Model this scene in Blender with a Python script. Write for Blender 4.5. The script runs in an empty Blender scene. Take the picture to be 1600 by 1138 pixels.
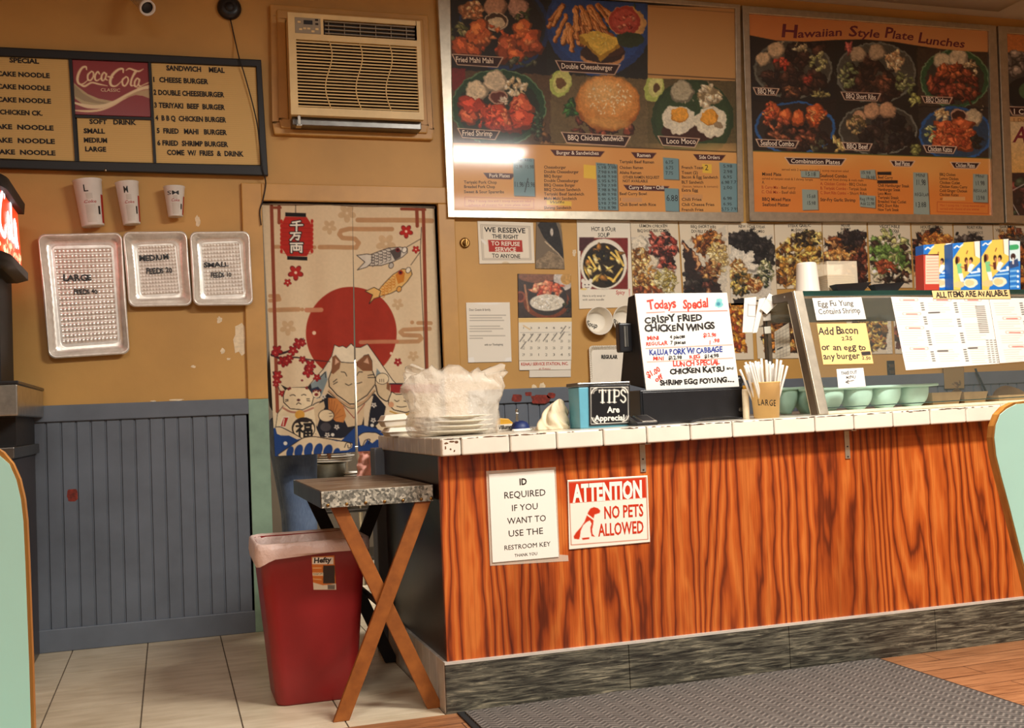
import bpy, math, random
import numpy as np
from mathutils import Vector, Matrix

# ---------------------------------------------------------------- camera, light, exposure
SC = bpy.context.scene
COL = SC.collection
F_PX, YAW, PITCH, ROLL, EYE = 1700.5, .30786, .042564, -.042567, .97
_cy, _sy, _cp, _sp, _cr, _sr = math.cos(YAW), math.sin(YAW), math.cos(PITCH), math.sin(PITCH), math.cos(ROLL), math.sin(ROLL)
FWD = np.array([_sy*_cp, _cy*_cp, _sp]); _r = np.array([_cy, -_sy, 0.]); _u = np.cross(_r, FWD)
RGT = _cr*_r + _sr*_u; UPV = -_sr*_r + _cr*_u
CAM = np.array([0., 0., EYE])
cam_d = bpy.data.cameras.new('camera'); cam = bpy.data.objects.new('camera', cam_d); COL.objects.link(cam)
cam_d.sensor_fit = 'HORIZONTAL'; cam_d.sensor_width = 36; cam_d.lens = F_PX/1600*36; cam_d.clip_start = .02
cam.matrix_world = Matrix(((RGT[0], UPV[0], -FWD[0], 0), (RGT[1], UPV[1], -FWD[1], 0), (RGT[2], UPV[2], -FWD[2], EYE), (0, 0, 0, 1)))
SC.camera = cam
SC.view_settings.view_transform = 'Standard'; SC.view_settings.look = 'None'
SC.view_settings.gamma = 1; SC.view_settings.use_curve_mapping = False
SC.view_settings.exposure = 0.0
W = bpy.data.worlds.new('room_air'); SC.world = W; W.use_nodes = True
W.node_tree.nodes['Background'].inputs[0].default_value = (1, .93, .84, 1)
W.node_tree.nodes['Background'].inputs[1].default_value = .20

def area(name, loc, size, power, col=(1, .95, .87), target=None, spread=None):
    d = bpy.data.lights.new(name, 'AREA'); d.shape = 'RECTANGLE'; d.size, d.size_y = size; d.energy = power; d.color = col
    if spread: d.spread = spread
    o = bpy.data.objects.new(name, d); COL.objects.link(o); o.location = loc
    if target is not None:
        o.rotation_euler = (Vector(target)-Vector(loc)).to_track_quat('-Z', 'Y').to_euler()
    return o
area('ceiling_lamp_and_fill', (2.30, 1.66, 3.13), (1.25, .30), 205)
area('ceiling_lamp_and_fill', (3.35, -.45, 3.13), (1.25, .34), 42)
area('ceiling_lamp_and_fill', (-.45, .95, 3.13), (1.25, .34), 62)  # fill light added for the left wall, no fixture known there
area('ceiling_lamp_and_fill', (.9, -2.2, 3.13), (1.25, .6), 42)  # fill light added behind the camera, no fixture known there
area('kitchen_fill', (.9, 6.05, 2.95), (1.0, .3), 105)  # unseen light added to brighten the kitchen under the curtain

# ---------------------------------------------------------------- pixels <-> world
def dirs(x, y):
    x = np.asarray(x, float); y = np.asarray(y, float)
    return ((x-800)/F_PX)[..., None]*RGT - ((y-569)/F_PX)[..., None]*UPV + FWD
def at_axis(x, y, ax, v):
    d = dirs(x, y); t = (v-CAM[ax])/d[..., ax]
    return CAM + d*t[..., None]
def at_y(x, y, Y): return at_axis(x, y, 1, Y)
def at_z(x, y, z): return at_axis(x, y, 2, z)
def at_x(x, y, X): return at_axis(x, y, 0, X)
def at_plane(x, y, P, n):
    d = dirs(x, y); t = np.dot(np.asarray(P)-CAM, n)/(d@n)
    return CAM + d*t[..., None]
def proj(P):
    q = np.asarray(P, float)-CAM; z = q@FWD
    return 800+F_PX*(q@RGT)/z, 569-F_PX*(q@UPV)/z

YW, YC, XC = 5.21, 3.475, .842        # wall plane, counter front plane, counter end plane
YE = YC-.066                           # counter tile edge

# ---------------------------------------------------------------- materials
def s2l(c):
    c = np.clip(np.asarray(c, float)/255, 0, 1)
    return np.where(c <= .04045, c/12.92, ((c+.055)/1.055)**2.4)
def L4(c): return tuple(float(v) for v in s2l(c)) + (1.,)
class NT:
    def __init__(s, name):
        s.m = bpy.data.materials.new(name); s.m.use_nodes = True; s.t = s.m.node_tree
        s.b = s.t.nodes['Principled BSDF']; s.o = s.t.nodes['Material Output']
    def n(s, kind, ins=None, **kw):
        nd = s.t.nodes.new('ShaderNode'+kind)
        for k, v in kw.items(): setattr(nd, k, v)
        for k, v in (ins or {}).items():
            if isinstance(v, bpy.types.NodeSocket): s.t.links.new(v, nd.inputs[k])
            else: nd.inputs[k].default_value = v
        return nd
    def link(s, a, b): s.t.links.new(a, b)
    def set(s, **kw):
        for k, v in kw.items():
            k = k.replace('_', ' ')
            if isinstance(v, bpy.types.NodeSocket): s.t.links.new(v, s.b.inputs[k])
            else: s.b.inputs[k].default_value = v
    def coord(s, scale=(1, 1, 1), kind='Object', rot=(0, 0, 0)):
        tc = s.n('TexCoord'); return s.n('Mapping', {0: tc.outputs[kind], 'Scale': scale, 'Rotation': rot}).outputs[0]
    def ramp(s, fac, stops):
        r = s.n('ValToRGB', {0: fac}); e = r.color_ramp.elements
        while len(e) < len(stops): e.new(.5)
        for el, (p, c) in zip(e, stops): el.position = p; el.color = L4(c)
        return r.outputs[0]
    def noise(s, vec, scale, detail=4, rough=.55, dist=0):
        return s.n('TexNoise', {'Vector': vec, 'Scale': scale, 'Detail': detail, 'Roughness': rough, 'Distortion': dist}).outputs[0]
    def bump(s, h, strength=.3, dist=.01):
        s.link(s.n('Bump', {'Height': h, 'Strength': strength, 'Distance': dist}).outputs[0], s.b.inputs['Normal'])
    def mix(s, fac, a, b, mode='MIX'):
        nd = s.n('Mix', data_type='RGBA', blend_type=mode)
        for k, v in ((0, fac), (6, a), (7, b)):
            if isinstance(v, bpy.types.NodeSocket): s.link(v, nd.inputs[k])
            else: nd.inputs[k].default_value = v
        return nd.outputs[2]
    def math(s, op, a, b=0., c=0.):
        nd = s.n('Math', operation=op)
        for k, v in enumerate((a, b, c)):
            if isinstance(v, bpy.types.NodeSocket): s.link(v, nd.inputs[k])
            else: nd.inputs[k].default_value = v
        return nd.outputs[0]
M = {}
def flat(name, c, rough=.5, metal=0, var=.06, scale=9, bump=0, bscale=60, **kw):
    """plain painted / plastic surface with slight mottling"""
    t = NT(name); v = t.coord(); nz = t.noise(v, scale)
    a = [max(0, x*(1-var)) for x in c]; b = [min(255, x*(1+var)) for x in c]
    t.set(Base_Color=t.ramp(nz, [(.3, a), (.7, b)]), Roughness=rough, Metallic=metal, **kw)
    if bump: t.bump(t.noise(v, bscale, 3), bump, .004)
    M[name] = t.m; return t.m
def print_mat(name, rough=.6, coat=0., bump=0.):
    t = NT(name); a = t.n('VertexColor', layer_name='ink')
    t.set(Base_Color=a.outputs[0], Roughness=rough, Coat_Weight=coat, Coat_Roughness=.08)
    if bump: t.bump(t.noise(t.coord(), 2.2, 1), bump, .02)
    M[name] = t.m; return t.m

# ---------------------------------------------------------------- objects
def tag(o, label=None, cat=None, group=None, kind=None):
    if label: o['label'] = label
    if cat: o['category'] = cat
    if group: o['group'] = group
    if kind: o['kind'] = kind
    return o
def empty(name, loc, label=None, cat=None, group=None):
    o = bpy.data.objects.new(name, None); COL.objects.link(o); o.location = [float(v) for v in loc]; o.empty_display_size = .05
    return tag(o, label, cat, group)
def wloc(o):
    v = Vector((0, 0, 0))
    while o is not None: v += o.location; o = o.parent
    return v
def link_obj(name, me, parent=None, origin=None):
    o = bpy.data.objects.new(name, me); COL.objects.link(o)
    if parent is not None:
        o.parent = parent; off = wloc(parent); me.transform(Matrix.Translation(-off))
    elif origin is not None:
        o.location = [float(v) for v in origin]; me.transform(Matrix.Translation(-Vector([float(v) for v in origin])))
    return o
class MB:
    """collects shapes in world coordinates, builds ONE mesh object"""
    def __init__(s): s.v = []; s.f = []; s.m = []; s.sm = []
    def add(s, vs, fs, mi=0, smooth=False):
        b = len(s.v); s.v += [tuple(float(q) for q in p) for p in vs]
        for f in fs: s.f.append([b+i for i in f]); s.m.append(mi); s.sm.append(smooth)
        return s
    def hexa(s, p, mi=0):           # p: 4 bottom (ccw) + 4 top
        return s.add(p, [(3, 2, 1, 0), (4, 5, 6, 7), (0, 1, 5, 4), (1, 2, 6, 5), (2, 3, 7, 6), (3, 0, 4, 7)], mi)
    def box(s, x0, x1, y0, y1, z0, z1, mi=0):
        return s.hexa([(x0, y0, z0), (x1, y0, z0), (x1, y1, z0), (x0, y1, z0), (x0, y0, z1), (x1, y0, z1), (x1, y1, z1), (x0, y1, z1)], mi)
    def prism(s, poly, ext, mi=0, smooth=False):
        n = len(poly); e = np.asarray(ext, float); a = [np.asarray(p, float) for p in poly]; b = [p+e for p in a]
        s.add(a+b, [list(range(n)), list(range(2*n-1, n-1, -1))], mi)
        return s.add(a+b, [(i, i+n, (i+1) % n+n, (i+1) % n) for i in range(n)], mi, smooth)
    def loft(s, rings, mi=0, smooth=True, cap0=True, cap1=True):
        n = len(rings[0]); vs = [p for r in rings for p in r]; fs = []
        for k in range(len(rings)-1):
            for i in range(n): fs.append((k*n+i, k*n+(i+1) % n, (k+1)*n+(i+1) % n, (k+1)*n+i))
        s.add(vs, fs, mi, smooth)
        if cap0: s.add(rings[0], [list(range(n-1, -1, -1))], mi)
        if cap1: s.add(rings[-1], [list(range(n))], mi)
        return s
    def tube(s, pts, r, n=10, mi=0, cap=True, flat=None):
        pts = [np.asarray(p, float) for p in pts]; rr = r if hasattr(r, '__len__') else [r]*len(pts); rings = []; pu = None
        for i, p in enumerate(pts):
            t = pts[min(i+1, len(pts)-1)]-pts[max(i-1, 0)]; t = t/np.linalg.norm(t)
            if pu is None:
                pu = np.cross(t, [0, 0, 1.]);
                if np.linalg.norm(pu) < 1e-3: pu = np.array([1., 0, 0])
            u = pu-t*np.dot(pu, t); u /= np.linalg.norm(u); w = np.cross(t, u); pu = u
            rings.append([p+rr[i]*(math.cos(2*math.pi*k/n)*u+math.sin(2*math.pi*k/n)*w) for k in range(n)])
        return s.loft(rings, mi, True, cap, cap)
    def lathe(s, prof, c, n=28, mi=0, axis=(0, 0, 1), cap0=True, cap1=True):
        a = Vector(axis).normalized(); q = Vector((0, 0, 1)).rotation_difference(a); c = Vector([float(v) for v in c])
        rings = [[c+q @ Vector((r*math.cos(2*math.pi*k/n), r*math.sin(2*math.pi*k/n), z)) for k in range(n)] for r, z in prof]
        return s.loft(rings, mi, True, cap0, cap1)
    def ball(s, c, r, mi=0, n=16, sq=(1, 1, 1)):
        c = np.asarray(c, float); rings = []
        for i in range(1, n//2):
            a = math.pi*i/(n//2); rings.append([c+r*np.array([sq[0]*math.sin(a)*math.cos(2*math.pi*k/n), sq[1]*math.sin(a)*math.sin(2*math.pi*k/n), -sq[2]*math.cos(a)]) for k in range(n)])
        return s.loft(rings, mi)
    def grid(s, P, mi=0, smooth=True):  # P[j][i]
        h, w = len(P), len(P[0]); return s.add([p for r in P for p in r], [(j*w+i, j*w+i+1, (j+1)*w+i+1, (j+1)*w+i) for j in range(h-1) for i in range(w-1)], mi, smooth)
    def build(s, name, mats, parent=None, bevel=0, seg=2, label=None, cat=None, group=None, kind=None, origin='base', sub=0, solid=0):
        me = bpy.data.meshes.new(name); me.from_pydata(s.v, [], s.f); me.validate(); 
        for m in (mats if isinstance(mats, (list, tuple)) else [mats]): me.materials.append(M[m] if isinstance(m, str) else m)
        me.polygons.foreach_set('material_index', s.m[:len(me.polygons)]); me.polygons.foreach_set('use_smooth', s.sm[:len(me.polygons)])
        og = None
        if parent is None and origin == 'base':
            a = np.array(s.v); og = ((a[:, 0].min()+a[:, 0].max())/2, (a[:, 1].min()+a[:, 1].max())/2, a[:, 2].min())
        o = link_obj(name, me, parent, og)
        import bmesh
        bm = bmesh.new(); bm.from_mesh(me)
        if s.weld if hasattr(s, 'weld') else True: bmesh.ops.remove_doubles(bm, verts=bm.verts, dist=1e-6)
        bmesh.ops.recalc_face_normals(bm, faces=bm.faces); bm.to_mesh(me); bm.free()
        if solid:
            md = o.modifiers.new('thickness', 'SOLIDIFY'); md.thickness = solid; md.offset = 0
        if sub:
            md = o.modifiers.new('smooth', 'SUBSURF'); md.levels = md.render_levels = sub
        if bevel:
            md = o.modifiers.new('bevel', 'BEVEL'); md.width = bevel; md.segments = seg; md.limit_method = 'ANGLE'; md.angle_limit = .7
        return tag(o, label, cat, group, kind)
def copy_tree(o, parent=None):
    c = o.copy(); COL.objects.link(c)
    if parent is not None: c.parent = parent
    for ch in list(o.children): copy_tree(ch, c)
    return c

# ---------------------------------------------------------------- printed matter: a painter that works on a mesh sheet
def vnoise(x, y, seed=0):
    xi, yi = np.floor(x), np.floor(y); fx, fy = x-xi, y-yi; fx = fx*fx*(3-2*fx); fy = fy*fy*(3-2*fy)
    def h(a, b): v = np.sin(a*127.1+b*311.7+seed*74.7)*43758.5453; return v-np.floor(v)
    return (h(xi, yi)*(1-fx)+h(xi+1, yi)*fx)*(1-fy)+(h(xi, yi+1)*(1-fx)+h(xi+1, yi+1)*fx)*fy
class Cv:
    def __init__(s, X, Y, base): s.X, s.Y = X, Y; s.C = np.tile(np.asarray(base, float), (len(X), 1)); s.base = np.asarray(base, float)
    def sel(s, x0, y0, x1, y1): return np.nonzero((s.X > x0) & (s.X < x1) & (s.Y > y0) & (s.Y < y1))[0]
    def put(s, i, a, col):
        a = np.clip(a, 0, 1)[:, None]; s.C[i] = s.C[i]*(1-a)+np.asarray(col, float)*a
    def poly(s, pts, col, soft=.9, a=1):
        p = np.asarray(pts, float); i = s.sel(p[:, 0].min()-1, p[:, 1].min()-1, p[:, 0].max()+1, p[:, 1].max()+1)
        if not len(i): return s
        x, y = s.X[i], s.Y[i]; ins = np.zeros(len(i), bool); d = np.full(len(i), 1e9)
        for (ax, ay), (bx, by) in zip(p, np.roll(p, -1, 0)):
            if ay != by: ins ^= ((ay > y) != (by > y)) & (x < (bx-ax)*(y-ay)/(by-ay)+ax)
            l2 = (bx-ax)**2+(by-ay)**2+1e-9; t = np.clip(((x-ax)*(bx-ax)+(y-ay)*(by-ay))/l2, 0, 1)
            d = np.minimum(d, np.hypot(x-ax-t*(bx-ax), y-ay-t*(by-ay)))
        s.put(i, (np.where(ins, d, -d)/soft+.5)*a if a == 1 else np.clip(np.where(ins, d, -d)/soft+.5, 0, 1)*a, col); return s
    def rect(s, x0, y0, x1, y1, col, sl=0, a=1):   # sl: y slope along x
        return s.poly([(x0, y0), (x1, y0+sl*(x1-x0)), (x1, y1+sl*(x1-x0)), (x0, y1)], col, a=a)
    def ell(s, cx, cy, rx, ry, col, ang=0, soft=1., wob=0, seed=0, a=1):
        r = max(rx, ry)*(1+wob)+2; i = s.sel(cx-r, cy-r, cx+r, cy+r)
        if not len(i): return s
        dx, dy = s.X[i]-cx, s.Y[i]-cy; c, n = math.cos(ang), math.sin(ang); u, v = (c*dx+n*dy)/rx, (-n*dx+c*dy)/ry
        rr = np.hypot(u, v)
        if wob:
            th = np.arctan2(v, u); rr = rr/(1+wob*(np.sin(3*th+seed)*.5+np.sin(5*th+seed*2.3)*.35+np.sin(8*th+seed*4.1)*.25))
        s.put(i, np.clip((1-rr)*min(rx, ry)/soft+.5, 0, 1)*a, col); return s
    def line(s, pts, w, col, a=1):
        p = np.asarray(pts, float); ws = w if hasattr(w, '__len__') else [w]*len(p); m = max(ws)
        i = s.sel(p[:, 0].min()-m, p[:, 1].min()-m, p[:, 0].max()+m, p[:, 1].max()+m)
        if not len(i): return s
        x, y = s.X[i], s.Y[i]; best = np.full(len(i), -1e9)
        for k in range(len(p)-1):
            (ax, ay), (bx, by) = p[k], p[k+1]; l2 = (bx-ax)**2+(by-ay)**2+1e-9
            t = np.clip(((x-ax)*(bx-ax)+(y-ay)*(by-ay))/l2, 0, 1); best = np.maximum(best, (ws[k]*(1-t)+ws[k+1]*t)/2-np.hypot(x-ax-t*(bx-ax), y-ay-t*(by-ay)))
        s.put(i, np.clip(best+.5, 0, 1)*a, col); return s
    def curve(s, pts, w, col, n=8):
        return s.line(smooth_path(pts, n), w if not hasattr(w, '__len__') else np.interp(np.linspace(0, 1, (len(pts)-1)*n+1), np.linspace(0, 1, len(w)), w), col)
    def lump(s, cx, cy, rx, ry, col, seed=0, ang=0, wob=.18, hi=1.35, lo=.55):
        """one piece of printed food: dark rim, body, light patch"""
        col = np.asarray(col, float); rnd = random.Random(seed)
        s.ell(cx, cy+ry*.08, rx, ry, col*lo, ang, 1.2, wob, seed); s.ell(cx-rx*.06, cy-ry*.1, rx*.82, ry*.8, col, ang, 1.6, wob, seed)
        s.ell(cx-rx*.22, cy-ry*.3, rx*.38, ry*.34, np.minimum(col*hi+12, 255), ang+rnd.uniform(-.6, .6), 1.6, wob, seed+2); return s
    def heap(s, cx, cy, rx, ry, n, r, pal, seed=0, el=(.5, 1.), ang=None, hi=1.35, lo=.5, back=None):
        rnd = random.Random(seed); b_ = getattr(s, 'boost', 1.); rx, ry, n = rx*b_, ry*b_, int(n*b_*b_*(1.5 if b_ > 1 else 1))
        if back is not None: s.ell(cx, cy, rx, ry, back, 0, 2, .1, seed)
        for k in range(n):
            q = rnd.random()**.5; th = rnd.uniform(0, 6.28); rr = rnd.uniform(*r)
            s.lump(cx+math.cos(th)*rx*q, cy+math.sin(th)*ry*q, rr*(1.5 if k % 4 == 1 else 1), rr*rnd.uniform(*el)*(.6 if k % 4 == 1 else 1), pal[rnd.randrange(len(pal))], seed*97+k, rnd.uniform(-1.5, 1.5) if ang is None else ang+rnd.uniform(-.3, .3), .2, hi, lo)
        return s
    def warp(s, amp, sc, seed=0):      # irregular outlines for printed food
        s.X0, s.Y0 = s.X, s.Y
        s.X = s.X0+amp*2*(vnoise(s.X0/sc, s.Y0/sc, seed)-.5)+amp*(vnoise(s.X0/sc*2.6, s.Y0/sc*2.6, seed+5)-.5); s.Y = s.Y0+amp*2*(vnoise(s.X0/sc+40, s.Y0/sc, seed+9)-.5)+amp*(vnoise(s.X0/sc*2.6, s.Y0/sc*2.6+30, seed+7)-.5); return s
    def unwarp(s): s.X, s.Y = s.X0, s.Y0; return s
    def rice(s, cx, cy, r, col=(226, 214, 190), seed=1):
        s.ell(cx, cy, r*1.05, r, np.asarray(col)*.62, 0, 1.5, .05, seed); s.ell(cx-r*.08, cy-r*.1, r*.9, r*.86, col, 0, 3, .05, seed)
        rnd = random.Random(seed)
        for k in range(int(r*1.5)): s.ell(cx+rnd.gauss(0, r*.42), cy+rnd.gauss(0, r*.42), 1.6, .9, np.asarray(col)*rnd.uniform(.82, 1.1), rnd.uniform(0, 3))
        return s
    def grain(s, amt, sc, seed=0, i=None):
        i = np.arange(len(s.X)) if i is None else i
        f = 1+amt*(vnoise(s.X[i]/sc, s.Y[i]/sc, seed)+.5*vnoise(s.X[i]/sc*2.3, s.Y[i]/sc*2.3, seed+3)-.75)
        f = np.where(np.abs(s.C[i]-s.base).max(1) < 5, 1, f)
        s.C[i] = np.clip(s.C[i]*f[:, None], 0, 255); return s
def smooth_path(pts, n=8):
    p = [np.asarray(q, float) for q in pts]; p = [2*p[0]-p[1]]+p+[2*p[-1]-p[-2]]; out = []
    for k in range(1, len(p)-2):
        for j in range(n):
            t = j/n; out.append(.5*((2*p[k])+(-p[k-1]+p[k+1])*t+(2*p[k-1]-5*p[k]+4*p[k+1]-p[k+2])*t*t+(-p[k-1]+3*p[k]-3*p[k+1]+p[k+2])*t**3))
    out.append(p[-2]); return out

GL = {}
_fc = {}
def _tmesh(txt, bold):
    cu = bpy.data.curves.new('t', 'FONT'); cu.body = txt; cu.resolution_u = 2; cu.offset = bold
    o = bpy.data.objects.new('t', cu); me = o.to_mesh(); v = np.array([p.co[:2] for p in me.vertices]).reshape(-1, 2); f = [tuple(p.vertices) for p in me.polygons]
    o.to_mesh_clear(); bpy.data.objects.remove(o); bpy.data.curves.remove(cu); return v, f
def glyph(c, bold=0.):
    k = (c, bold)
    if k not in GL:
        bar = _tmesh('|', 0)[0][:, 0].max(); adv = _tmesh(c+'|', 0)[0][:, 0].max()-bar
        v, f = _tmesh(c, bold) if c != ' ' else (np.zeros((0, 2)), [])
        GL[k] = (v, f, adv)
    return GL[k]
CAPH = float(_tmesh('H', 0)[0][:, 1].max())

class Sheet:
    """a printed sheet: corners tl, tr, br, bl as photo pixels on a plane (or 3D points); painted on a fine grid, lettering as raised-ink faces"""
    def __init__(s, px, plane=None, P3=None, step=1.0, base=(235, 228, 210), thick=.001, wave=None):
        if P3 is None: P3 = [plane(x, y) for x, y in px]
        s.P = [np.asarray(p, float) for p in P3]; tl, tr, br, bl = s.P
        n = np.cross(br-tl, tr-bl); n /= np.linalg.norm(n)
        if np.dot(n, CAM-tl) < 0: n = -n
        s.n = n; s.c = (tl+tr+br+bl)/4
        X, Y = proj(np.array(s.P)); w = max(np.hypot(X[1]-X[0], Y[1]-Y[0]), np.hypot(X[2]-X[3], Y[2]-Y[3])); h = max(np.hypot(X[3]-X[0], Y[3]-Y[0]), np.hypot(X[2]-X[1], Y[2]-Y[1]))
        s.nx = max(2, int(w/step)+1); s.ny = max(2, int(h/step)+1)
        u = np.linspace(0, 1, s.nx)[None, :, None]; v = np.linspace(0, 1, s.ny)[:, None, None]
        s.G = ((tl*(1-u)+tr*u)*(1-v)+(bl*(1-u)+br*u)*v).reshape(-1, 3)
        X, Y = proj(s.G); s.cv = Cv(X, Y, base); s.thick = thick; s.base = base; s.wave = wave
        s.tv = []; s.tf = []; s.tc = []; s.nt = 0
    def _ax(s, x, y):
        p = at_plane(np.array(float(x)), np.array(float(y)), s.c, s.n); u = (s.P[1]-s.P[0]); u /= np.linalg.norm(u); v = (s.P[0]-s.P[3]); v /= np.linalg.norm(v)
        q = np.array([p, p+u*.01, p+v*.01]); X, Y = proj(q); e = np.array([X[1]-X[0], Y[1]-Y[0]]); g = np.array([X[2]-X[0], Y[2]-Y[0]])
        return e/np.linalg.norm(e), g/np.linalg.norm(g)
    def text(s, t, x, y, h, col, w=None, bold=0., hand=0., seed=1, ang=None, center=False, shear=0., lift=.0007, gap=0.):
        ex, ey = s._ax(x, y)
        if ang is not None: ex = np.array([math.cos(ang), math.sin(ang)]); ey = np.array([math.sin(ang), -math.cos(ang)])
        k = h/CAPH; rnd = random.Random(seed); cur = 0; items = []
        for c in t:
            v, f, adv = glyph(c, bold)
            if len(v):
                vv = v.copy()
                if hand:
                    a = rnd.uniform(-.16, .16)*hand; sc = 1+rnd.uniform(-.14, .14)*hand; vv = vv*sc; vv = np.stack([vv[:, 0]*math.cos(a)-vv[:, 1]*math.sin(a), vv[:, 0]*math.sin(a)+vv[:, 1]*math.cos(a)], 1); vv[:, 1] += rnd.uniform(-.07, .07)*hand
                vv[:, 0] += cur+shear*vv[:, 1]; items.append((vv, f))
            cur += adv+gap
        sx = k if w is None else w/max(cur, 1e-6)
        ox = -cur*sx/2 if center else 0
        for vv, f in items:
            px = x+(vv[:, 0]*sx+ox)*ex[0]+vv[:, 1]*k*ey[0]; py = y+(vv[:, 0]*sx+ox)*ex[1]+vv[:, 1]*k*ey[1]
            s.ink(px, py, f, col, lift)
        return s
    def ink(s, px, py, f, col, lift=.0007):
        s.tv.append(at_plane(np.asarray(px, float), np.asarray(py, float), s.c, s.n)+s.n*lift); s.tf += [[s.nt+i for i in q] for q in f]; s.tc.append(np.tile(np.asarray(col, float), (len(px), 1))); s.nt += len(px)
    def shape(s, pts, col, lift=.0005): s.ink([p[0] for p in pts], [p[1] for p in pts], [tuple(range(len(pts)))], col, lift); return s
    def build(s, name, mat='paper', parent=None, label=None, cat=None, group=None):
        nx, ny = s.nx, s.ny; N = nx*ny; G = s.G
        j, i = np.meshgrid(np.arange(ny-1), np.arange(nx-1), indexing='ij'); a = (j*nx+i).ravel(); fr = np.stack([a, a+nx, a+nx+1, a+1], 1)
        ring = list(range(nx))+[k*nx+nx-1 for k in range(1, ny)]+[(ny-1)*nx+k for k in range(nx-2, -1, -1)]+[k*nx for k in range(ny-2, 0, -1)]
        back = G[ring]-s.n*s.thick; R = len(ring)
        V = [G, back]; Cc = [s.cv.C, np.tile(np.asarray(s.base, float), (R, 1))]; faces = fr.tolist()
        if s.wave is None: faces += [[ring[k], ring[(k+1) % R], N+(k+1) % R, N+k] for k in range(R)]; faces.append([N+k for k in range(R)])
        nsm = len(fr)
        if s.nt: V += s.tv; Cc += s.tc; faces += [[N+R+q for q in f] for f in s.tf]
        V = np.concatenate(V); Cc = np.concatenate(Cc)
        if s.wave is not None: V = s.wave(V)
        me = bpy.data.meshes.new(name); me.from_pydata(V.tolist(), [], faces)
        at = me.color_attributes.new('ink', 'FLOAT_COLOR', 'POINT'); at.data.foreach_set('color', np.concatenate([s2l(Cc), np.ones((len(Cc), 1))], 1).astype(np.float32).ravel())
        sm = np.zeros(len(faces), bool); sm[:nsm] = True; me.polygons.foreach_set('use_smooth', sm)
        me.materials.append(M[mat]); og = V.mean(0) if parent is None else None
        if og is not None: og[2] = V[:, 2].min()
        o = link_obj(name, me, parent, og)
        if s.wave is not None: md = o.modifiers.new('thickness', 'SOLIDIFY'); md.thickness = s.thick; md.offset = 0
        return tag(o, label, cat, group)
    def letters(s, name, mat, parent):
        '''the lettering alone, as a mesh of its own on something that is not a sheet'''
        me = bpy.data.meshes.new(name); me.from_pydata(np.concatenate(s.tv).tolist(), [], s.tf); me.materials.append(M[mat]); return link_obj(name, me, parent)
def wall_pl(d=0.): return lambda x, y: at_y(np.array(float(x)), np.array(float(y)), YW-d)
def y_pl(Y): return lambda x, y: at_y(np.array(float(x)), np.array(float(y)), Y)
def pt(x, y, Y): return at_y(np.array(float(x)), np.array(float(y)), Y)
def ptz(x, y, z): return at_z(np.array(float(x)), np.array(float(y)), z)
def ptx(x, y, X): return at_x(np.array(float(x)), np.array(float(y)), X)

# ---------------------------------------------------------------- material library
flat('ochre', (193, 147, 77), .55, var=.05, scale=2.2, bump=.12, bscale=38)
flat('ochre_trim', (194, 146, 76), .45, var=.05, scale=6)
flat('mint_trim', (132, 160, 138), .45, var=.08, scale=9)
flat('slate_paint', (97, 104, 114), .5, var=.08, scale=4)
flat('ceiling_paint', (196, 182, 160), .8, var=.04, scale=2)
flat('kitchen_wall', (96, 88, 76), .7, var=.08, scale=2)
flat('rust_red', (120, 38, 24), .7, var=.3, scale=60)
flat('bare_plaster', (226, 206, 172), .8, var=.06, scale=60)
flat('black_plastic', (22, 22, 25), .35, var=.12, scale=20)
flat('black_matte', (16, 16, 18), .6, var=.1)
flat('dark_frame', (15, 14, 16), .5, var=.15)
flat('maroon_edge', (58, 26, 28), .35)
flat('white_plastic', (226, 222, 214), .35, var=.03)
flat('ac_cream', (226, 198, 140), .45, var=.04)
flat('ac_grey', (150, 138, 116), .45, var=.05)
flat('ac_dark', (40, 33, 26), .7, var=.2, scale=30)
flat('white_tile', (226, 218, 202), .18, var=.02, scale=12)
flat('strip_and_shaded_tile', (196, 188, 176), .25, var=.05, scale=12)  # shaded copy of the white tile, also used for the base strip
flat('grout', (96, 84, 70), .8, var=.15, scale=60)
flat('steel', (176, 172, 162), .28, 1., var=.08, scale=30)
flat('steel_dark', (110, 108, 104), .35, 1., var=.1, scale=14)
flat('alu', (196, 188, 170), .38, .85, var=.05, scale=30)
flat('brass', (150, 116, 66), .35, 1., var=.2, scale=60)
flat('iron_black', (24, 22, 22), .6, .2, var=.2)
flat('can_red', (140, 26, 28), .42, var=.07, scale=5, bump=.08, bscale=90)
flat('rubber_black', (24, 24, 25), .7, var=.15)
flat('mint_laminate', (186, 234, 222), .35, var=.02, scale=3)
flat('teal_box', (92, 158, 178), .4, var=.05)
flat('tan_cup', (226, 184, 116), .6, var=.03)
flat('straw_white', (236, 232, 224), .5, var=.02)
flat('egg_mint', (176, 212, 192), .45, var=.04)
flat('paper_white', (236, 230, 216), .75, var=.02)
flat('napkin_cream', (226, 210, 178), .85, var=.05, scale=30)
flat('kraft', (176, 146, 98), .8, var=.06, scale=20)
flat('foam_white', (236, 228, 212), .7, var=.02)
flat('navy', (26, 44, 96), .5, var=.1)
flat('amber', (212, 158, 40), .5, var=.1)
flat('pink_cloth', (232, 164, 150), .85, var=.16, scale=14)
flat('pot_grey', (120, 118, 106), .4, .5, var=.2)
flat('skin', (196, 144, 112), .5, var=.05)
flat('hair_dark', (34, 26, 22), .5, var=.2, scale=40)
flat('shirt_dark', (44, 46, 56), .85, var=.1)
flat('glass_edge', (28, 58, 52), .15, var=.1)
flat('brown_beam', (92, 78, 62), .5, var=.1)
print_mat('paper', .65); print_mat('gloss_print', .32, .25); print_mat('cloth_print', .9); print_mat('box_print', .4)
print_mat('board_print', .6, .7, .10)

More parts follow.
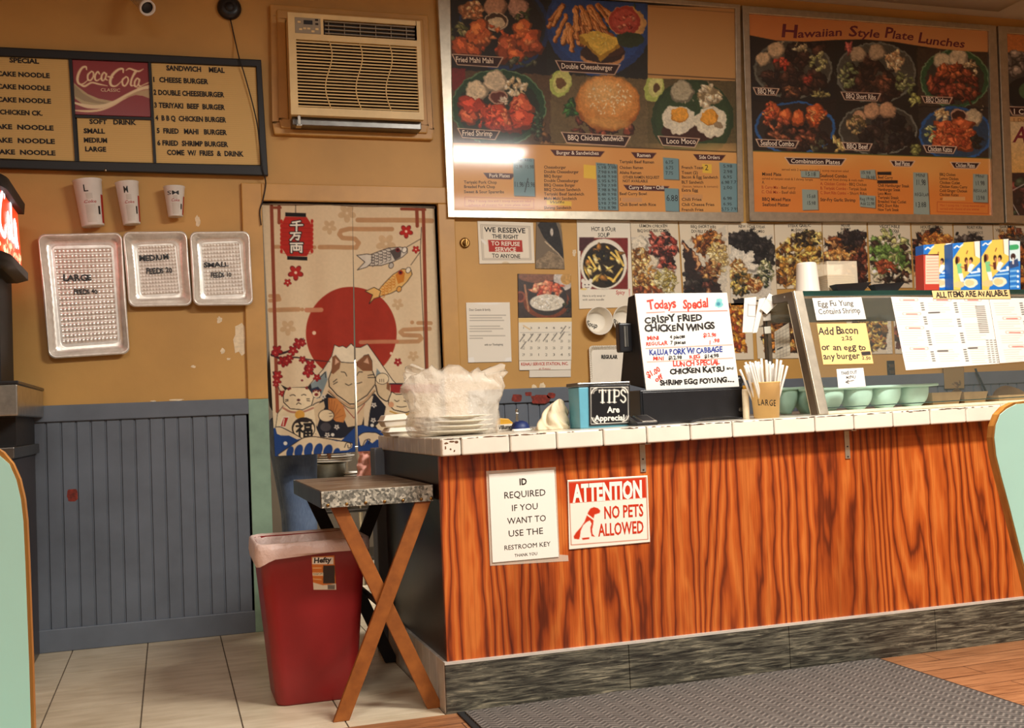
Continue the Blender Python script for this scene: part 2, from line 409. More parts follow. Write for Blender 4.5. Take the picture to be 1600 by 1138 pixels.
t = NT('wood_laminate'); tc = t.n('TexCoord').outputs['Object']
def zst(sx, sz): return t.n('Mapping', {0: tc, 'Scale': (sx, 1, sz)}).outputs[0]
big = t.noise(zst(1, .10), 3.4, 2, .5); med = t.noise(zst(1, .13), 11., 3, .55); wob = t.noise(zst(1, .3), 16., 2)
x = t.n('SeparateXYZ', {0: tc}).outputs
ph = t.math('ADD', t.math('MULTIPLY', x[0], 125.), t.math('ADD', t.math('MULTIPLY', big, 66.), t.math('ADD', t.math('MULTIPLY', med, 15.), t.math('MULTIPLY', wob, 4.))))
ring = t.math('MULTIPLY_ADD', t.math('SINE', ph), .5, .5)
fine = t.noise(zst(210, 3.2), 1., 4, .65); blot = t.noise(zst(5.5, .9), 1., 3)
knot = t.n('TexVoronoi', {'Vector': zst(2.3, 1.5), 'Scale': 1.35, 'Randomness': 1.}).outputs['Distance']
c1 = t.ramp(ring, [(0., (108, 42, 16)), (.07, (148, 62, 22)), (.30, (178, 82, 28)), (.75, (192, 94, 34)), (1., (206, 114, 48))])
c2 = t.ramp(fine, [(.30, (176, 148, 130)), (.55, (255, 255, 255))])
c3 = t.ramp(blot, [(.30, (190, 166, 150)), (.58, (255, 255, 255))])
c4 = t.ramp(knot, [(.015, (70, 40, 30)), (.07, (255, 255, 255))])
t.set(Base_Color=t.mix(.7, t.mix(.7, t.mix(.6, c1, c2, 'MULTIPLY'), c3, 'MULTIPLY'), c4, 'MULTIPLY'), Roughness=.34, Coat_Weight=.1)
M['wood_laminate'] = t.m
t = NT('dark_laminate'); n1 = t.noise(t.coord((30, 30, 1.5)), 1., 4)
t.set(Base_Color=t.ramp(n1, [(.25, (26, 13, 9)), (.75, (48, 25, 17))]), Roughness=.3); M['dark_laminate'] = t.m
t = NT('barn_tile'); tc = t.n('TexCoord').outputs['Object']; mp = t.n('Mapping', {0: tc, 'Scale': (1.6, 1, 22)}).outputs[0]
n1 = t.noise(mp, 4.5, 6, .7, .9); n2 = t.noise(tc, 5., 3)
t.set(Base_Color=t.mix(.55, t.ramp(n1, [(.34, (26, 25, 23)), (.46, (66, 63, 55)), (.56, (112, 108, 94)), (.68, (172, 162, 138))]), t.ramp(n2, [(.3, (120, 122, 118)), (.7, (255, 252, 240))]), 'MULTIPLY'), Roughness=.45)
t.bump(n1, .25, .004); M['barn_tile'] = t.m
t = NT('floor_tile'); v = t.coord(); nz = t.noise(v, 3., 4); nf = t.noise(t.coord((2, 9, 1)), 3., 4)
t.set(Base_Color=t.mix(.6, t.ramp(nz, [(.3, (196, 180, 152)), (.7, (220, 206, 180))]), t.ramp(nf, [(.3, (214, 206, 194)), (.6, (255, 255, 255))]), 'MULTIPLY'), Roughness=.33); M['floor_tile'] = t.m
t = NT('floor_planks'); v = t.coord(); br = t.n('TexBrick', {'Vector': v, 'Scale': 1., 'Mortar Size': .002, 'Brick Width': 1.2, 'Row Height': .115, 'Color1': L4((156, 104, 66)), 'Color2': L4((176, 124, 84)), 'Mortar': L4((70, 40, 24))})
gr = t.noise(t.coord((2.2, 34, 1)), 2.2, 5, .6, .6)
t.set(Base_Color=t.mix(.75, br.outputs[0], t.ramp(gr, [(.3, (138, 116, 100)), (.6, (255, 255, 255))]), 'MULTIPLY'), Roughness=.38); M['floor_planks'] = t.m
t = NT('mat_weave'); v = t.coord((1, 1, 1)); s_ = 84.
xy = t.n('SeparateXYZ', {0: v}).outputs
cell = t.math('MULTIPLY', t.math('FLOOR', t.math('MULTIPLY', xy[0], s_/2)), 1.); alt = t.math('MODULO', t.math('ABSOLUTE', cell), 2.); sg = t.math('MULTIPLY_ADD', alt, 2., -1.)
lx = t.math('FRACT', t.math('MULTIPLY', xy[0], s_/2))
chev = t.math('FRACT', t.math('ADD', t.math('MULTIPLY', xy[1], s_*.5), t.math('MULTIPLY', t.math('MULTIPLY', lx, sg), .9)))
pat = t.math('MULTIPLY_ADD', t.math('SINE', t.math('MULTIPLY', chev, 6.283)), .5, .5)
t.set(Base_Color=t.mix(.5, t.ramp(pat, [(.1, (74, 69, 65)), (.75, (104, 97, 91)), (1., (130, 121, 113))]), t.ramp(t.noise(v, 40., 3), [(.3, (150, 150, 150)), (.7, (255, 255, 255))]), 'MULTIPLY'), Roughness=.85)
t.bump(pat, .5, .006); M['mat_weave'] = t.m
t = NT('galvanised'); vo = t.n('TexVoronoi', {'Vector': t.coord(), 'Scale': 130.}); nz = t.noise(t.coord(), 60., 4)
t.set(Base_Color=t.mix(.5, t.ramp(t.n('SeparateColor', {0: vo.outputs['Color']}).outputs[0], [(.1, (104, 104, 96)), (.6, (176, 174, 160)), (.9, (222, 218, 200))]), t.ramp(nz, [(.35, (120, 120, 112)), (.65, (255, 255, 255))]), 'MULTIPLY'), Roughness=.4, Metallic=.35); M['galvanised'] = t.m
t = NT('worn_zinc'); nz = t.noise(t.coord((2, 5, 2)), 3.2, 5)
t.set(Base_Color=t.ramp(nz, [(.3, (88, 56, 34)), (.5, (120, 96, 72)), (.68, (160, 152, 138))]), Roughness=.3, Metallic=.25); M['worn_zinc'] = t.m
t = NT('table_leg_wood'); nz = t.noise(t.coord((6, 6, 6)), 3., 5)
t.set(Base_Color=t.ramp(nz, [(.3, (122, 66, 20)), (.7, (156, 90, 32))]), Roughness=.5); M['table_leg_wood'] = t.m
t = NT('bent_wood'); nz = t.noise(t.coord((50, 50, 3)), 1., 4)
t.set(Base_Color=t.ramp(nz, [(.3, (136, 84, 30)), (.7, (182, 124, 56))]), Roughness=.35); M['bent_wood'] = t.m
t = NT('foil'); nz = t.noise(t.coord(), 26., 4)
t.set(Base_Color=t.ramp(nz, [(.3, (226, 220, 210)), (.7, (250, 246, 238))]), Roughness=.33, Metallic=.55); t.bump(nz, .25, .004); M['foil'] = t.m
t = NT('denim'); wv = t.noise(t.coord((500, 500, 30)), 1., 2); nz = t.noise(t.coord(), 7., 3)
t.set(Base_Color=t.mix(.5, t.ramp(nz, [(.3, (74, 94, 128)), (.7, (124, 146, 178))]), t.ramp(wv, [(.3, (170, 170, 175)), (.7, (255, 255, 255))]), 'MULTIPLY'), Roughness=.9); M['denim'] = t.m
def clear(name, tint, alpha, rough=.1, bump=0, bs=20):
    t = NT(name); t.set(Base_Color=L4(tint), Roughness=rough, Alpha=alpha, Specular_IOR_Level=.5)
    if bump: t.bump(t.noise(t.coord(), bs, 5, .6), bump, .02)
    M[name] = t.m
clear('glass', (196, 214, 206), .025, .03); clear('plastic_film', (244, 234, 216), .40, .12, .8, 18); clear('liner_film', (240, 214, 204), .93, .3, .6, 14)
clear('clear_box', (236, 222, 196), .30, .08); clear('tape', (238, 226, 204), .35, .2); clear('frost', (232, 222, 208), .85, .3); clear('acrylic', (210, 222, 226), .3, .06)
def glow(name, c, e):
    t = NT(name); t.set(Base_Color=L4(c), Emission_Color=L4(c), Emission_Strength=e, Roughness=.3); M[name] = t.m

# ---------------------------------------------------------------- the room
XDL, XDR = pt(409, 330, YW)[0], pt(683, 330, YW)[0]; ZDT = pt(550, 317, YW)[2]
ZR, ZCEIL = 1.078, 3.19
def struct(mb, name, mat, **k): return mb.build(name, mat, kind='structure', **k)
struct(MB().box(-2.3, XDL, YW, YW+.12, 0, ZCEIL).box(XDL, XDR, YW, YW+.12, ZDT, ZCEIL).box(XDR, 6.4, YW, YW+.12, 0, ZCEIL), 'wall_back', 'ochre')
struct(MB().box(-2.4, -2.3, -3.2, YW+.12, 0, ZCEIL), 'wall_left', 'ochre')
struct(MB().box(6.4, 6.5, -3.2, YW+.12, 0, ZCEIL), 'wall_right', 'ochre')
struct(MB().box(-2.4, 6.5, -3.2, 8.3, ZCEIL, ZCEIL+.08), 'ceiling', 'ceiling_paint')
struct(MB().box(-1.2, 3.2, 8.0, 8.1, 0, ZCEIL), 'wall_far', 'kitchen_wall')
struct(MB().box(-1.3, -1.2, YW+.12, 8.1, 0, ZCEIL), 'wall_kitchen', 'kitchen_wall')
# sagging ceiling tile by the wall
sg = MB(); a = pt(1330, 2, 4.9); P = [[(3.2+1.5*i/14, 3.6+1.5*j/8, ZCEIL-.006-.05*math.sin(math.pi*i/14)*math.sin(math.pi*(j/8*.7+.3))) for i in range(15)] for j in range(9)]
sg.grid(P); struct(sg, 'ceiling', 'ceiling_paint', solid=.008)
# tiled floor: individual bevelled tile field with grout gaps
fl = MB(); fl.box(-2.4, 6.5, YC-.012, 8.1, -.05, -.003, 1)
yy = 4.12-.297*3
xs = [-.425+.313*k for k in range(-7, 23)]; ys = [4.12+.297*k for k in range(-3, 14)]
for i in range(len(xs)-1):
    for j in range(len(ys)-1):
        x0, x1, y0, y1 = xs[i]+.0026, xs[i+1]-.0026, max(ys[j]+.0016, YC-.012), ys[j+1]-.0016
        if y1-y0 > .02: fl.box(x0, x1, y0, y1, -.012, 0, 0)
struct(fl, 'floor', ['floor_tile', 'grout'])
struct(MB().box(-2.4, 6.5, -3.2, YC-.012, -.05, 0), 'floor', 'floor_planks')
# wainscot: beadboard with real grooves
def bead(name, x0, x1, z0, z1):
    pr = []; x = x0; p = .0618
    while x < x1-.001:
        e = min(x+p, x1); pr += [(x, -.012), (e-.010, -.012)]
        if e < x1-.001: pr += [(e-.0075, -.0055), (e-.0025, -.0055)]
        else: pr += [(e, -.012)]
        x = e
    poly = [(a, YW+b, z0) for a, b in pr]+[(x1, YW, z0), (x0, YW, z0)]
    struct(MB().prism(poly[::-1], (0, 0, z1-z0)), name, 'slate_paint')
XT0 = pt(381, 400, YW-.02)[0]
bead('trim_1', -2.3, XT0, .1, 1.02); bead('trim_2', XDR+.12, 6.3, .1, 1.02)
ztr = pt(300, 627, YW)[2]
for nm, x0, x1 in (('trim_3', -2.3, XT0), ('trim_4', XDR+.12, 6.3)):
    struct(MB().box(x0, x1, YW-.024, YW, 1.005, ZR), nm, 'slate_paint', bevel=.004)
struct(MB().box(-2.3, XT0, YW-.022, YW, 0, .10), 'baseboard_back', 'slate_paint', bevel=.004)
# door casing
xl0, xl1 = pt(381, 420, YW-.02)[0], XDL
xr0, xr1 = XDR, pt(714, 420, YW-.02)[0]
zt1 = pt(540, 289, YW-.02)[2]
struct(MB().box(xl0, xl1, YW-.02, YW+.12, ZR-.005, zt1), 'trim_5', 'ochre_trim', bevel=.004)
struct(MB().box(xl0, xl1, YW-.021, YW+.12, 0, ZR-.005), 'trim_6', 'mint_trim', bevel=.003)
struct(MB().box(xl1, xr1, YW-.02, YW+.12, ZDT, zt1), 'trim_7', 'ochre_trim', bevel=.004)
struct(MB().box(xr0, xr1, YW-.02, YW+.12, 0, ZDT), 'trim_8', 'ochre_trim', bevel=.004)
# door leaf swung back into the kitchen, latch plate on its edge
xd = XDR-.045
d = struct(MB().box(xd, xd+.04, YW+.14, YW+.93, .01, ZDT-.01), 'door_1', 'brown_beam')
q = pt(684, 466, YW+.14)
MB().box(xd+.004, xd+.034, YW+.134, YW+.142, q[2]-.05, q[2]+.05).build('latch_plate', 'steel', d)
# window casing of the air conditioner
q = [pt(x, y, YW-.02) for x, y in ((419, 4), (668, 27), (677, 221), (430, 209))]
zA, zB = (q[0][2]+q[1][2])/2, (q[2][2]+q[3][2])/2; xA, xB = (q[0][0]+q[3][0])/2, (q[1][0]+q[2][0])/2
fr = MB()
for a0, a1, b0, b1 in ((xA, xB, zA-.055, zA), (xA, xB, zB, zB+.055), (xA, xA+.055, zB+.055, zA-.055), (xB-.055, xB, zB+.055, zA-.055)): fr.box(a0, a1, YW-.03, YW, b0, b1)
struct(fr, 'trim_9', 'ochre_trim', bevel=.006)
fr = MB()
for a0, a1, b0, b1 in ((xA+.03, xB-.03, zA-.07, zA-.028), (xA+.03, xB-.03, zB+.028, zB+.07), (xA+.03, xA+.07, zB+.07, zA-.07), (xB-.07, xB-.03, zB+.07, zA-.07)): fr.box(a0, a1, YW-.042, YW-.03, b0, b1)
struct(fr, 'trim_10', 'ochre_trim', bevel=.006)
# worn spots in the wall paint: chips with an outline of their own
ch = MB(); rnd = random.Random(5)
for x, y, rx, ry in ((309, 345, 4, 8), (343, 500, 4, 6), (375, 531, 10, 22), (348, 549, 4, 5), (357, 561, 3, 2), (302, 573, 4, 2), (275, 625, 12, 1.5), (240, 627, 5, 1.2), (897, 395, 3, 5), (835, 608, 5, 6), (848, 606, 5, 8), (868, 610, 4, 4), (800, 613, 4, 2)):
    P = []
    for k in range(14):
        a = 6.283*k/14; w = 1+rnd.uniform(-.3, .25); P.append(pt(x+rx*w*math.cos(a), y+ry*w*math.sin(a), YW-.0008))
    ch.add(P, [list(range(13, -1, -1))])
wb = bpy.data.objects['wall_back']
ch.build('peeled_paint', 'bare_plaster', wb)
ch = MB()
for x, y, rx, ry in ((113, 774, 7.5, 9), (808, 622, 8, 6), (845, 624, 14, 7), (826, 616, 5, 3), (861, 618, 6, 4)):
    Y = YW-.0128 if y > 650 else YW-.0250; P = []
    for k in range(14):
        a = 6.283*k/14+.4; w = 1+rnd.uniform(-.12, .2); P.append(pt(x+rx*w*math.copysign(abs(math.cos(a))**.5, math.cos(a)), y+ry*w*math.copysign(abs(math.sin(a))**.5, math.sin(a)), Y))
    ch.add(P, [list(range(13, -1, -1))])
ch.build('worn_patch', 'rust_red', bpy.data.objects['trim_1'])

# ---------------------------------------------------------------- framed plate-lunch menus high on the wall
def frame_bars(inner, outer, Yf, Yb, name, parent, mat='alu'):
    """mitred frame: inner/outer = 4 px corners (tl,tr,br,bl) on plane Yf, extruded back to Yb"""
    I = [pt(x, y, Yf) for x, y in inner]; O = [pt(x, y, Yf) for x, y in outer]; m = MB(); e = (0, Yb-Yf, 0)
    for k in range(4):
        a, b = k, (k+1) % 4; m.prism([O[a], O[b], I[b], I[a]], e)
    return m.build(name, mat, parent, bevel=.004)
def plaque(s, x0, y0, x1, y1, sl, t, th, tx=None, slant=.55, col=(44, 16, 18), edge=(226, 190, 160), w=None):
    h = y1-y0; P = lambda x, y: (x, y+sl*(x-x0))
    s.cv.poly([P(x0, y0), P(x1, y0), P(x1-h*slant, y1), P(x0+h*slant, y1)], edge, .9)
    s.cv.poly([P(x0+2.6, y0+1.2), P(x1-2.6, y0+1.2), P(x1-h*slant-.8, y1-1.2), P(x0+h*slant+.8, y1-1.2)], col, .9)
    if t:
        m = tx if tx is not None else x0+h*slant+2
        s.text(t, m, y1-(h-th)/2-.3+sl*(m-x0), th, (244, 226, 204), w=w if w else (x1-x0)-h*slant*2-4, bold=.012)
def board_reset(c, n, seed):
    pass
O1, O2 = (216, 150, 78), (224, 172, 104)
# --- menu 1
Y1 = YW-.03
e = empty('menu_board', pt(930, 345, Y1), 'large framed menu with sandwich plates and a blank tan square at top right', 'menu board', 'plate lunch menu boards')
s = Sheet([(690, -14), (1151, 14), (1156, 333), (708, 329)], y_pl(Y1), base=(24, 24, 26), thick=.012)
c = s.cv
c.warp(1.5, 5.5, 3)
# photo cells
c.rect(690, -20, 858, 112, (24, 26, 30), .06); c.rect(854, -20, 1014, 122, (30, 34, 34), .06)
c.ell(788, 44, 72, 66, (24, 50, 92)); c.ell(786, 42, 67, 61, (32, 40, 48)); c.ell(786, 42, 62, 56, (30, 30, 30))
c.heap(712, 48, 16, 16, 16, (3, 7), [(110, 112, 66), (150, 140, 96), (84, 90, 48)], 3)
c.heap(736, 16, 19, 14, 22, (3, 6), [(206, 150, 104), (226, 176, 130), (190, 120, 74)], 4, back=(150, 96, 60))
c.rice(774, 10, 17, (196, 150, 120), 2); c.rice(810, 12, 16, (192, 150, 128), 5)
c.heap(820, 26, 12, 12, 10, (3, 5), [(60, 70, 40), (90, 90, 50)], 8)
c.ell(775, 34, 19, 15, (206, 186, 156)); c.ell(775, 33, 16.5, 12.5, (70, 50, 36)); c.ell(775, 36, 14, 9, (220, 200, 164)); c.grain(.15, 3, 2, c.sel(758, 20, 792, 50))
for x, y, rx, ry, k in ((748, 52, 20, 24, 1), (724, 73, 22, 15, 2), (740, 78, 12, 9, 8), (792, 74, 18, 24, 3), (806, 86, 16, 12, 4), (816, 46, 15, 17, 5), (828, 66, 18, 22, 6), (838, 74, 12, 12, 7)):
    c.lump(x, y, rx, ry, [(196, 92, 44), (206, 104, 50), (178, 82, 40), (150, 70, 38)][k % 4], k, .4, .2)
c.heap(780, 62, 56, 32, 40, (2, 5), [(212, 108, 54), (190, 84, 40), (160, 66, 32), (222, 130, 78)], 9, lo=.7)
c.heap(812, 98, 28, 7, 12, (3, 5), [(60, 70, 50), (50, 40, 30), (96, 96, 72)], 6)
c.ell(936, 36, 82, 82, (30, 62, 118)); c.ell(936, 32, 76, 74, (36, 72, 134)); c.heap(965, 30, 40, 40, 18, (4, 8), [(40, 56, 36), (60, 76, 44), (26, 36, 30)], 7)
rnd = random.Random(11)
for k in range(34):
    x = 872+rnd.random()*62; y = 6+rnd.random()*38; a = 1.57+(900-x)*.022+rnd.uniform(-.25, .25); L = rnd.uniform(24, 46)
    p = [(x, y), (x+math.cos(a)*L, y+math.sin(a)*L)]; cc = rnd.choice([(206, 132, 62), (224, 154, 82), (186, 110, 48), (170, 96, 44)])
    c.line([(p[0][0]+1, p[0][1]+1), (p[1][0]+1.6, p[1][1]+1)], 7.5, (104, 56, 24)); c.line(p, 6, cc); c.line([(p[0][0]-1, p[0][1]), (p[1][0]-1, p[1][1])], 1.6, (236, 178, 112))
c.ell(980, 34, 30, 24, (206, 160, 96), .3); c.ell(976, 32, 24, 22, (170, 62, 50), .2); c.ell(976, 32, 19, 17, (192, 82, 66), .2); c.heap(978, 34, 15, 13, 14, (2, 4), [(206, 110, 84), (150, 44, 36), (214, 130, 96)], 13)
c.ell(984, 62, 22, 12, (46, 60, 38)); c.ell(942, 88, 34, 16, (196, 140, 88)); c.ell(942, 82, 34, 17, (52, 32, 26)); c.ell(948, 78, 26, 12, (70, 42, 30))
c.poly([(904, 56), (934, 48), (962, 58), (968, 74), (938, 96), (922, 76), (906, 66)], (172, 130, 38)); c.poly([(906, 55), (934, 48), (962, 58), (966, 70), (938, 88), (924, 74)], (226, 188, 76)); c.heap(936, 62, 18, 8, 8, (1.5, 3), [(236, 204, 100), (206, 166, 60)], 5, lo=.9)
# row 2 cells
c.rect(690, 108, 862, 240, (86, 66, 46), .055); c.rect(860, 116, 1016, 240, (104, 88, 58), .05); c.rect(1012, 122, 1160, 240, (92, 80, 50), .04)
c.rect(700, 106, 728, 140, (120, 34, 36), .05); c.heap(850, 215, 12, 20, 10, (4, 8), [(60, 36, 24), (110, 76, 44)], 20)
c.ell(779, 168, 74, 60, (96, 130, 92)); c.ell(779, 168, 72, 58, (34, 70, 48)); c.ell(779, 170, 64, 50, (30, 44, 36))
c.rice(774, 128, 18, (220, 200, 166), 12); c.rice(745, 143, 17, (224, 204, 168), 14); c.heap(806, 136, 16, 12, 24, (3, 5), [(222, 196, 150), (236, 214, 172), (190, 160, 116)], 15, lo=.7)
for x, y, rx, ry, k in ((738, 166, 24, 16, 1), (732, 182, 16, 12, 2), (776, 182, 26, 20, 3), (790, 194, 24, 12, 4), (814, 166, 20, 18, 5), (816, 186, 22, 18, 6), (770, 196, 16, 8, 7)): c.lump(x, y, rx, ry, [(196, 72, 44), (178, 58, 36), (206, 92, 56)][k % 3], k+40, .3, .24)
c.heap(778, 178, 48, 24, 60, (2, 5), [(208, 84, 52), (184, 62, 38), (152, 46, 28), (222, 116, 76)], 16, lo=.65)
c.ell(779, 152, 15, 11, (180, 140, 116)); c.ell(779, 152, 12, 8, (96, 40, 30)); c.heap(786, 158, 9, 5, 8, (2, 4), [(226, 200, 170)], 17); c.heap(838, 196, 10, 20, 24, (2, 5), [(40, 64, 44), (70, 90, 66), (30, 40, 32)], 18)
c.ell(876, 130, 17, 22, (176, 190, 96), .3); c.ell(878, 128, 14, 18, (206, 206, 120), .3); c.ell(876, 130, 8, 9, (112, 78, 42)); c.ell(1022, 138, 15, 22, (176, 190, 96), .2); c.ell(1024, 136, 11, 16, (210, 210, 130), .2); c.ell(1026, 137, 5, 7, (96, 70, 40))
c.heap(895, 164, 10, 16, 16, (4, 7), [(40, 90, 40), (66, 120, 54), (30, 60, 30)], 21); c.heap(948, 196, 56, 15, 40, (5, 9), [(92, 42, 30), (60, 28, 22), (130, 60, 40), (40, 24, 20)], 22)
c.ell(950, 162, 51, 43, (150, 84, 30), .1); c.ell(950, 158, 49, 40, (202, 132, 60), .1, 4); c.ell(948, 150, 40, 30, (220, 156, 84), .1, 12); c.ell(942, 143, 24, 16, (230, 178, 108), .1, 12); c.ell(950, 192, 34, 9, (196, 140, 72), .1, 6)
for k in range(70):
    a = rnd.uniform(0, 6.28); q = rnd.random()**.6; c.ell(952+math.cos(a)*36*q, 156+math.sin(a)*26*q, 1.7, 1., (244, 224, 178), rnd.uniform(0, 3))
c.ell(1082, 186, 64, 62, (40, 62, 36)); c.ell(1082, 186, 58, 56, (46, 70, 40)); c.rice(1066, 144, 18, (178, 168, 138), 31); c.heap(1108, 150, 18, 16, 34, (3, 6), [(216, 196, 158), (196, 172, 128), (170, 146, 104)], 32, back=(140, 120, 84), lo=.7)
c.ell(1082, 205, 50, 16, (60, 30, 22)); c.ell(1060, 187, 26, 22, (226, 216, 190), .1, 1.5, .1, 3); c.ell(1111, 191, 26, 24, (226, 216, 188), .2, 1.5, .1, 5); c.ell(1062, 180, 14, 12, (186, 120, 30)); c.ell(1062, 179, 13, 11, (236, 164, 56)); c.ell(1108, 184, 13, 13, (186, 120, 30)); c.ell(1107, 183, 12, 12, (236, 164, 56)); c.ell(1122, 196, 8, 5, (150, 130, 100), .5)
c.grain(.16, 2.2, 4); c.grain(.10, 9, 6)
c.unwarp(); c.rect(1012, 8, 1152, 122, (196, 148, 88), .035); c.line([(1012, 116), (1152, 124)], 1.5, (60, 40, 24)); c.line([(1014, 10), (1150, 20)], 1.4, (150, 110, 66))
# orange price panel
c.poly([(690, 222), (860, 226), (1010, 232), (1160, 238), (1160, 340), (690, 340)], O1); 
i = c.sel(690, 224, 1162, 340); k = np.clip((vnoise(c.X[i]/70, c.Y[i]/40, 3)-.3)*1.1, 0, 1)[:, None]; c.C[i] = c.C[i]*(1-k)+np.array(O2, float)*k
c.line([(705, 222), (860, 226), (1010, 232), (1156, 238)], 1.6, (70, 50, 20))
for x0, y0, x1, y1, t, tx in ((705, 84, 787, 101, 'Fried Mahi Mahi', 712), (867, 94, 970, 111, 'Double Cheeseburger', 877), (714, 200, 782, 215, 'Fried Shrimp', 722), (876, 206, 986, 223, 'BBQ Chicken Sandwich', 887), (1027, 212, 1094, 227, 'Loco Moco', 1041)):
    plaque(s, x0, y0, x1, y1, .065, t, 8.2, tx)
for x0, y0, x1, y1, t in ((737, 232, 800, 241, 'Seafood Plates'), (860, 234, 945, 243, 'Burger & Sandwiches'), (986, 238, 1026, 247, 'Ramen'), (1083, 241, 1134, 250, 'Side Orders'), (755, 270, 806, 279, 'Pork Plates'), (974, 289, 1046, 297, 'Curry • Stew • Chili')):
    plaque(s, x0, y0, x1, y1, .03, t, 5.6, None, .8, (70, 22, 26), (70, 22, 26))
INK = (46, 30, 22)
def rows(s, x, ys, items, h=4.6, col=INK, wf=.62, sl=0): 
    for (y, t) in zip(ys, items): s.text(t, x, y, h, col, w=len(t)*h*wf, bold=.012)
rows(s, 725, (287, 294, 302), ('Teriyaki Pork Chop', 'Breaded Pork Chop', 'Sweet & Sour Spareribs'))
rows(s, 850, [263.5+7*k for k in range(8)]+[327], ('Cheeseburger', 'Double Cheeseburger', 'BBQ Burger', 'Double Cheeseburger', 'BBQ Cheese Burger', 'BBQ Chicken Sandwich', 'Teriyaki Beef Sandwich', 'Mahi Mahi Sandwich', 'Shrimp Sandwich'))
rows(s, 968, (255, 264, 272), ('Teriyaki Beef Ramen', 'Chicken Ramen', 'Alisha Ramen')); rows(s, 973, (279, 285), ('OTHER RAMEN REQUEST', 'NOT AVAILABLE'), 4.2, (30, 26, 24), .72)
rows(s, 968, (305, 314, 322), ('Beef Curry Bowl', '1', 'Chili Bowl with Rice')); rows(s, 1065, (264, 272, 279, 287, 299.5, 314, 322, 330), ('French Toast', 'Toast (2)', 'Bacon & Egg Sandwich', 'BLT Sandwich', 'Extra Egg', 'Chili Fries', 'Chili Cheese Fries', 'French Fries'))
s.text('(bacon, lettuce & tomato)', 1066, 293, 3.4, (110, 60, 34), w=56)
c.rect(972, 309, 1003, 316, (200, 146, 96)); c.rect(1067, 304, 1098, 311, (204, 148, 92))
# mini-plate note box
c.line([(726, 308), (834, 311), (834, 326), (726, 322), (726, 308)], 1, (190, 110, 60)); s.text('Mini: 1 scoop rice and 1 scoop macaroni salad', 732, 316, 3.8, (178, 74, 40), w=98); s.text('(choice of meats) for mini plate salad', 732, 322, 3.4, (178, 74, 40), w=96)
# stuck-on price labels (blue) and yellow notes
BL = (112, 146, 152)
for q in ([(801.5, 247), (834, 248), (836, 307), (803, 306)], [(931, 254), (964, 257), (966, 329), (935, 328)], [(1036, 246), (1060, 248), (1061, 281), (1037, 280)], [(1038, 294), (1060, 295), (1061, 331), (1040, 330)], [(1124, 254), (1154, 256), (1155, 332), (1127, 331)]):
    c.poly([(x+1, y+1) for x, y in q], (100, 64, 36)); c.poly(q, BL)
for q in ([(912, 257), (931, 259), (931, 280), (912, 278)], [(854, 312), (893, 315), (893, 322), (854, 320)], [(1097, 256), (1112, 257), (1112, 271), (1098, 270)]): c.poly(q, (232, 190, 64))
HI = (24, 26, 34)
s.text('MINI  REG', 803, 252, 3, HI, w=28); s.text('12.98  15.98', 803, 263, 5.5, HI, w=31, hand=.7); s.text('11.98/13.98', 803, 292, 7.5, HI, w=33, hand=.6); c.line([(820, 300), (825, 279)], 1.1, HI)
for k in range(10): s.text(('5.98 7.98', '7.98 8.98', '8.48 9.98', '5.95 6.95')[k % 4], 934, 264+7*k, 4.4, HI, w=29, hand=.7, seed=k)
s.text('MINI  REG', 933, 258.6, 2.8, HI, w=28)
for k, tt in enumerate(('6.75', '6.75', '7.75')): s.text(tt, 1040, 256+8.5*k, 5, HI, w=12, hand=.6, seed=k)
s.text('6.88', 1041, 314, 9, HI, w=18, hand=.6); s.text('2', 1101, 266, 8, HI, hand=.4)
for k, tt in enumerate(('5.98', '2.98', '6.95', '6.98 7.75', '2.00', '', '6.98', '6.95', '5.75 7.95')): 
    if tt: s.text(tt, 1130 if len(tt) < 5 else 1127, 262+8.4*k, 4.6, HI, w=14 if len(tt) < 5 else 27, hand=.6, seed=k)
s.text('Waffle', 858, 318, 4, HI, w=24, hand=.6, shear=.2)
s.build('menu_print', 'board_print', e)
frame_bars([(704, -18), (1149, 13), (1154, 333), (710, 328)], [(682, -32), (1157, 7), (1162, 346), (702, 338)], Y1-.012, YW, 'frame', e)
# --- menu 2
e = empty('menu_board', pt(1370, 350, Y1), 'framed menu titled Hawaiian Style Plate Lunches above the food posters', 'menu board', 'plate lunch menu boards')
s = Sheet([(1167, 15), (1551, 45), (1556, 341), (1176, 336)], y_pl(Y1), base=(24, 24, 26), thick=.012); c = s.cv
c.warp(1.5, 5.5, 4)
def mx(X, Y): return (1150+X*.3076, Y*.3076)
c.rect(1160, 0, 1570, 130, (30, 24, 20)); c.rect(1303, 60, 1432, 160, (28, 26, 24)); c.rect(1432, 74, 1560, 166, (60, 46, 34), .02)
def E(X, Y, RX, RY, col, **k): x, y = mx(X, Y); c.ell(x, y, RX*.3076, RY*.3076, col, **k)
def HP(X, Y, RX, RY, n, r, pal, seed, **k): x, y = mx(X, Y); c.heap(x, y, RX*.3076, RY*.3076, n, r, pal, seed, **k)
DK = [(40, 24, 20), (58, 34, 26), (28, 18, 16), (74, 44, 32)]
E(290, 350, 200, 150, (104, 104, 92)); E(290, 350, 188, 140, (70, 66, 56)); HP(300, 400, 150, 90, 60, (5, 11), DK, 50); HP(360, 260, 90, 60, 20, (6, 11), DK, 51)
for X, Y, r in ((205, 255, 13), (140, 300, 11)): x, y = mx(X, Y); c.rice(x, y, r, (206, 176, 136), 3)
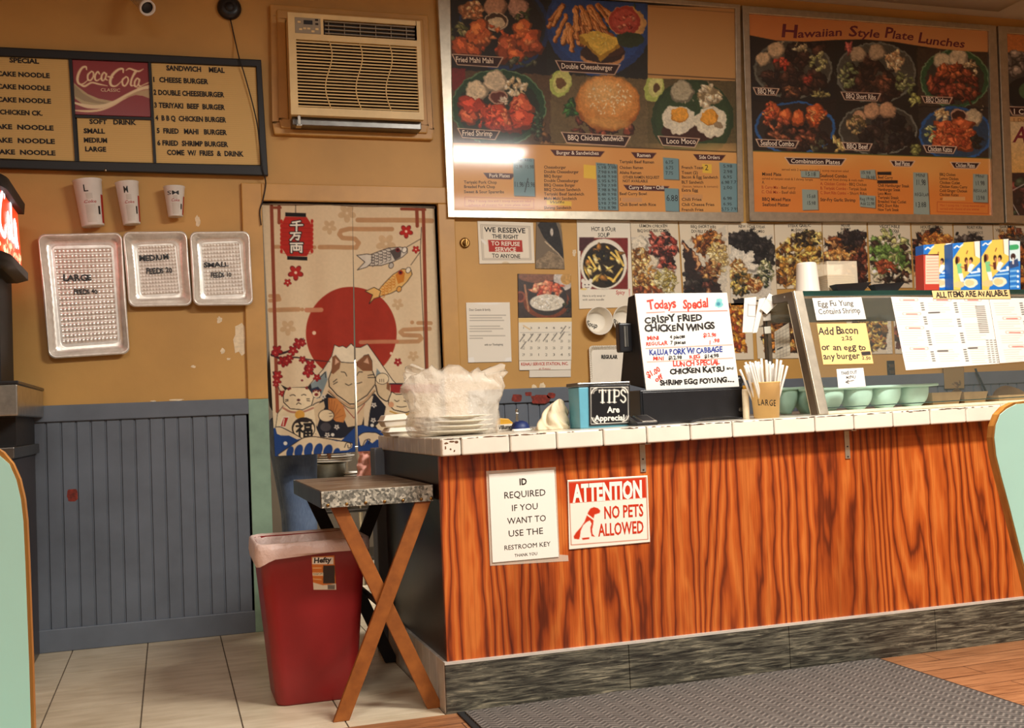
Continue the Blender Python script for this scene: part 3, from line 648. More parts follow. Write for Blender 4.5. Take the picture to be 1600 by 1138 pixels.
HP(230, 315, 30, 28, 10, (3, 6), [(190, 60, 40), (206, 84, 54)], 52); HP(330, 245, 40, 25, 12, (2, 5), [(200, 180, 140), (170, 150, 110)], 53); HP(420, 310, 45, 45, 24, (2, 5), [(150, 148, 92), (190, 180, 128)], 54); HP(370, 400, 30, 40, 8, (3, 6), [(150, 56, 40), (96, 40, 30)], 55); HP(430, 475, 40, 25, 14, (2, 4), [(150, 140, 84), (110, 100, 60)], 56); HP(300, 460, 40, 20, 8, (2, 5), [(150, 96, 60), (100, 60, 40)], 57)
E(710, 370, 205, 155, (110, 112, 100)); E(710, 370, 194, 146, (74, 72, 62)); HP(700, 420, 150, 90, 60, (5, 11), DK, 58); HP(690, 330, 50, 60, 14, (6, 11), DK, 59)
for X, Y, r in ((715, 265, 13), (620, 275, 12)): x, y = mx(X, Y); c.rice(x, y, r, (186, 160, 126), 6)
HP(800, 305, 45, 50, 26, (3, 6), [(216, 178, 130), (190, 146, 100), (226, 196, 150)], 60, lo=.7); HP(570, 380, 45, 60, 26, (2, 5), [(120, 130, 80), (160, 160, 110), (90, 96, 60)], 61); HP(860, 420, 50, 50, 26, (2, 5), [(160, 160, 110), (110, 116, 70)], 62); HP(760, 400, 30, 60, 8, (3, 8), [(130, 76, 50), (90, 54, 38)], 63, ang=1.2); HP(575, 240, 20, 30, 6, (3, 6), [(190, 96, 84)], 64)
E(1112, 400, 176, 150, (110, 140, 100)); E(1112, 400, 170, 144, (46, 84, 50)); E(1112, 405, 150, 126, (52, 50, 40))
for X, Y, r in ((1050, 310, 14), (1130, 300, 15)): x, y = mx(X, Y); c.rice(x, y, r, (214, 196, 160), 9)
HP(1190, 350, 36, 36, 18, (3, 5), [(216, 190, 146), (186, 156, 110)], 65); HP(1110, 430, 125, 90, 80, (4, 9), [(126, 54, 34), (96, 38, 26), (150, 74, 46), (70, 30, 22)], 66)
HP(1100, 360, 60, 30, 12, (5, 9), [(176, 84, 46), (190, 100, 56)], 67)
c.rect(1160, 156, 1308, 240, (34, 26, 22)); c.rect(1306, 158, 1434, 244, (28, 25, 22)); c.rect(1434, 166, 1562, 250, (48, 40, 34))
c.line([mx(85, 510), mx(510, 522), mx(920, 540), mx(1300, 552)], 1.6, (20, 18, 16)); c.line([mx(505, 210), mx(520, 770)], 2, (24, 24, 18)); c.line([mx(915, 230), mx(930, 790)], 2, (30, 28, 20))
E(300, 650, 205, 135, (40, 92, 150)); E(300, 650, 190, 125, (44, 36, 32)); HP(310, 700, 160, 60, 50, (5, 10), DK, 70)
for X, Y, RX, RY in ((190, 565, 34, 44), (250, 590, 34, 44), (315, 600, 34, 46), (400, 580, 46, 60)): x, y = mx(X, Y); c.lump(x, y, RX*.3076, RY*.3076, (206, 96, 48), int(X), .2, .12)
HP(410, 590, 50, 50, 22, (2, 5), [(222, 120, 66), (196, 84, 40), (230, 150, 90)], 71); HP(170, 560, 40, 40, 16, (2, 5), [(206, 120, 66), (180, 76, 44)], 72); HP(290, 690, 120, 25, 16, (3, 7), [(150, 86, 56), (110, 56, 40)], 73, ang=.5); HP(200, 620, 60, 30, 12, (3, 6), [(160, 76, 50), (196, 104, 66)], 74); HP(420, 740, 60, 20, 14, (2, 4), [(120, 110, 80), (70, 70, 50)], 75)
E(720, 660, 200, 130, (112, 112, 100)); E(720, 660, 190, 122, (60, 56, 48)); HP(770, 680, 130, 90, 60, (5, 10), [(34, 26, 24), (50, 36, 30), (24, 20, 20)], 76)
for X, Y, r in ((690, 565, 13), (770, 560, 13), (625, 595, 10)): x, y = mx(X, Y); c.rice(x, y, r, (196, 150, 112), 12)
HP(610, 630, 45, 50, 26, (2, 5), [(190, 150, 100), (150, 130, 84), (110, 90, 56)], 77); HP(520, 735, 25, 35, 10, (3, 6), [(196, 160, 90), (214, 180, 110)], 78); HP(905, 500, 20, 30, 8, (3, 6), [(150, 150, 80), (190, 190, 110)], 79); HP(910, 750, 20, 30, 8, (3, 6), [(130, 130, 70), (90, 90, 50)], 80)
E(1115, 680, 185, 140, (36, 88, 148)); E(1115, 680, 172, 128, (40, 64, 88)); x, y = mx(1205, 600); c.rice(x, y, 14, (206, 184, 146), 15); HP(1050, 590, 40, 30, 18, (3, 5), [(206, 160, 106), (226, 190, 140)], 81); E(1132, 590, 42, 38, (190, 150, 124)); E(1132, 592, 36, 31, (62, 32, 24))
for X, Y in ((1060, 640), (1150, 630), (1050, 690), (1160, 680), (1050, 735), (1160, 735), (1100, 660), (1110, 720)): x, y = mx(X, Y); c.lump(x, y, 18, 10, (184, 88, 48), int(X+Y), .1, .22)
HP(1105, 690, 110, 60, 60, (2, 5), [(206, 112, 64), (170, 72, 38), (150, 60, 32)], 82, lo=.7); HP(985, 680, 20, 50, 14, (2, 4), [(150, 160, 96), (190, 196, 130)], 83); HP(1230, 720, 30, 30, 12, (3, 5), [(36, 40, 36), (26, 28, 26)], 84)
c.unwarp(); c.grain(.18, 2.0, 4); c.grain(.12, 8, 6)
top = [(1160, 0), (1570, 30), (1570, 84)]+[mx(X, Y) for X, Y in ((1300, 265), (1200, 262), (1050, 250), (920, 232), (800, 212), (650, 200), (500, 203), (350, 212), (200, 205), (75, 180), (40, 170))]
c.poly(top, (206, 128, 66)); i = c.sel(1160, 0, 1570, 82); k = np.clip((c.X[i]-1200)/300+.3*vnoise(c.X[i]/60, c.Y[i]/30)-.3, 0, .6)[:, None]*np.all(np.abs(c.C[i]-np.array([206, 128, 66])) < 8, 1)[:, None]; c.C[i] = c.C[i]*(1-k)+np.array([214, 160, 100])*k
c.poly([mx(40, 765), mx(500, 780), mx(1320, 805), (1566, 350), (1160, 350)], (220, 128, 52)); i = c.sel(1160, 236, 1570, 350); k = np.clip(1-(c.Y[i]-240)/60+.5*(vnoise(c.X[i]/50, c.Y[i]/30)-.5), 0, .8)[:, None]; k = k*np.all(np.abs(c.C[i]-np.array([220, 128, 52])) < 8, 1)[:, None]; c.C[i] = c.C[i]*(1-k)+np.array([226, 164, 86])*k
c.line([mx(40, 765), mx(500, 780), mx(1320, 805)], 1.5, (70, 84, 34))
PU = (104, 30, 44)
s.text('H', 1219, 57.5, 20, PU, w=28, bold=.02, shear=.1)
for t, x, y, w, a in (('awaiian', 1246, 59, 70, -.045), ('S', 1325, 56.5, 14, .03), ('tyle', 1339, 57, 35, .06), ('P', 1381, 58.5, 13, .06), ('late', 1393, 60, 34, .09), ('L', 1433, 66.5, 13, .08), ('unches', 1445, 68.5, 62, .10)):
    s.text(t, x, y, 12 if len(t) > 1 else 16, PU, w=w, bold=.018, ang=a, shear=.1)
for XA_, YA_, XB_, YB_, t in ((84, 443, 222, 484, 'BBQ Mix'), (530, 465, 738, 510, 'BBQ Short Ribs'), (940, 487, 1102, 526, 'BBQ Chicken'), (98, 705, 322, 748, 'Seafood Combo'), (535, 722, 695, 764, 'BBQ Beef'), (948, 736, 1124, 778, 'Chicken Katsu')):
    a, b = mx(XA_, YA_); d_, f_ = mx(XB_, YB_); plaque(s, a, b, d_, f_-1, .045, t, 8, None, .5)
for XA_, YA_, XB_, YB_, t in ((245, 798, 562, 836, 'Combination Plates'), (778, 814, 912, 846, 'Beef Plates'), (1085, 822, 1244, 856, 'Chicken Plates')):
    a, b = mx(XA_, YA_); d_, f_ = mx(XB_, YB_); plaque(s, a, b, d_, f_, .022, t, 6.6, None, .7)
def TX(t, X, Y, h, w, col=INK, **k): x, y = mx(X, Y); s.text(t, x, y, h, col, w=w*.3076, **k)
TX('served with 2 scoops rice and 1 scoop macaroni salad', 232, 866, 3.6, 340, (110, 50, 20)); TX('Mixed Plate', 132, 892, 5, 98, bold=.015); TX('served w/ teriyaki steak & 3 shrimp lumpia', 132, 912, 3.6, 258, (84, 40, 20)); TX('A.', 132, 934, 5, 14)
for k, (a, b) in enumerate((('B. Curry Mix', ' - Beef curry'), ('C. Chili Mix', ' - Beef chili'))): TX(a, 130, 958+24*k, 4.6, 84, (176, 62, 30), bold=.01); TX(b, 214, 960+24*k, 4.6, 88)
TX('BBQ Mixed Plate', 132, 1020, 5.2, 146, bold=.015); TX('Seafood Platter', 134, 1047, 5.2, 136, bold=.015); TX('Seafood Combo', 428, 900, 5, 136, bold=.015); TX('served w/ fried shrimp & mahi mahi', 428, 917, 3.6, 220, (84, 40, 20))
for k, (a, b) in enumerate((('A. Chicken Combo', ' - BBQ Chicken'), ('B. Teriyaki Combo', ' - Teriyaki Steak'), ('C. Short Ribs Combo', ' - Short Ribs'))): TX(a, 428, 940+23*k, 4.6, 132, (176, 62, 30), bold=.01); TX(b, 560, 943+23*k, 4.6, 104)
TX('Stir-Fry Garlic Shrimp', 428, 1022, 5, 180, bold=.015)
x, y = mx(718, 873); c.rect(x, y, x+22, y+5, (30, 20, 18)); x, y = mx(718, 916); c.rect(x, y, x+32, y+5, (30, 20, 18))
for k, t in enumerate(('Beef Curry', '', 'Chili Hamburger Steak', 'Hamburger Steak', 'Loco Moco', 'Teriyaki Steak', 'Breaded Veal Cutlet', 'BBQ Short Ribs', 'New York Steak')): t and TX(t, 720, 908+20.5*k, 4.6, len(t)*7.6, bold=.012)
for k, t in enumerate(('BBQ Chicken', 'Lemon Chicken', 'Chicken Cutlet', 'Chicken Katsu Curry', 'Cold Ginger Chicken', 'Chicken Katsu')): TX(t, 1034, 893+20.5*k, 4.4, len(t)*7.4, bold=.012)
a, b = mx(1050, 1000); c.rect(a, b, a+35, b+6, (222, 160, 96)); TX('or', 1036, 1016, 4, 14); a, b = mx(1022, 1026); d_, f_ = mx(1282, 1086); c.line([(a, b), (d_, b+3), (d_, f_), (a, f_-3), (a, b)], 1, (190, 84, 36)); TX('Mini: 1 scoop rice, 1 scoop macaroni salad', 1036, 1048, 3.4, 230, (196, 70, 36)); TX('served with choice of one entree', 1036, 1066, 3.4, 200, (196, 70, 36))
BG = (146, 160, 150)
for q in ([(328, 868), (424, 868), (424, 904), (330, 900)], [(335, 962), (414, 965), (418, 1066), (338, 1068)], [(630, 866), (706, 862), (712, 912), (632, 904)], [(626, 990), (708, 996), (708, 1058), (630, 1050)], [(900, 876), (972, 878), (984, 1094), (902, 1088)], [(1204, 884), (1278, 886), (1280, 1030), (1204, 1026)]):
    P = [mx(*p) for p in q]; c.poly([(x+1, y+1) for x, y in P], (110, 60, 24)); c.poly(P, BG)
for t, X, Y, h, w in (('15.18', 350, 893, 6, 55), ('15.68', 358, 1005, 5.5, 46), ('15.98', 358, 1040, 5.5, 46), ('15.98', 634, 884, 5, 50), ('16.98', 658, 908, 5, 46), ('Reg 19.98', 628, 1018, 4.6, 72), ('Add 22.98', 632, 1042, 4.6, 70), ('MINI', 914, 898, 5, 46), ('11.98', 912, 940, 8.5, 52), ('REGULAR', 908, 996, 5, 72), ('13.88', 910, 1052, 7.5, 56), ('MINI', 1216, 902, 4.6, 44), ('11.98', 1214, 942, 6.5, 50), ('REGULAR', 1206, 976, 4.6, 68), ('13.98', 1218, 1016, 6.5, 46)): TX(t, X, Y, h, w, HI, hand=.6, seed=int(X+Y))
s.build('menu_print', 'board_print', e)
frame_bars([(1171, 21), (1545, 48), (1551, 337), (1179, 331)], [(1160, 8), (1557, 40), (1569, 348), (1172, 345)], Y1-.012, YW, 'frame', e)
# --- menu 3, cut by the frame of view
e = empty('menu_board', pt(1600, 350, Y1), 'framed menu at the far right beside the plate lunch menu, mostly cut off', 'menu board', 'plate lunch menu boards')
s = Sheet([(1566, 46), (1680, 54), (1690, 345), (1575, 342)], y_pl(Y1), base=(40, 36, 32), thick=.012); c = s.cv
c.rect(1560, 40, 1700, 84, (200, 122, 62), .06); c.rect(1560, 82, 1700, 186, (60, 58, 56)); c.heap(1590, 100, 18, 20, 20, (5, 10), [(110, 100, 92), (150, 136, 122), (84, 76, 70)], 3); c.ell(1606, 146, 34, 26, (22, 24, 26)); c.ell(1608, 142, 16, 14, (70, 96, 60)); c.heap(1660, 120, 40, 40, 40, (4, 9), [(150, 90, 50), (110, 60, 36)], 5)
c.rect(1560, 190, 1700, 274, (214, 186, 140)); i = c.sel(1560, 190, 1700, 274); k = np.clip((c.Y[i]-200)/70, 0, 1)[:, None]; c.C[i] = c.C[i]*(1-k)+np.array([222, 168, 92])*k
c.rect(1560, 270, 1700, 350, (50, 30, 28)); c.heap(1595, 305, 36, 30, 30, (5, 10), [(86, 46, 40), (120, 60, 50), (60, 70, 50), (40, 26, 26)], 8); c.line([(1572, 300), (1592, 336)], 1.2, (190, 180, 170)); c.line([(1574, 302), (1600, 288)], 1.2, (190, 180, 170))
c.grain(.15, 2.5, 3)
plaque(s, 1574, 166, 1640, 180, .03, None, 8); s.text('1 Choice', 1582, 178, 8, (240, 226, 206), w=44, bold=.012); c.rect(1576, 182, 1650, 190, (206, 160, 104)); s.text('1 Dozen', 1582, 190, 5.5, (120, 80, 40), w=34)
s.text('A', 1583, 222, 24, (120, 34, 46), w=20, bold=.02, shear=.25); s.text('la carte', 1604, 222, 14, (120, 34, 46), w=54, bold=.01, shear=.2)
s.build('menu_print', 'board_print', e)
frame_bars([(1574, 52), (1676, 60), (1684, 338), (1584, 336)], [(1560, 40), (1690, 48), (1700, 352), (1572, 348)], Y1-.012, YW, 'frame', e)

# ---------------------------------------------------------------- letter board with pressed-on letters
YB = YW-.035
e = empty('letter_board', pt(200, 270, YB), 'black framed letter board with a red soft drink panel in its middle', 'letter board')
outer = [(-150, 66), (408, 93.5), (419, 274.5), (-140, 259)]
MB().prism([pt(x, y, YB+.006) for x, y in outer], (0, .02, 0)).build('backing', 'dark_frame', e)
frame_bars([(-136, 82), (400, 104), (407, 258), (-128, 246)], outer, YB-.012, YB+.008, 'frame', e, 'dark_frame')
m = MB()
for q in ([(107, 90), (112.5, 91), (121.5, 252), (117, 252)], [(231.5, 97), (236, 97.5), (244.5, 256), (240, 256)], [(116, 179.5), (236, 183.5), (236.3, 187.5), (117, 183.5)]): m.prism([pt(x, y, YB-.008) for x, y in q], (0, .014, 0))
m.build('divider', 'dark_frame', e)
PB = (214, 178, 110)
def letters(px, nm, rows_, ribs=(186, 150, 88)):
    s = Sheet(px, y_pl(YB), base=PB, thick=.004); c = s.cv; (x0, y0), (x1, y1), _, (x3, y3) = px; n = int((y3-y0)/3.1)
    for k in range(n):
        y = y0+(y3-y0)*(k+.5)/n; c.line([(x0-4, y), (x1+12, y+(y1-y0)*1.)], .7, ribs, .55)
    for t, x, y, h, w in rows_: s.text(t, x, y, h, (20, 17, 16), w=w, bold=.038, lift=.002)
    return s, s.build(nm, 'paper', e) if nm else None
Z = .275
L = [('SPECIAL', 55, 356, 28, 165)]
letters([(-140, 80), (107, 92), (120, 252), (-130, 243)], 'letter_panel', [('SPECIAL', 15, 97.5, 7, 46), ('E CAKE NOODLE', -14, 118, 7, 92), ('E CAKE NOODLE', -14, 138, 7, 93), ('E CAKE NOODLE', -14, 158.5, 7, 94), ('CHICKEN CK.', 0, 178.5, 7, 67), ('PLAIN  CAKE  NOODLE', -60, 199.5, 7, 144), ('BEEF   CAKE  NOODLE', -56, 221, 7, 142), ('PORK   CAKE  NOODLE', -56, 239.5, 7, 143)])
letters([(236, 97.5), (400, 105), (408, 258), (244, 256)], 'letter_panel', [('SANDWICH    MEAL', 260, 110, 7.5, 91), ('1  CHEESE BURGER', 238, 128, 7.5, 87), ('2 DOUBLE CHEESEBURGER', 240, 148, 7.5, 110), ('3 TERIYAKI  BEEF  BURGER', 241, 168, 7.5, 110), ('4  B B Q  CHICKEN BURGER', 243, 188, 7.5, 110), ('5  FRIED   MAHI   BURGER', 245, 208, 7.5, 109), ('6 FRIED  SHRIMP BURGER', 246, 227, 7.5, 110), ('COME  W/  FRIES  &  DRINK', 261, 242, 7.5, 119)])
letters([(120, 184), (236, 187), (240, 255), (124, 252)], 'letter_panel', [('SOFT   DRINK', 140, 193.5, 7, 72), ('SMALL', 131, 208, 7, 33), ('MEDIUM', 131, 222.5, 7, 37), ('LARGE', 133, 236.5, 7, 33)])
s = Sheet([(112.5, 92), (231.5, 97.5), (236, 183), (117, 179)], y_pl(YB), base=(138, 30, 34), thick=.004); c = s.cv
def zb(*P): return [(X*Z, Y*Z) for X, Y in P]
c.poly(zb((420, 470), (440, 490), (500, 535), (560, 560), (640, 575), (700, 560), (640, 600), (560, 618), (480, 600), (425, 560)), (188, 168, 122)); c.poly(zb((420, 480), (470, 530), (540, 570), (620, 588), (560, 590), (480, 575), (422, 545)), (158, 136, 96))
c.curve(zb((425, 585), (500, 605), (580, 605), (650, 580), (730, 535), (800, 505), (850, 493)), [3, 6, 6, 5, 4, 5, 6], (236, 214, 170)); c.curve(zb((425, 628), (500, 632), (570, 625), (640, 600), (700, 565), (760, 535), (850, 520)), [2, 3.5, 3.5, 2.5, 2, 3, 4], (232, 206, 158)); c.poly(zb((700, 560), (780, 520), (850, 505), (850, 560), (810, 545), (770, 540)), (190, 160, 116)); c.curve(zb((780, 500), (820, 480), (850, 468)), 1.6, (232, 206, 158))
CR = (240, 216, 172)
def pen(P, w): c.curve(zb(*P), w, CR)
pen([(492, 395), (488, 380), (468, 385), (448, 415), (440, 450), (448, 475), (470, 478), (500, 455)], [2, 3, 3.6, 4.2, 4.2, 3.4, 2.2, 1.2])     # C
pen([(520, 405), (500, 425), (500, 452), (515, 456), (530, 435), (530, 412), (520, 405)], [2.2, 3, 3, 2.4, 2.6, 2.4, 2])     # o
pen([(565, 420), (556, 408), (542, 425), (540, 450), (552, 458), (572, 445)], [2.4, 2.6, 3, 3, 2.4, 1.4])     # c
pen([(604, 425), (592, 412), (578, 430), (578, 454), (590, 456), (604, 430), (604, 420), (600, 448), (612, 456)], [2.2, 2.4, 3, 3, 2, 2.2, 2.6, 2.4, 1.4])     # a
pen([(614, 436), (640, 440)], [2.4, 2.4])
pen([(700, 412), (698, 392), (672, 396), (640, 425), (626, 462), (634, 486), (660, 488), (690, 462)], [2, 3, 3.6, 4.4, 4.4, 3.6, 2.2, 1.2])     # C
pen([(715, 400), (735, 390), (765, 400), (790, 405), (815, 392)], [1.2, 2.6, 3, 2.6, 1])
pen([(716, 436), (696, 455), (698, 482), (712, 487), (728, 462), (726, 442), (716, 436)], [2.2, 3, 3, 2.4, 2.6, 2.4, 2])     # o
pen([(738, 478), (760, 430), (775, 408), (768, 405), (748, 450), (744, 484), (760, 486)], [1.2, 2, 2, 2.4, 3.2, 3, 1.4])     # l
pen([(792, 455), (780, 445), (766, 464), (766, 488), (778, 490), (792, 462), (792, 452), (788, 482), (802, 490)], [2.2, 2.4, 3, 3, 2, 2.2, 2.6, 2.4, 1.4])     # a
pen([(452, 478), (480, 490), (520, 470), (560, 478), (610, 488)], [2.4, 3.4, 2.6, 2.6, 1])
s.text('CLASSIC', 157, 143, 5, CR, w=31, ang=.02)
s.build('drink_panel', 'gloss_print', e)
MB().ball(pt(165, 266, YB-.012), .006).build('screw', 'steel', e)

# ---------------------------------------------------------------- food posters under the menus
PW = (224, 210, 184)
GP = 'food posters taped in a row under the menus'
def poster(px, paint, texts, label, group=GP, d=.004, base=PW, name='food_poster', cat='poster', step=1., mat='paper'):
    s = Sheet(px, wall_pl(d), base=base, thick=.0012, step=step); fd = name == 'food_poster' and 'soup in' not in label; s.cv.boost = 1.22 if fd else 1.; fd and s.cv.warp(2.1, 5.5, len(label)); paint(s.cv, s)
    for t in texts: s.text(*t[:5], **(t[5] if len(t) > 5 else {}))
    return s.build(name, mat, None, label, cat, group)
BK = (30, 26, 24)
HK = dict(hand=.8, bold=.01)
def H2(w, seed): return dict(hand=.8, bold=.01, w=w, seed=seed)
SOUP = [(226, 190, 96), (206, 160, 66), (40, 30, 20), (24, 20, 16), (240, 214, 140), (150, 100, 40)]
def p1(c, s):
    c.rect(907, 372, 981, 452, (120, 30, 26)); c.rect(905, 371, 928, 392, (70, 30, 36)); c.ell(943, 413, 37, 40, (196, 186, 166)); c.ell(943, 413, 36, 39, (232, 224, 206)); c.ell(943, 415, 32, 35, (40, 30, 18))
    c.heap(943, 415, 29, 32, 46, (3.5, 7.5), SOUP, 101, (.3, .8)); c.heap(946, 398, 16, 10, 8, (4, 7), [(26, 24, 22), (40, 36, 32)], 102)
    for a, b in (((962, 392), (974, 415)), ((958, 440), (972, 420)), ((920, 402), (930, 418)), ((955, 395), (966, 405))): c.line([a, b], 3.5, (236, 200, 100))
    c.grain(.2, 2, 3, c.sel(906, 370, 984, 452)); c.poly([(983, 452), (983, 470), (984, 452)], (200, 40, 40))
    c.ell(917, 446, 8, 8, (232, 226, 212)); c.ell(911, 439, 3, 3.5, (232, 226, 212)); c.ell(923, 439, 3, 3.5, (232, 226, 212)); c.ell(914, 445, 1, 1, (40, 30, 30)); c.ell(920, 445, 1, 1, (40, 30, 30)); c.line([(914, 449), (917, 450), (920, 449)], .8, (90, 60, 50)); c.ell(912, 452, 5, 1.5, (226, 200, 120))
poster([(901, 344), (984.5, 345), (989, 480), (905, 483)], p1, [('HOT & SOUR', 924, 361, 6, BK, H2(38, 2)), ('SOUP', 934, 370, 6, BK, H2(18, 3)), ('Spicy', 962, 460, 6, (190, 40, 34), dict(w=14, shear=.15, bold=.01)), ('Here is only soup or', 910, 464, 3.2, (90, 80, 70), dict(w=36)), ('with extra noodle', 910, 470, 3.2, (90, 80, 70), dict(w=34))], 'poster of hot and sour soup in a round white bowl', base=(232, 224, 206))
MEAT = [(120, 40, 30), (70, 28, 24), (170, 76, 60), (44, 24, 22), (196, 110, 90)]
NOOD = [(226, 180, 110), (196, 140, 70), (150, 96, 40), (240, 206, 144), (110, 66, 30)]
DARK = [(40, 36, 34), (24, 22, 24), (56, 50, 46), (30, 26, 26)]
def p2(c, s):
    c.rect(985, 369, 1056, 458, (210, 200, 184), .02); c.heap(1036, 386, 18, 18, 36, (3, 7), MEAT, 111); c.heap(1044, 408, 12, 16, 20, (3, 6), MEAT, 112); c.rice(999, 382, 13, (226, 214, 190), 3); c.rice(1017, 411, 12, (222, 208, 180), 4)
    c.heap(998, 405, 14, 14, 40, (2.5, 5), NOOD, 113); c.heap(1004, 437, 20, 18, 60, (2.5, 5), NOOD, 114); c.heap(1040, 440, 14, 16, 46, (2, 4), [(230, 214, 160), (200, 180, 110), (150, 130, 60)], 115); c.heap(1010, 455, 20, 6, 16, (2, 5), [(110, 50, 30), (150, 80, 40)], 116)
    c.grain(.2, 2, 5, c.sel(985, 370, 1057, 470))
poster([(985, 346), (1059, 346), (1066, 472), (990, 473)], p2, [('LEMON CHICKEN', 999, 355.5, 4.5, BK, H2(44, 5)), ('BBQ SHORT RIBS COMBO', 996, 363, 4.5, BK, H2(50, 6))], 'poster of lemon chicken and barbecue ribs, directly right of the soup poster')
def p3(c, s):
    c.poly([(1066, 372), (1072, 376), (1134, 352), (1136, 458), (1072, 460)], (206, 196, 176)); c.heap(1108, 380, 18, 14, 50, (3, 6), [(206, 130, 60), (150, 84, 36), (176, 104, 44), (236, 190, 120), (90, 46, 24)], 121)
    c.heap(1122, 404, 12, 20, 50, (2, 4.5), [(236, 210, 150), (206, 170, 100), (226, 190, 130)], 122); c.poly([(1066, 374), (1086, 394), (1092, 412), (1110, 428), (1124, 444), (1128, 460), (1072, 460)], (46, 34, 32))
    for p in ([(1084, 396), (1092, 414), (1088, 422)], [(1068, 382), (1074, 392)], [(1102, 434), (1108, 456)]): c.line(p, 6, (120, 70, 46)); c.line(p, 2.5, (210, 160, 110))
    c.heap(1090, 440, 22, 16, 20, (3, 7), DARK+[(90, 50, 40)], 123); c.heap(1112, 425, 12, 14, 20, (2, 5), [(150, 96, 56), (96, 56, 36), (200, 150, 90)], 124); c.grain(.2, 2, 5, c.sel(1064, 368, 1137, 460))
poster([(1061, 346), (1137, 348), (1142, 474), (1069, 474)], p3, [('BBQ SHORT RIBS', 1079, 356, 4.6, BK, H2(40, 7)), ('DOUBLE COMBO', 1080, 363.5, 4.6, BK, H2(38, 8))], 'poster of dark short ribs beside fried chicken, above the specials board')
def p4(c, s):
    c.rect(1142, 368, 1206, 464, (206, 198, 182)); c.rice(1154, 400, 14, (220, 212, 194), 5); c.rice(1174, 410, 16, (226, 216, 196), 6); c.heap(1164, 376, 20, 9, 26, (4, 9), DARK, 131); c.heap(1196, 396, 11, 16, 26, (4, 8), DARK, 132); c.heap(1184, 382, 14, 8, 14, (4, 7), DARK, 133)
    c.heap(1152, 424, 10, 14, 30, (2, 5), NOOD, 134); c.heap(1164, 444, 18, 14, 46, (2, 5), [(60, 60, 34), (206, 170, 90), (30, 30, 22), (150, 110, 50)], 135); c.heap(1197, 426, 9, 18, 50, (1.5, 3.5), [(226, 216, 170), (90, 96, 60), (40, 44, 34), (190, 180, 130)], 136); c.lump(1178, 446, 12, 11, (200, 130, 70), 3); c.heap(1178, 444, 10, 9, 14, (2, 4), [(226, 160, 90), (130, 70, 30), (240, 200, 140)], 137); c.grain(.2, 2, 5, c.sel(1142, 366, 1207, 466)); c.rect(1147, 466, 1166, 474, (24, 22, 22))
poster([(1137, 348), (1209, 350), (1215, 477), (1142, 477)], p4, [('NEW YORK STEAK', 1154, 356, 4.4, BK, H2(42, 9)), ('W/ SHRIMP COMBO', 1155, 363, 4.4, BK, H2(40, 10))], 'poster of blackened steak slices over rice and salad, fourth in the row')
def p5(c, s):
    c.heap(1249, 402, 30, 26, 100, (3, 7), [(226, 180, 90), (196, 140, 50), (110, 66, 24), (60, 36, 18), (240, 210, 130)], 141, (.3, .7)); c.heap(1262, 372, 22, 8, 20, (3, 6), [(226, 190, 110), (60, 44, 26), (30, 24, 18)], 142); c.heap(1240, 430, 26, 14, 50, (3, 6), [(176, 120, 50), (120, 70, 30), (60, 36, 20), (220, 170, 90)], 143); c.grain(.22, 2, 5, c.sel(1212, 364, 1286, 449))
poster([(1210, 350), (1284, 348), (1287, 450), (1214, 452)], p5, [('STEAK GARLIC', 1231, 355.5, 4.2, BK, H2(36, 11)), ('MUSHROOM', 1236, 362, 4.2, BK, H2(26, 12))], 'poster of steak with garlic mushrooms, behind the upturned white tub')
def p6(c, s):
    c.heap(1322, 395, 28, 24, 90, (3, 7), [(70, 40, 26), (150, 84, 44), (200, 140, 84), (36, 26, 24), (110, 60, 36)], 151, (.4, .8)); c.heap(1334, 372, 16, 8, 20, (3, 6), [(36, 30, 30), (60, 44, 40)], 152); c.heap(1346, 420, 8, 26, 24, (3, 6), [(120, 60, 40), (70, 34, 28), (44, 26, 24)], 153); c.heap(1310, 398, 16, 6, 12, (3, 6), [(236, 180, 110), (206, 140, 70)], 154); c.grain(.22, 2, 5, c.sel(1288, 366, 1356, 449))
poster([(1285, 347), (1354, 347), (1357, 450), (1289, 451)], p6, [('HOUSE', 1314, 354.5, 4, BK, H2(14, 13)), ('SHRIMP', 1313, 360, 4, BK, H2(16, 14)), ('CAKE NOODLE', 1308, 366, 4, BK, H2(32, 15))], 'poster of glazed brown noodles, behind the clear napkin box')
def p7(c, s):
    c.heap(1390, 402, 30, 32, 70, (4, 8), [(226, 212, 176), (120, 146, 76), (84, 110, 50), (240, 228, 196), (60, 40, 30), (196, 190, 120)], 161, (.35, .9)); c.heap(1384, 418, 10, 9, 12, (3, 6), [(150, 70, 44), (190, 100, 60)], 162); c.heap(1378, 390, 20, 3, 6, (4, 8), [(110, 140, 66)], 163); c.heap(1404, 434, 14, 10, 14, (3, 6), [(30, 24, 22), (226, 206, 170), (90, 56, 40)], 164); c.grain(.2, 2, 5, c.sel(1358, 362, 1424, 449))
poster([(1356, 348), (1422, 349), (1426, 450), (1361, 450)], p7, [('VEGETABLE', 1374, 356, 4.4, BK, H2(32, 16)), ('CAKE NOODLE', 1375, 363, 4.4, BK, H2(30, 17))], 'poster of green vegetables and squid on cake noodle, left of the cookie boxes')
def p8(c, s):
    c.heap(1456, 400, 26, 34, 90, (3, 7), [(40, 28, 26), (70, 44, 34), (26, 20, 20), (110, 60, 40)], 171); c.heap(1462, 374, 20, 8, 34, (2, 5), [(200, 116, 50), (226, 150, 70), (150, 80, 36)], 172); c.heap(1438, 424, 8, 10, 10, (3, 5), [(206, 150, 100), (90, 50, 36)], 173); c.grain(.22, 2, 5)
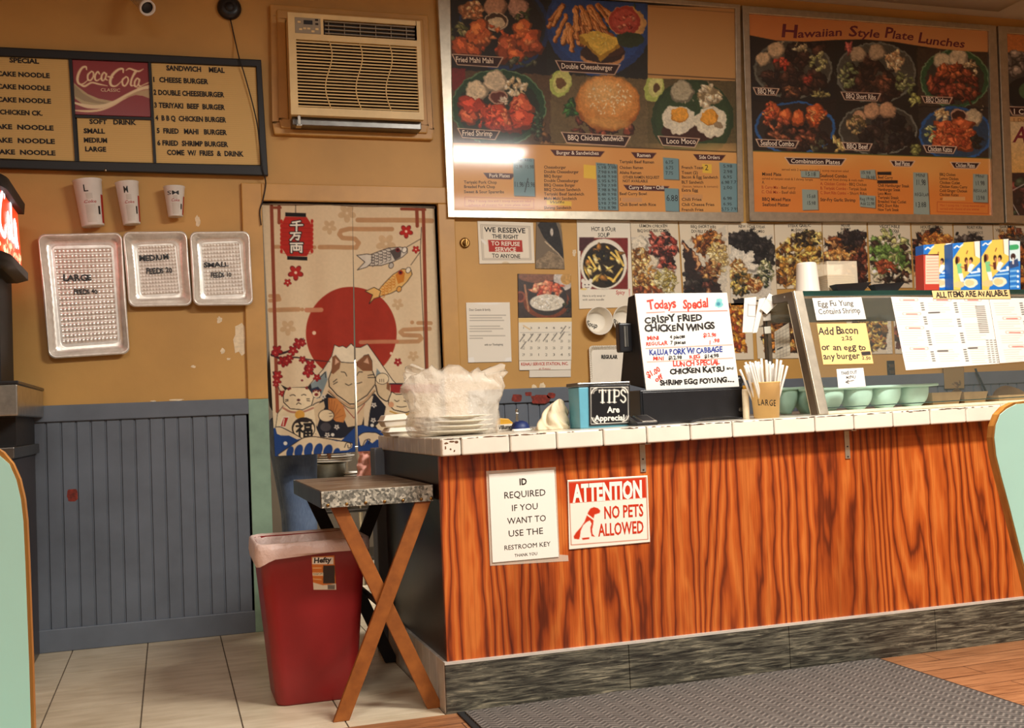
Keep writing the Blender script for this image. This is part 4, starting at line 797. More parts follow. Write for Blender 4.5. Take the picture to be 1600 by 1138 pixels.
poster([(1424, 349), (1488, 350), (1492, 452), (1429, 451)], p8, [('HOUSE SPECIAL', 1438, 357, 4.4, BK, H2(36, 18)), ('FEET NOODLE', 1440, 363.5, 4.4, BK, H2(33, 19))], 'poster of dark sauced noodles rising behind the red backed cookie box', base=(206, 188, 156))
def p9(c, s):
    c.ell(1495, 366, 2.4, 3, (26, 22, 22)); c.heap(1518, 396, 26, 24, 70, (3, 7), [(110, 100, 90), (40, 36, 36), (150, 140, 126), (70, 60, 56)], 181); c.grain(.2, 2, 5)
poster([(1490, 351), (1551, 351), (1555, 452), (1494, 452)], p9, [('ROAST PORK', 1511, 358, 4.4, BK, H2(24, 20)), ('FRIED RICE', 1512, 366, 4.4, BK, H2(24, 21))], 'poster mostly hidden by the two middle blue cookie boxes', base=(196, 182, 158))
def p10(c, s):
    c.heap(1586, 404, 26, 40, 90, (3, 7), [(206, 120, 50), (110, 60, 40), (60, 36, 30), (170, 96, 50), (226, 170, 100)], 191); c.heap(1585, 374, 16, 6, 10, (3, 5), [(60, 50, 46), (90, 80, 70)], 192); c.grain(.22, 2, 5)
poster([(1552, 351), (1622, 352), (1627, 454), (1557, 454)], p10, [('SHRIMP &', 1562, 357, 4.2, BK, H2(26, 22)), ('VEGETABLES W/', 1556, 362.5, 4.2, BK, H2(38, 23)), ('COMBO', 1564, 369, 4.2, BK, H2(20, 24))], 'orange toned poster at the right edge behind the last cookie box', base=(200, 184, 156))
GQ = 'food posters in the lower row seen past the glass case'
ORA = [(226, 150, 50), (196, 104, 36), (150, 60, 26), (240, 180, 90), (206, 130, 40), (110, 40, 22)]
def q1(c, s): c.rect(1128, 482, 1168, 553, (120, 56, 26)); c.heap(1150, 514, 20, 34, 90, (4, 7), ORA, 201); c.rect(1166, 470, 1180, 570, PW); c.rect(1120, 552, 1180, 570, PW); c.grain(.2, 2, 5)
poster([(1122, 474), (1174, 474), (1178, 562), (1126, 563)], q1, [], 'orange chicken poster peeking out right of the specials board', GQ)
def q2(c, s): c.rect(1196, 502, 1252, 552, (50, 34, 22)); c.heap(1224, 527, 26, 24, 90, (3, 6), [(226, 176, 96), (60, 36, 22), (196, 120, 50), (40, 26, 20), (150, 90, 40)], 202); c.rect(1180, 552, 1270, 570, PW); c.grain(.2, 2, 5)
poster([(1180, 492), (1258, 492), (1262, 560), (1184, 561)], q2, [], 'brown food poster glimpsed behind the straws and the slanted case post', GQ)
def q3(c, s): c.rect(1330, 499, 1387, 546, (70, 40, 22)); c.heap(1360, 522, 27, 22, 90, (2.5, 5), [(226, 170, 70), (150, 84, 30), (50, 32, 22), (196, 130, 50), (240, 200, 110)], 203); c.rect(1386, 490, 1400, 560, (226, 216, 196)); c.grain(.2, 2, 5)
poster([(1322, 492), (1392, 492), (1395, 553), (1326, 554)], q3, [], 'golden food poster seen through the glass beside the bacon note', GQ)
def q4(c, s): c.rect(1400, 500, 1460, 546, (90, 36, 26)); c.heap(1430, 524, 27, 20, 60, (3, 6), [(120, 50, 34), (70, 30, 24), (160, 80, 50)], 204); c.grain(.2, 2, 5)
poster([(1396, 492), (1462, 492), (1466, 553), (1399, 553)], q4, [], 'dark red food poster with its left edge showing beside the taped menu sheets', GQ)

# ---------------------------------------------------------------- notices on the wall right of the doorway
def pr(c, s):
    g = (170, 160, 146); c.line([(751, 351), (828, 354), (830, 406), (754, 406), (751, 351)], 1, g); c.line([(753.5, 353), (826, 356), (828, 404), (756, 404), (753.5, 353)], .8, g); c.poly([(762.5, 375), (815.5, 375.5), (817, 394), (764, 393.5)], (178, 44, 30)); c.ell(790, 412, 6, 3, (216, 196, 160)); c.ell(756, 378, 6, 2, (240, 236, 226), .8)
poster([(746, 345), (833, 348), (835.5, 411.5), (749, 412.5)], pr, [('WE RESERVE', 757, 362.5, 7.4, BK, dict(w=64, bold=.022)), ('THE RIGHT', 769, 372.3, 6, BK, dict(w=41, bold=.022)), ('TO REFUSE', 767.5, 383.5, 6.3, (240, 228, 210), dict(w=45, bold=.022)), ('SERVICE', 773.5, 392.7, 6.3, (240, 228, 210), dict(w=33, bold=.022)), ('TO ANYONE', 769, 402.5, 6, BK, dict(w=44, bold=.018))], 'white sign reserving the right to refuse service, with a red band', None, name='notice_sign', cat='sign', base=(236, 226, 206))
def pg(c, s):
    c.poly([(845, 346), (868, 346), (874, 362), (880, 392), (880, 408), (862, 385), (850, 372), (840, 352)], (40, 38, 38)); c.poly([(858, 392), (884, 406), (884, 424), (836, 424), (838, 408)], (136, 118, 94)); c.ell(862, 363, 2.5, 6, (200, 190, 176)); c.line([(852, 378), (872, 396), (880, 406)], 2, (190, 170, 140)); c.poly([(873, 346), (884, 346), (884, 380)], (176, 140, 90)); c.grain(.3, 4, 3); c.grain(.2, 2, 8)
poster([(838, 347), (877, 348), (882.5, 421), (836.5, 420)], pg, [], 'curled grey photograph hung beside the refusal sign', None, name='photograph', cat='photo', base=(118, 104, 86))
# calendar
s = Sheet([(809, 428), (892, 429), (893.5, 496.5), (810, 497)], wall_pl(.006), base=(50, 40, 36), thick=.004); c = s.cv
c.rect(808, 427, 894, 498, (60, 46, 40)); c.ell(840, 432, 30, 10, (130, 84, 62)); c.ell(881, 436, 16, 18, (196, 186, 176)); c.ell(885, 436, 9, 9, (196, 150, 80)); c.ell(854, 472, 36, 26, (120, 60, 34)); c.ell(855, 466, 31, 27, (50, 44, 42)); c.heap(855, 452, 24, 12, 50, (3, 6), [(206, 96, 64), (226, 130, 96), (170, 60, 40), (236, 170, 130)], 211, lo=.7); c.ell(855, 473, 27, 13, (214, 206, 188)); c.heap(855, 472, 24, 10, 60, (1.2, 2.2), [(232, 226, 210), (200, 190, 170), (180, 170, 150)], 212, lo=.9); c.ell(813, 464, 8, 9, (150, 80, 56)); c.ell(813, 464, 5, 6, (90, 40, 30)); c.line([(820, 446), (826, 486)], 3, (170, 120, 86)); c.heap(888, 482, 8, 12, 10, (2, 4), [(60, 66, 46), (36, 40, 34)], 213); c.grain(.2, 2.5, 2)
e = empty('wall_calendar', s.c-np.array([0, 0, .2]), 'wall calendar with a rice bowl photo and crossed off days', 'calendar')
s.build('photo_page', 'gloss_print', e)
s = Sheet([(810, 497), (893.5, 496.5), (893, 563), (811, 564)], wall_pl(.006), base=(232, 224, 206), thick=.004); c = s.cv
c.poly([(810, 497), (894, 496), (894, 503), (810, 504)], (226, 190, 120))
for r_ in range(5):
    for k in range(7):
        x, y = 816+k*11.9, 511+r_*10.6; s.text(str((r_*7+k) % 30+1), x, y+3, 4 if r_ > 1 else 3, (70, 66, 62), w=4)
for k, (x, y) in enumerate(((816, 529), (829, 528), (841, 528), (853, 528), (866, 527), (878, 525), (818, 540), (880, 516))): c.line([(x-4, y+5), (x+4, y-6)], 1.1, (50, 46, 44))
c.line([(813, 520), (890, 519)], .7, (170, 166, 158)); c.line([(818, 509), (828, 515)], 2, (220, 190, 140))
s.build('month_page', 'paper', e)
s = Sheet([(811, 564.5), (892.5, 563.5), (892, 578), (811.5, 579)], wall_pl(.006), base=(236, 228, 212), thick=.003)
s.text('KEAAU SERVICE STATION, INC.', 814, 571.5, 4.6, (186, 50, 34), w=74, bold=.02); s.text('at Keaau', 842, 578, 3.6, (186, 80, 60), w=18); s.build('advert_strip', 'paper', e)
Sheet([(827, 578), (892, 577.5), (892, 589.5), (827, 590)], wall_pl(.004), base=(226, 218, 202), thick=.001).build('hanging_flap', 'paper', e)
def pl(c, s):
    for k, (y, n) in enumerate(((493, 56), (497, 50), (501, 53), (510, 47), (514, 52), (518, 34), (525, 55), (529, 20))): c.line([(734, y), (734+n, y-.2)], 1., (130, 122, 112), .8)
    c.ell(762, 474, 20, 2.4, (240, 236, 226)); c.poly([(728, 560), (740, 558), (742, 568), (730, 568)], (240, 236, 228)); c.poly([(790, 560), (799, 558), (800, 567), (788, 568)], (240, 236, 228))
poster([(728, 473), (796.5, 472.5), (799.5, 565.5), (731.5, 567)], pl, [('Dear Guests & family,', 733, 486, 3.6, (90, 80, 72), dict(w=34)), ('with our Thanksgiving', 757, 540.5, 3.4, (60, 54, 50), dict(w=29))], 'typed letter on white paper taped below the deadbolt', None, name='taped_letter', cat='letter', base=(234, 226, 210))
# deadbolt
q = pt(726, 380, YW); e = empty('deadbolt', q, 'round metal deadbolt on the ochre wall beside the doorway', 'lock')
MB().lathe([(.026, 0), (.026, .006), (.020, .010)], q, 24, axis=(0, -1, 0)).build('rose', 'brass', e)
MB().lathe([(.014, .008), (.014, .022), (.010, .026)], q, 20, axis=(0, -1, 0)).box(q[0]-.005, q[0]+.005, YW-.036, YW-.022, q[2]-.018, q[2]+.018).build('thumb_turn', 'brass', e, bevel=.002)
# bowls hung by their bases: open side to the room
def bowl(x, y, rx, lab, t, tx):
    q = pt(x, y, YW); R = rx/1700*np.linalg.norm(q-CAM); e = empty('paper_bowl', q, lab, 'bowl', 'white bowls hung on the wall')
    MB().lathe([(.001, .004), (R*.70, .004), (R*.74, .012), (R*.97, .062), (R, .064), (R*1.03, .062), (R*1.03, .058), (R*1.0, .056), (R*.78, .004), (R*.76, 0), (.001, 0)], q, 36, axis=(0, -1, 0)).build('bowl', 'foam_white', e)
    s = Sheet([(x-12, y-8), (x+12, y-8), (x+12, y+8), (x-12, y+8)], y_pl(YW-.006)); f = Sheet.text
    s.text(t, x+tx, y+5, 7, (40, 36, 34), w=18, hand=.9, bold=.01, ang=.25)
    s.letters('handwriting', 'black_plastic', e)
bowl(930, 503, 21.5, 'round white bowl hung on the wall, with slanted handwriting inside', 'Soup', -15)
bowl(971, 501, 21.5, 'round white bowl on the wall half hidden behind the black monitor', 'Rice', -15)
# foam plate
q = pt(950, 572, YW); z0, z1 = pt(920, 600, YW)[2]-.02, pt(920, 541, YW)[2]; x0 = pt(919, 570, YW)[0]; x1 = x0+.215
e = empty('foam_plate', (x0+.1, YW, z0), 'white rectangular fluted foam plate hung on the wall', 'plate')
def rrect(x0, x1, z0, z1, r, y, n=6, wob=0, per=40):
    P = []
    for cx, cz, a0 in ((x1-r, z1-r, 0), (x0+r, z1-r, 1), (x0+r, z0+r, 2), (x1-r, z0+r, 3)):
        for k in range(n+1): a = math.pi/2*(a0+k/n); P.append((cx+r*math.cos(a), y, cz+r*math.sin(a)))
    return P
def dense(P, m):
    out = []
    for a, b in zip(P, P[1:]+P[:1]):
        n = max(1, int(np.linalg.norm(np.subtract(a, b))/m)); out += [tuple(np.array(a)*(1-k/n)+np.array(b)*k/n) for k in range(n)]
    return out
O = dense(rrect(x0, x1, z0, z1, .02, YW-.022), .006); I = []
cx, cz = (x0+x1)/2, (z0+z1)/2
rings = [O]
for sc_, y, fl in ((.94, YW-.020, .002), (.86, YW-.012, .003), (.80, YW-.006, 0), (.0, YW-.006, 0)):
    rings.append([(cx+(p[0]-cx)*(1-(1-sc_)*.9*(1 if abs(p[0]-cx) > 0 else 1)), y+(fl if k % 2 else -fl), cz+(p[2]-cz)*sc_) for k, p in enumerate(O)])
back = [(p[0], YW-.018, p[2]) for p in O]
m = MB(); m.loft(rings, 0, False, False, False); m.loft([back, O], 0, False, False, False); m.build('plate', 'foam_white', e)
s = Sheet([(936, 550), (980, 550), (980, 590), (936, 590)], y_pl(YW-.0075)); s.text('REGULAR', 939.5, 560.5, 5.5, BK, w=25, bold=.04); s.letters('handwriting', 'black_plastic', e)
# wall socket seen through the glass
q = [pt(1385, 564, YW), pt(1398, 590, YW)]
e = empty('wall_socket', ((q[0][0]+q[1][0])/2, YW, q[1][2]), 'dark wall socket on the ochre wall behind the glass case', 'socket')
MB().box(q[0][0], q[1][0], YW-.008, YW, q[1][2], q[0][2]).build('cover_plate', 'black_plastic', e, bevel=.003)
zc = (q[0][2]+q[1][2])/2
for dz in (.018, -.018): MB().box(q[0][0]+.008, q[1][0]-.008, YW-.012, YW-.007, zc+dz-.011, zc+dz+.011).build('outlet', 'steel_dark', e, bevel=.003)

# ---------------------------------------------------------------- paper cups and foil trays hung on the left wall
def cup(xt, yt, wt, xb, yb, wb, name_t, th, lab):
    Y = YW-.045; T, B = pt(xt, yt, Y), pt(xb, yb, Y); k = np.linalg.norm(T-CAM)/1700
    rt, rb = wt/2*k, wb/2*k; e = empty('paper_cup', B, lab, 'cup', 'paper cups pinned to the wall'); ax = (T-B)
    L = np.linalg.norm(ax); m = MB(); m.lathe([(rb*.96, 0), (rb, .002), (rt, L-.004), (rt*1.04, L-.002), (rt*1.04, L+.002), (rt*.96, L), (rb*.93, .01)], B, 32, axis=ax, cap1=False)
    m.lathe([(rb*.93, .010), (.001, .010)], B, 32, axis=ax, cap0=False, cap1=True); m.build('cup', 'white_plastic', e)
    # lettering wrapped round the cup
    ax = ax/L; u = np.cross([0, 1., 0], ax); u /= np.linalg.norm(u); w = np.cross(ax, u)
    if w[1] > 0: w = -w
    if u[0] < 0: u = -u
    def wrap(nm, mt, h, a0, txt_, ht, wd, bold, hand=0, sh=0.):
        V = []; Fc = []; cur = 0; its = []
        for ch_ in txt_:
            v, f, adv = glyph(ch_, bold); its.append((v, f, cur)); cur += adv
        for v, f, c0 in its:
            b = len(V)
            for gx, gy in v:
                z = h+gy*ht/CAPH; s_ = ((gx+c0+sh*gy)/cur-.5)*wd; r = rb+(rt-rb)*z/L+.0008; a = a0+s_/r; V.append(tuple(B+ax*z+r*(math.sin(a)*u+math.cos(a)*w)))
            Fc += [[b+i for i in q] for q in f]
        me = bpy.data.meshes.new(nm); me.from_pydata(V, [], Fc); me.materials.append(M[mt]); link_obj(nm, me, e)
    def patch(nm, mt, h0, h1, a0, a1, n=8):
        m = MB(); P = []
        for j in range(5):
            z = h0+(h1-h0)*j/4; r = rb+(rt-rb)*z/L+.0006; P.append([tuple(B+ax*z+r*(math.sin(a0+(a1-a0)*i/n)*u+math.cos(a0+(a1-a0)*i/n)*w)) for i in range(n+1)])
        m.grid(P); m.build(nm, mt, e)
    wrap('handwriting', 'black_plastic', L*(.72 if th < 2 else .70), -.15, name_t, .030 if th < 2 else .017, .022 if th < 2 else rt*1.25, .008)
    wrap('cup_logo', 'logo_red', L*.47, .05, 'Coke', .013, rb*1.15, .01, sh=.2)
    patch('bottle_print', 'cup_grey', L*.06, L*.44, -.35, .45); patch('bottle_print', 'cup_grey', L*.56, L*.68, -.2, .3)
    patch('red_seam', 'logo_red', L*.04, L*.66, 1.05, 1.75); patch('barcode', 'black_plastic', L*.22, L*.40, .68, .86)
flat('logo_red', (170, 40, 34), .4); flat('cup_grey', (198, 190, 178), .5)
cup(136, 283, 39, 145.5, 354, 31, 'L', 1, 'tallest paper cup on the wall, marked L')
cup(198, 286, 32, 206, 351, 24, 'M', 1, 'middle paper cup on the wall, marked M')
cup(272, 293, 30, 274.5, 339, 21, 'SM', 2, 'smallest paper cup on the wall, marked SM')

def foil_tray(px, inner, nm, lab, ribs, texts, drop=.045, off=0.):
    """shallow pan hung with its open side to the room: rim, sloped ridged sides, floor with pressed ribs"""
    e = empty('foil_tray', pt((px[0][0]+px[2][0])/2, px[2][1], YW), lab, 'foil tray', 'foil trays pinned to the wall')
    Yr, Yf = YW-drop-off, YW-.006-off; C_ = [pt(x, y, Yr) for x, y in px]; D_ = [pt(x, y, Yf) for x, y in inner]
    def ring(C4, rad, y, n=7, m=26):
        c4 = [np.array([p[0], p[2]]) for p in C4]; P = []
        for k in (1, 2, 3, 0):
            p, a, b = c4[k], c4[k-1], c4[(k+1) % 4]; ua = (a-p)/np.linalg.norm(a-p); ub = (b-p)/np.linalg.norm(b-p); cc = p+(ua+ub)*rad
            for j in range(n+1):
                t = math.pi/2*j/n; q = cc-ub*rad*math.cos(t)-ua*rad*math.sin(t) if True else p; P.append(q)
            nxt = c4[(k+1) % 4]; s0 = P[-1]; e0 = nxt+(p-nxt)/np.linalg.norm(p-nxt)*rad
            for j in range(1, m): P.append(s0*(1-j/m)+e0*j/m)
        return [(q[0], y, q[1]) for q in P]
    R0 = ring(C_, .030, Yr+.004); ctr = np.mean([np.array(p) for p in R0], 0)
    def shrink(R, d, y, ridge=0):
        out = []
        for k, p in enumerate(R):
            v = np.array(p)-ctr; v[1] = 0; q = np.array(p)-v/np.linalg.norm(v)*d*1.2; out.append((q[0], y+(ridge if k % 2 else -ridge), q[2]))
        return out
    R3 = ring(D_, .028, Yf); m = MB()
    Rm = [tuple(np.array(a)*.0+np.array(b)) for a, b in zip(R0, R0)]
    a1 = shrink(R0, .004, Yr-.003); a2 = shrink(R0, .009, Yr-.003); a3 = shrink(R0, .012, Yr+.004)
    b1 = [tuple(np.array(p)*.55+np.array(q)*.45) for p, q in zip(a3, R3)]; b1 = [(p[0]+(.0022 if k % 2 else -.0022), p[1]+(.002 if k % 2 else -.002), p[2]+(.0022 if k % 2 else -.0022)) for k, p in enumerate(b1)]
    m.loft([R0, a1, a2, a3, b1, R3], 0, True, False, False)
    f1 = [tuple(np.array(p)*.94+np.append(ctr[:1], [0, ctr[2]])*.06) for p in R3]; f1 = [(p[0], Yf-.004, p[2]) for p in f1]; f2 = [(p[0]*.97+ctr[0]*.03, Yf, p[2]*.97+ctr[2]*.03) for p in f1]
    m.loft([R3, f1, f2], 0, True, False, False); m.add(f2, [list(range(len(f2)-1, -1, -1))]); m.build('pan', 'foil', e)
    # pressed waffle ribs in the floor
    tl, tr, br, bl = D_; nx, ny = ribs; P = []
    for j in range(ny*6+1):
        v = .07+.86*j/(ny*6); row = []
        for i in range(nx*6+1):
            u_ = .08+.84*i/(nx*6); q = (tl*(1-u_)+tr*u_)*(1-v)+(bl*(1-u_)+br*u_)*v; h = .006*(.5-.5*math.cos(2*math.pi*j/6))*(.72+.28*math.cos(2*math.pi*i/6)); row.append((q[0], Yf-.0015-h, q[2]))
        P.append(row)
    MB().grid(P).build('waffle_floor', 'foil', e)
    if texts:
        s = Sheet(inner, y_pl(Yf-.0075))
        for t in texts:
            s = Sheet(inner, y_pl(Yf-.0085), step=9); s.text(t[0], t[1], t[2], t[3], BK, w=t[4], hand=.7, bold=.03, lift=.0); s.letters('handwriting', 'black_plastic', e)
foil_tray([(58, 366), (190, 363), (203, 553), (76, 561)], [(75, 377), (181, 375), (193, 543), (92, 551)], 'large', 'largest foil tray on the wall, hung lowest, marked LARGE', (14, 18), [('LARGE', 98, 439, 9, 46), ('FEEDS 40', 115, 460, 7, 38)])
foil_tray([(191, 362), (292, 361), (301, 478), (201, 480)], [(209, 379), (277, 376), (286, 464), (217, 468)], 'medium', 'middle foil tray on the wall, marked MEDIUM', (12, 14), [('MEDIUM', 217, 408, 8, 48), ('FEEDS 20', 228, 428, 8, 42)])
foil_tray([(296, 362), (390, 361), (396, 477), (302, 478)], [(309, 375), (378, 372), (386, 466), (316, 469)], 'small', 'foil tray on the wall nearest the doorway, marked SMALL', (12, 14), [('SMALL', 318, 418, 7, 40), ('FEEDS 10', 329, 434, 7, 33)], off=.02)

# ---------------------------------------------------------------- security camera, round wall puck with its cable
a, b = pt(196, -22, YW-.03), pt(231, 13, YW-.24)
e = empty('security_camera', a, 'white bullet security camera at the top above the letter board', 'camera')
ax = b-a; L = np.linalg.norm(ax)
MB().lathe([(.020, 0), (.030, .006), (.030, L-.02), (.035, L-.018), (.035, L), (.028, L), (.026, L-.012)], a, 28, axis=ax, cap1=False).build('housing', 'white_plastic', e)
MB().lathe([(.0265, L-.012), (.016, L-.010), (.001, L-.008)], a, 24, axis=ax, cap1=True).build('lens', 'black_plastic', e)
MB().lathe([(.035, 0), (.035, .012), (.015, .02), (.012, .05)], pt(194, -24, YW), 20, axis=(0, -1, 0)).build('mount', 'white_plastic', e)
q = pt(358, 14, YW); r = 17/1700*np.linalg.norm(q-CAM)
e = empty('wall_speaker', q, 'round black device on the wall trailing a thin black cable', 'device')
MB().lathe([(r*.92, 0), (r, .006), (r, .016), (r*.85, .028), (r*.5, .032), (.001, .032)], q, 32, axis=(0, -1, 0)).build('shell', 'black_plastic', e)
MB().lathe([(r*.42, .031), (r*.38, .035), (.001, .035)], q, 24, axis=(0, -1, 0)).build('button', 'dark_frame', e)
cb = [pt(x, y, Y) for x, y, Y in ((360, 30, YW-.012), (367, 62, YW-.012), (374, 92, YW-.058), (380, 110, YW-.056), (392, 152, YW-.054), (400, 185, YW-.054), (404, 210, YW-.056), (410, 262, YW-.058), (414, 278, YW-.045), (415, 290, YW-.028), (411, 312, YW-.026), (406, 330, YW-.028), (408, 352, YW-.03))]
MB().tube(smooth_path(cb, 4), .0028, 6).build('cable', 'black_matte', e)
# ---------------------------------------------------------------- through-wall air conditioner
zf = YW-.16
F = [pt(x, y, zf) for x, y in ((447, 18), (657, 34), (662, 188), (457, 178))]
e = empty('air_conditioner', (F[3]+F[2])/2, 'beige air conditioner with louvred front built into the wall above the doorway', 'air conditioner')
lx, rx_, zt, zb_ = (F[0][0]+F[3][0])/2, (F[1][0]+F[2][0])/2, (F[0][2]+F[1][2])/2, (F[2][2]+F[3][2])/2
MB().box(lx+.004, rx_-.004, zf+.03, YW+.05, zb_+.004, zt-.004).build('case', 'ac_cream', e, bevel=.006)
hh, ww = zt-zb_, rx_-lx
m = MB()                                     # front bezel with openings for grille and vent
gx0, gx1, gz0, gz1 = lx+.055*ww, rx_-.035*ww, zb_+.075*hh, zb_+.74*hh
vx0, vx1, vz0, vz1 = lx+.26*ww, rx_-.03*ww, zb_+.80*hh, zb_+.955*hh
m.box(lx, gx0, zf, zf+.03, zb_, zt).box(gx1, rx_, zf, zf+.03, zb_, zt).box(gx0, gx1, zf, zf+.03, zb_, gz0).box(gx0, gx1, zf, zf+.03, gz1, vz0).box(gx0, vx0, zf, zf+.03, vz0, zt).box(vx0, vx1, zf, zf+.03, vz1, zt).box(vx1, gx1, zf, zf+.03, vz0, zt)
m.build('bezel', 'ac_cream', e)
MB().box(gx0, gx1, zf+.024, zf+.03, gz0, gz1).build('grille_back', 'ac_dark', e)
m = MB(); n = 21
for k in range(n): z = gz0+(gz1-gz0)*(k+.5)/n; m.hexa([(gx0, zf+.004, z-.004), (gx1, zf+.004, z-.004), (gx1, zf+.02, z+.0005), (gx0, zf+.02, z+.0005), (gx0, zf+.002, z+.0015), (gx1, zf+.002, z+.0015), (gx1, zf+.02, z+.004), (gx0, zf+.02, z+.004)])
m.build('grille_slats', 'ac_cream', e)
m = MB()
for k in range(3):
    x = gx0+(gx1-gx0)*(.25+.25*k); m.tube([(x+.018*math.sin((j/16)*2*math.pi*.98+.4)+.004, zf+.002, gz1+(gz0-gz1)*j/16) for j in range(17)], .0028, 6)
m.build('grille_ribs', 'ac_cream', e)
MB().box(vx0, vx1, zf+.024, zf+.03, vz0, vz1).build('vent_back', 'ac_dark', e)
m = MB()
for k in range(4): z = vz0+(vz1-vz0)*(k+.6)/4; m.box(vx0+.008, vx1-.008, zf+.006, zf+.02, z-.0025, z+.0015)
for k in range(6): x = vx0+(vx1-vx0)*(k+.35)/6; m.box(x-.0015, x+.0015, zf+.010, zf+.022, vz0+.006, vz1-.006)
m.build('vent_louvres', 'ac_grey', e)
p = MB().box(lx+.05*ww, lx+.24*ww, zf-.002, zf+.001, zb_+.80*hh, zb_+.955*hh).build('control_panel', 'ac_grey', e, bevel=.002)
MB().box(lx+.115*ww, lx+.18*ww, zf-.004, zf-.0015, zb_+.89*hh, zb_+.93*hh).build('display', 'black_plastic', p)
for dx, dz in ((.07, .90), (.20, .93), (.20, .89), (.20, .84), (.17, .815), (.08, .83), (.11, .84), (.14, .84)): MB().box(lx+dx*ww, lx+(dx+.022)*ww, zf-.004, zf-.0015, zb_+dz*hh, zb_+(dz+.018)*hh).build('button', 'ac_dark' if dx > .16 and dz > .85 else 'ac_cream', p)
MB().box(lx+.01, rx_-.002, zf+.05, YW+.02, zb_-.036, zb_+.004).build('drain_sill', 'steel_dark', e, bevel=.004)
qx = pt(468, 186, zf)[0]; MB().box(qx-.006, qx+.006, zf+.012, zf+.022, zb_-.045, zb_+.006).box(qx-.012, qx+.012, zf+.012, zf+.06, zb_-.048, zb_-.042).build('latch', 'steel', e)

# ---------------------------------------------------------------- service counter and its tiled top
def ZT(x): return .889+.0102*(x-.84)          # the old top is a little out of level
XR = 4.3; YB2 = 4.43
e = empty('service_counter', ((XC+XR)/2, (YC+YB2)/2, 0), 'long service counter clad in orange brown wood grain laminate, dark plank tiles at its foot', 'counter')
zb0, zb1 = .160, .166
MB().hexa([(XC, YC, .158), (XR, YC, .158), (XR, YC+.02, .158), (XC, YC+.02, .158), (XC, YC, ZT(XC)-.060), (XR, YC, ZT(XR)-.060), (XR, YC+.02, ZT(XR)-.060), (XC, YC+.02, ZT(XC)-.060)]).build('front_panel', 'wood_laminate', e)
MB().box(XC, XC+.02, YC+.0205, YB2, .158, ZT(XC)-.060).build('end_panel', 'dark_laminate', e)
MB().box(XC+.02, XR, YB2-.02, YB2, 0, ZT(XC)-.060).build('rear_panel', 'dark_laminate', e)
jx = [XC-.012]+[pt(x, 1050, YC-.012)[0] for x in (984, 1236, 1466)]+[3.15, 3.75, XR]
m = MB()
for a, b in zip(jx, jx[1:]): m.box(a+.001, b-.001, YC-.012, YC, 0, .156)
m.build('base_tiles', 'barn_tile', e, bevel=.0015)
MB().box(XC-.012, XR, YC-.0135, YC, .157, .165).build('base_strip', 'strip_and_shaded_tile', e)
m = MB(); y = YC
while y < YB2-.01: m.box(XC-.012, XC, y+.001, min(y+.105, YB2)-.001, 0, .165); y += .105
m.build('end_base_tiles', 'strip_and_shaded_tile', e, bevel=.0015)
q0, q1 = pt(587, 800, YB2+.02)[0], pt(612, 800, YB2+.02)[0]
MB().box(q0, q1, YB2+.001, YB2+.10, 0, ZT(XC)-.05).build('end_post', 'slate_paint', e, bevel=.004)

flat('worn_brown', (92, 62, 38), .8, var=.3, scale=80)
e = empty('countertop', ((XC+XR)/2, (YE+YB2)/2, ZT(XC)-.06), 'white tiled countertop with a worn bullnose edge along the counter', 'countertop')
XL = XC-.008
top = MB()
top.hexa([(XL+.012, YE+.012, ZT(XL)-.055), (XR, YE+.012, ZT(XR)-.055), (XR, YB2+.08, ZT(XR)-.055), (XL+.012, YB2+.08, ZT(XL)-.055), (XL+.012, YE+.012, ZT(XL)-.001), (XR, YE+.012, ZT(XR)-.001), (XR, YB2+.08, ZT(XR)-.001), (XL+.012, YB2+.08, ZT(XL)-.001)])
top.build('slab', 'grout', e)
ej = [XL]+[pt(x, y, YE)[0] for x, y in ((721, 700), (797, 695), (870, 690), (943, 685), (1011, 681), (1079, 677), (1145, 672), (1210, 668), (1274, 664), (1335, 660), (1396, 656), (1454, 652), (1510, 648))]
while ej[-1] < XR-.2: ej.append(ej[-1]+.165)
ed = MB()
for a, b in zip(ej, ej[1:]): ed.hexa([(a+.0012, YE, ZT(a)-.058), (b-.0012, YE, ZT(b)-.058), (b-.0012, YE+.012, ZT(b)-.058), (a+.0012, YE+.012, ZT(a)-.058), (a+.0012, YE, ZT(a)), (b-.0012, YE, ZT(b)), (b-.0012, YE+.012, ZT(b)), (a+.0012, YE+.012, ZT(a))])
ed.build('edge_tiles', 'white_tile', e, bevel=.006, seg=3)
ed = MB(); y = YE+.012; z = ZT(XL)
while y < YB2+.07: ed.box(XL, XL+.012, y+.0012, min(y+.11, YB2+.08)-.0012, z-.058, z); y += .11
ed.build('end_edge_tiles', 'strip_and_shaded_tile', e, bevel=.004)  # white tiles at the counter end, their shade put into a greyer colour
tt = MB(); y = YE+.013
for j in range(7):
    for a, b in zip(ej, ej[1:]):
        y1 = y+.148; tt.hexa([(max(a, XL+.013)+.0012, y+.001, ZT(a)-.01), (b-.0012, y+.001, ZT(b)-.01), (b-.0012, y1, ZT(b)-.01), (max(a, XL+.013)+.0012, y1, ZT(a)-.01), (max(a, XL+.013)+.0012, y+.001, ZT(a)), (b-.0012, y+.001, ZT(b)), (b-.0012, y1, ZT(b)), (max(a, XL+.013)+.0012, y1, ZT(a))])
    y += .150
tt.build('top_tiles', 'white_tile', e)
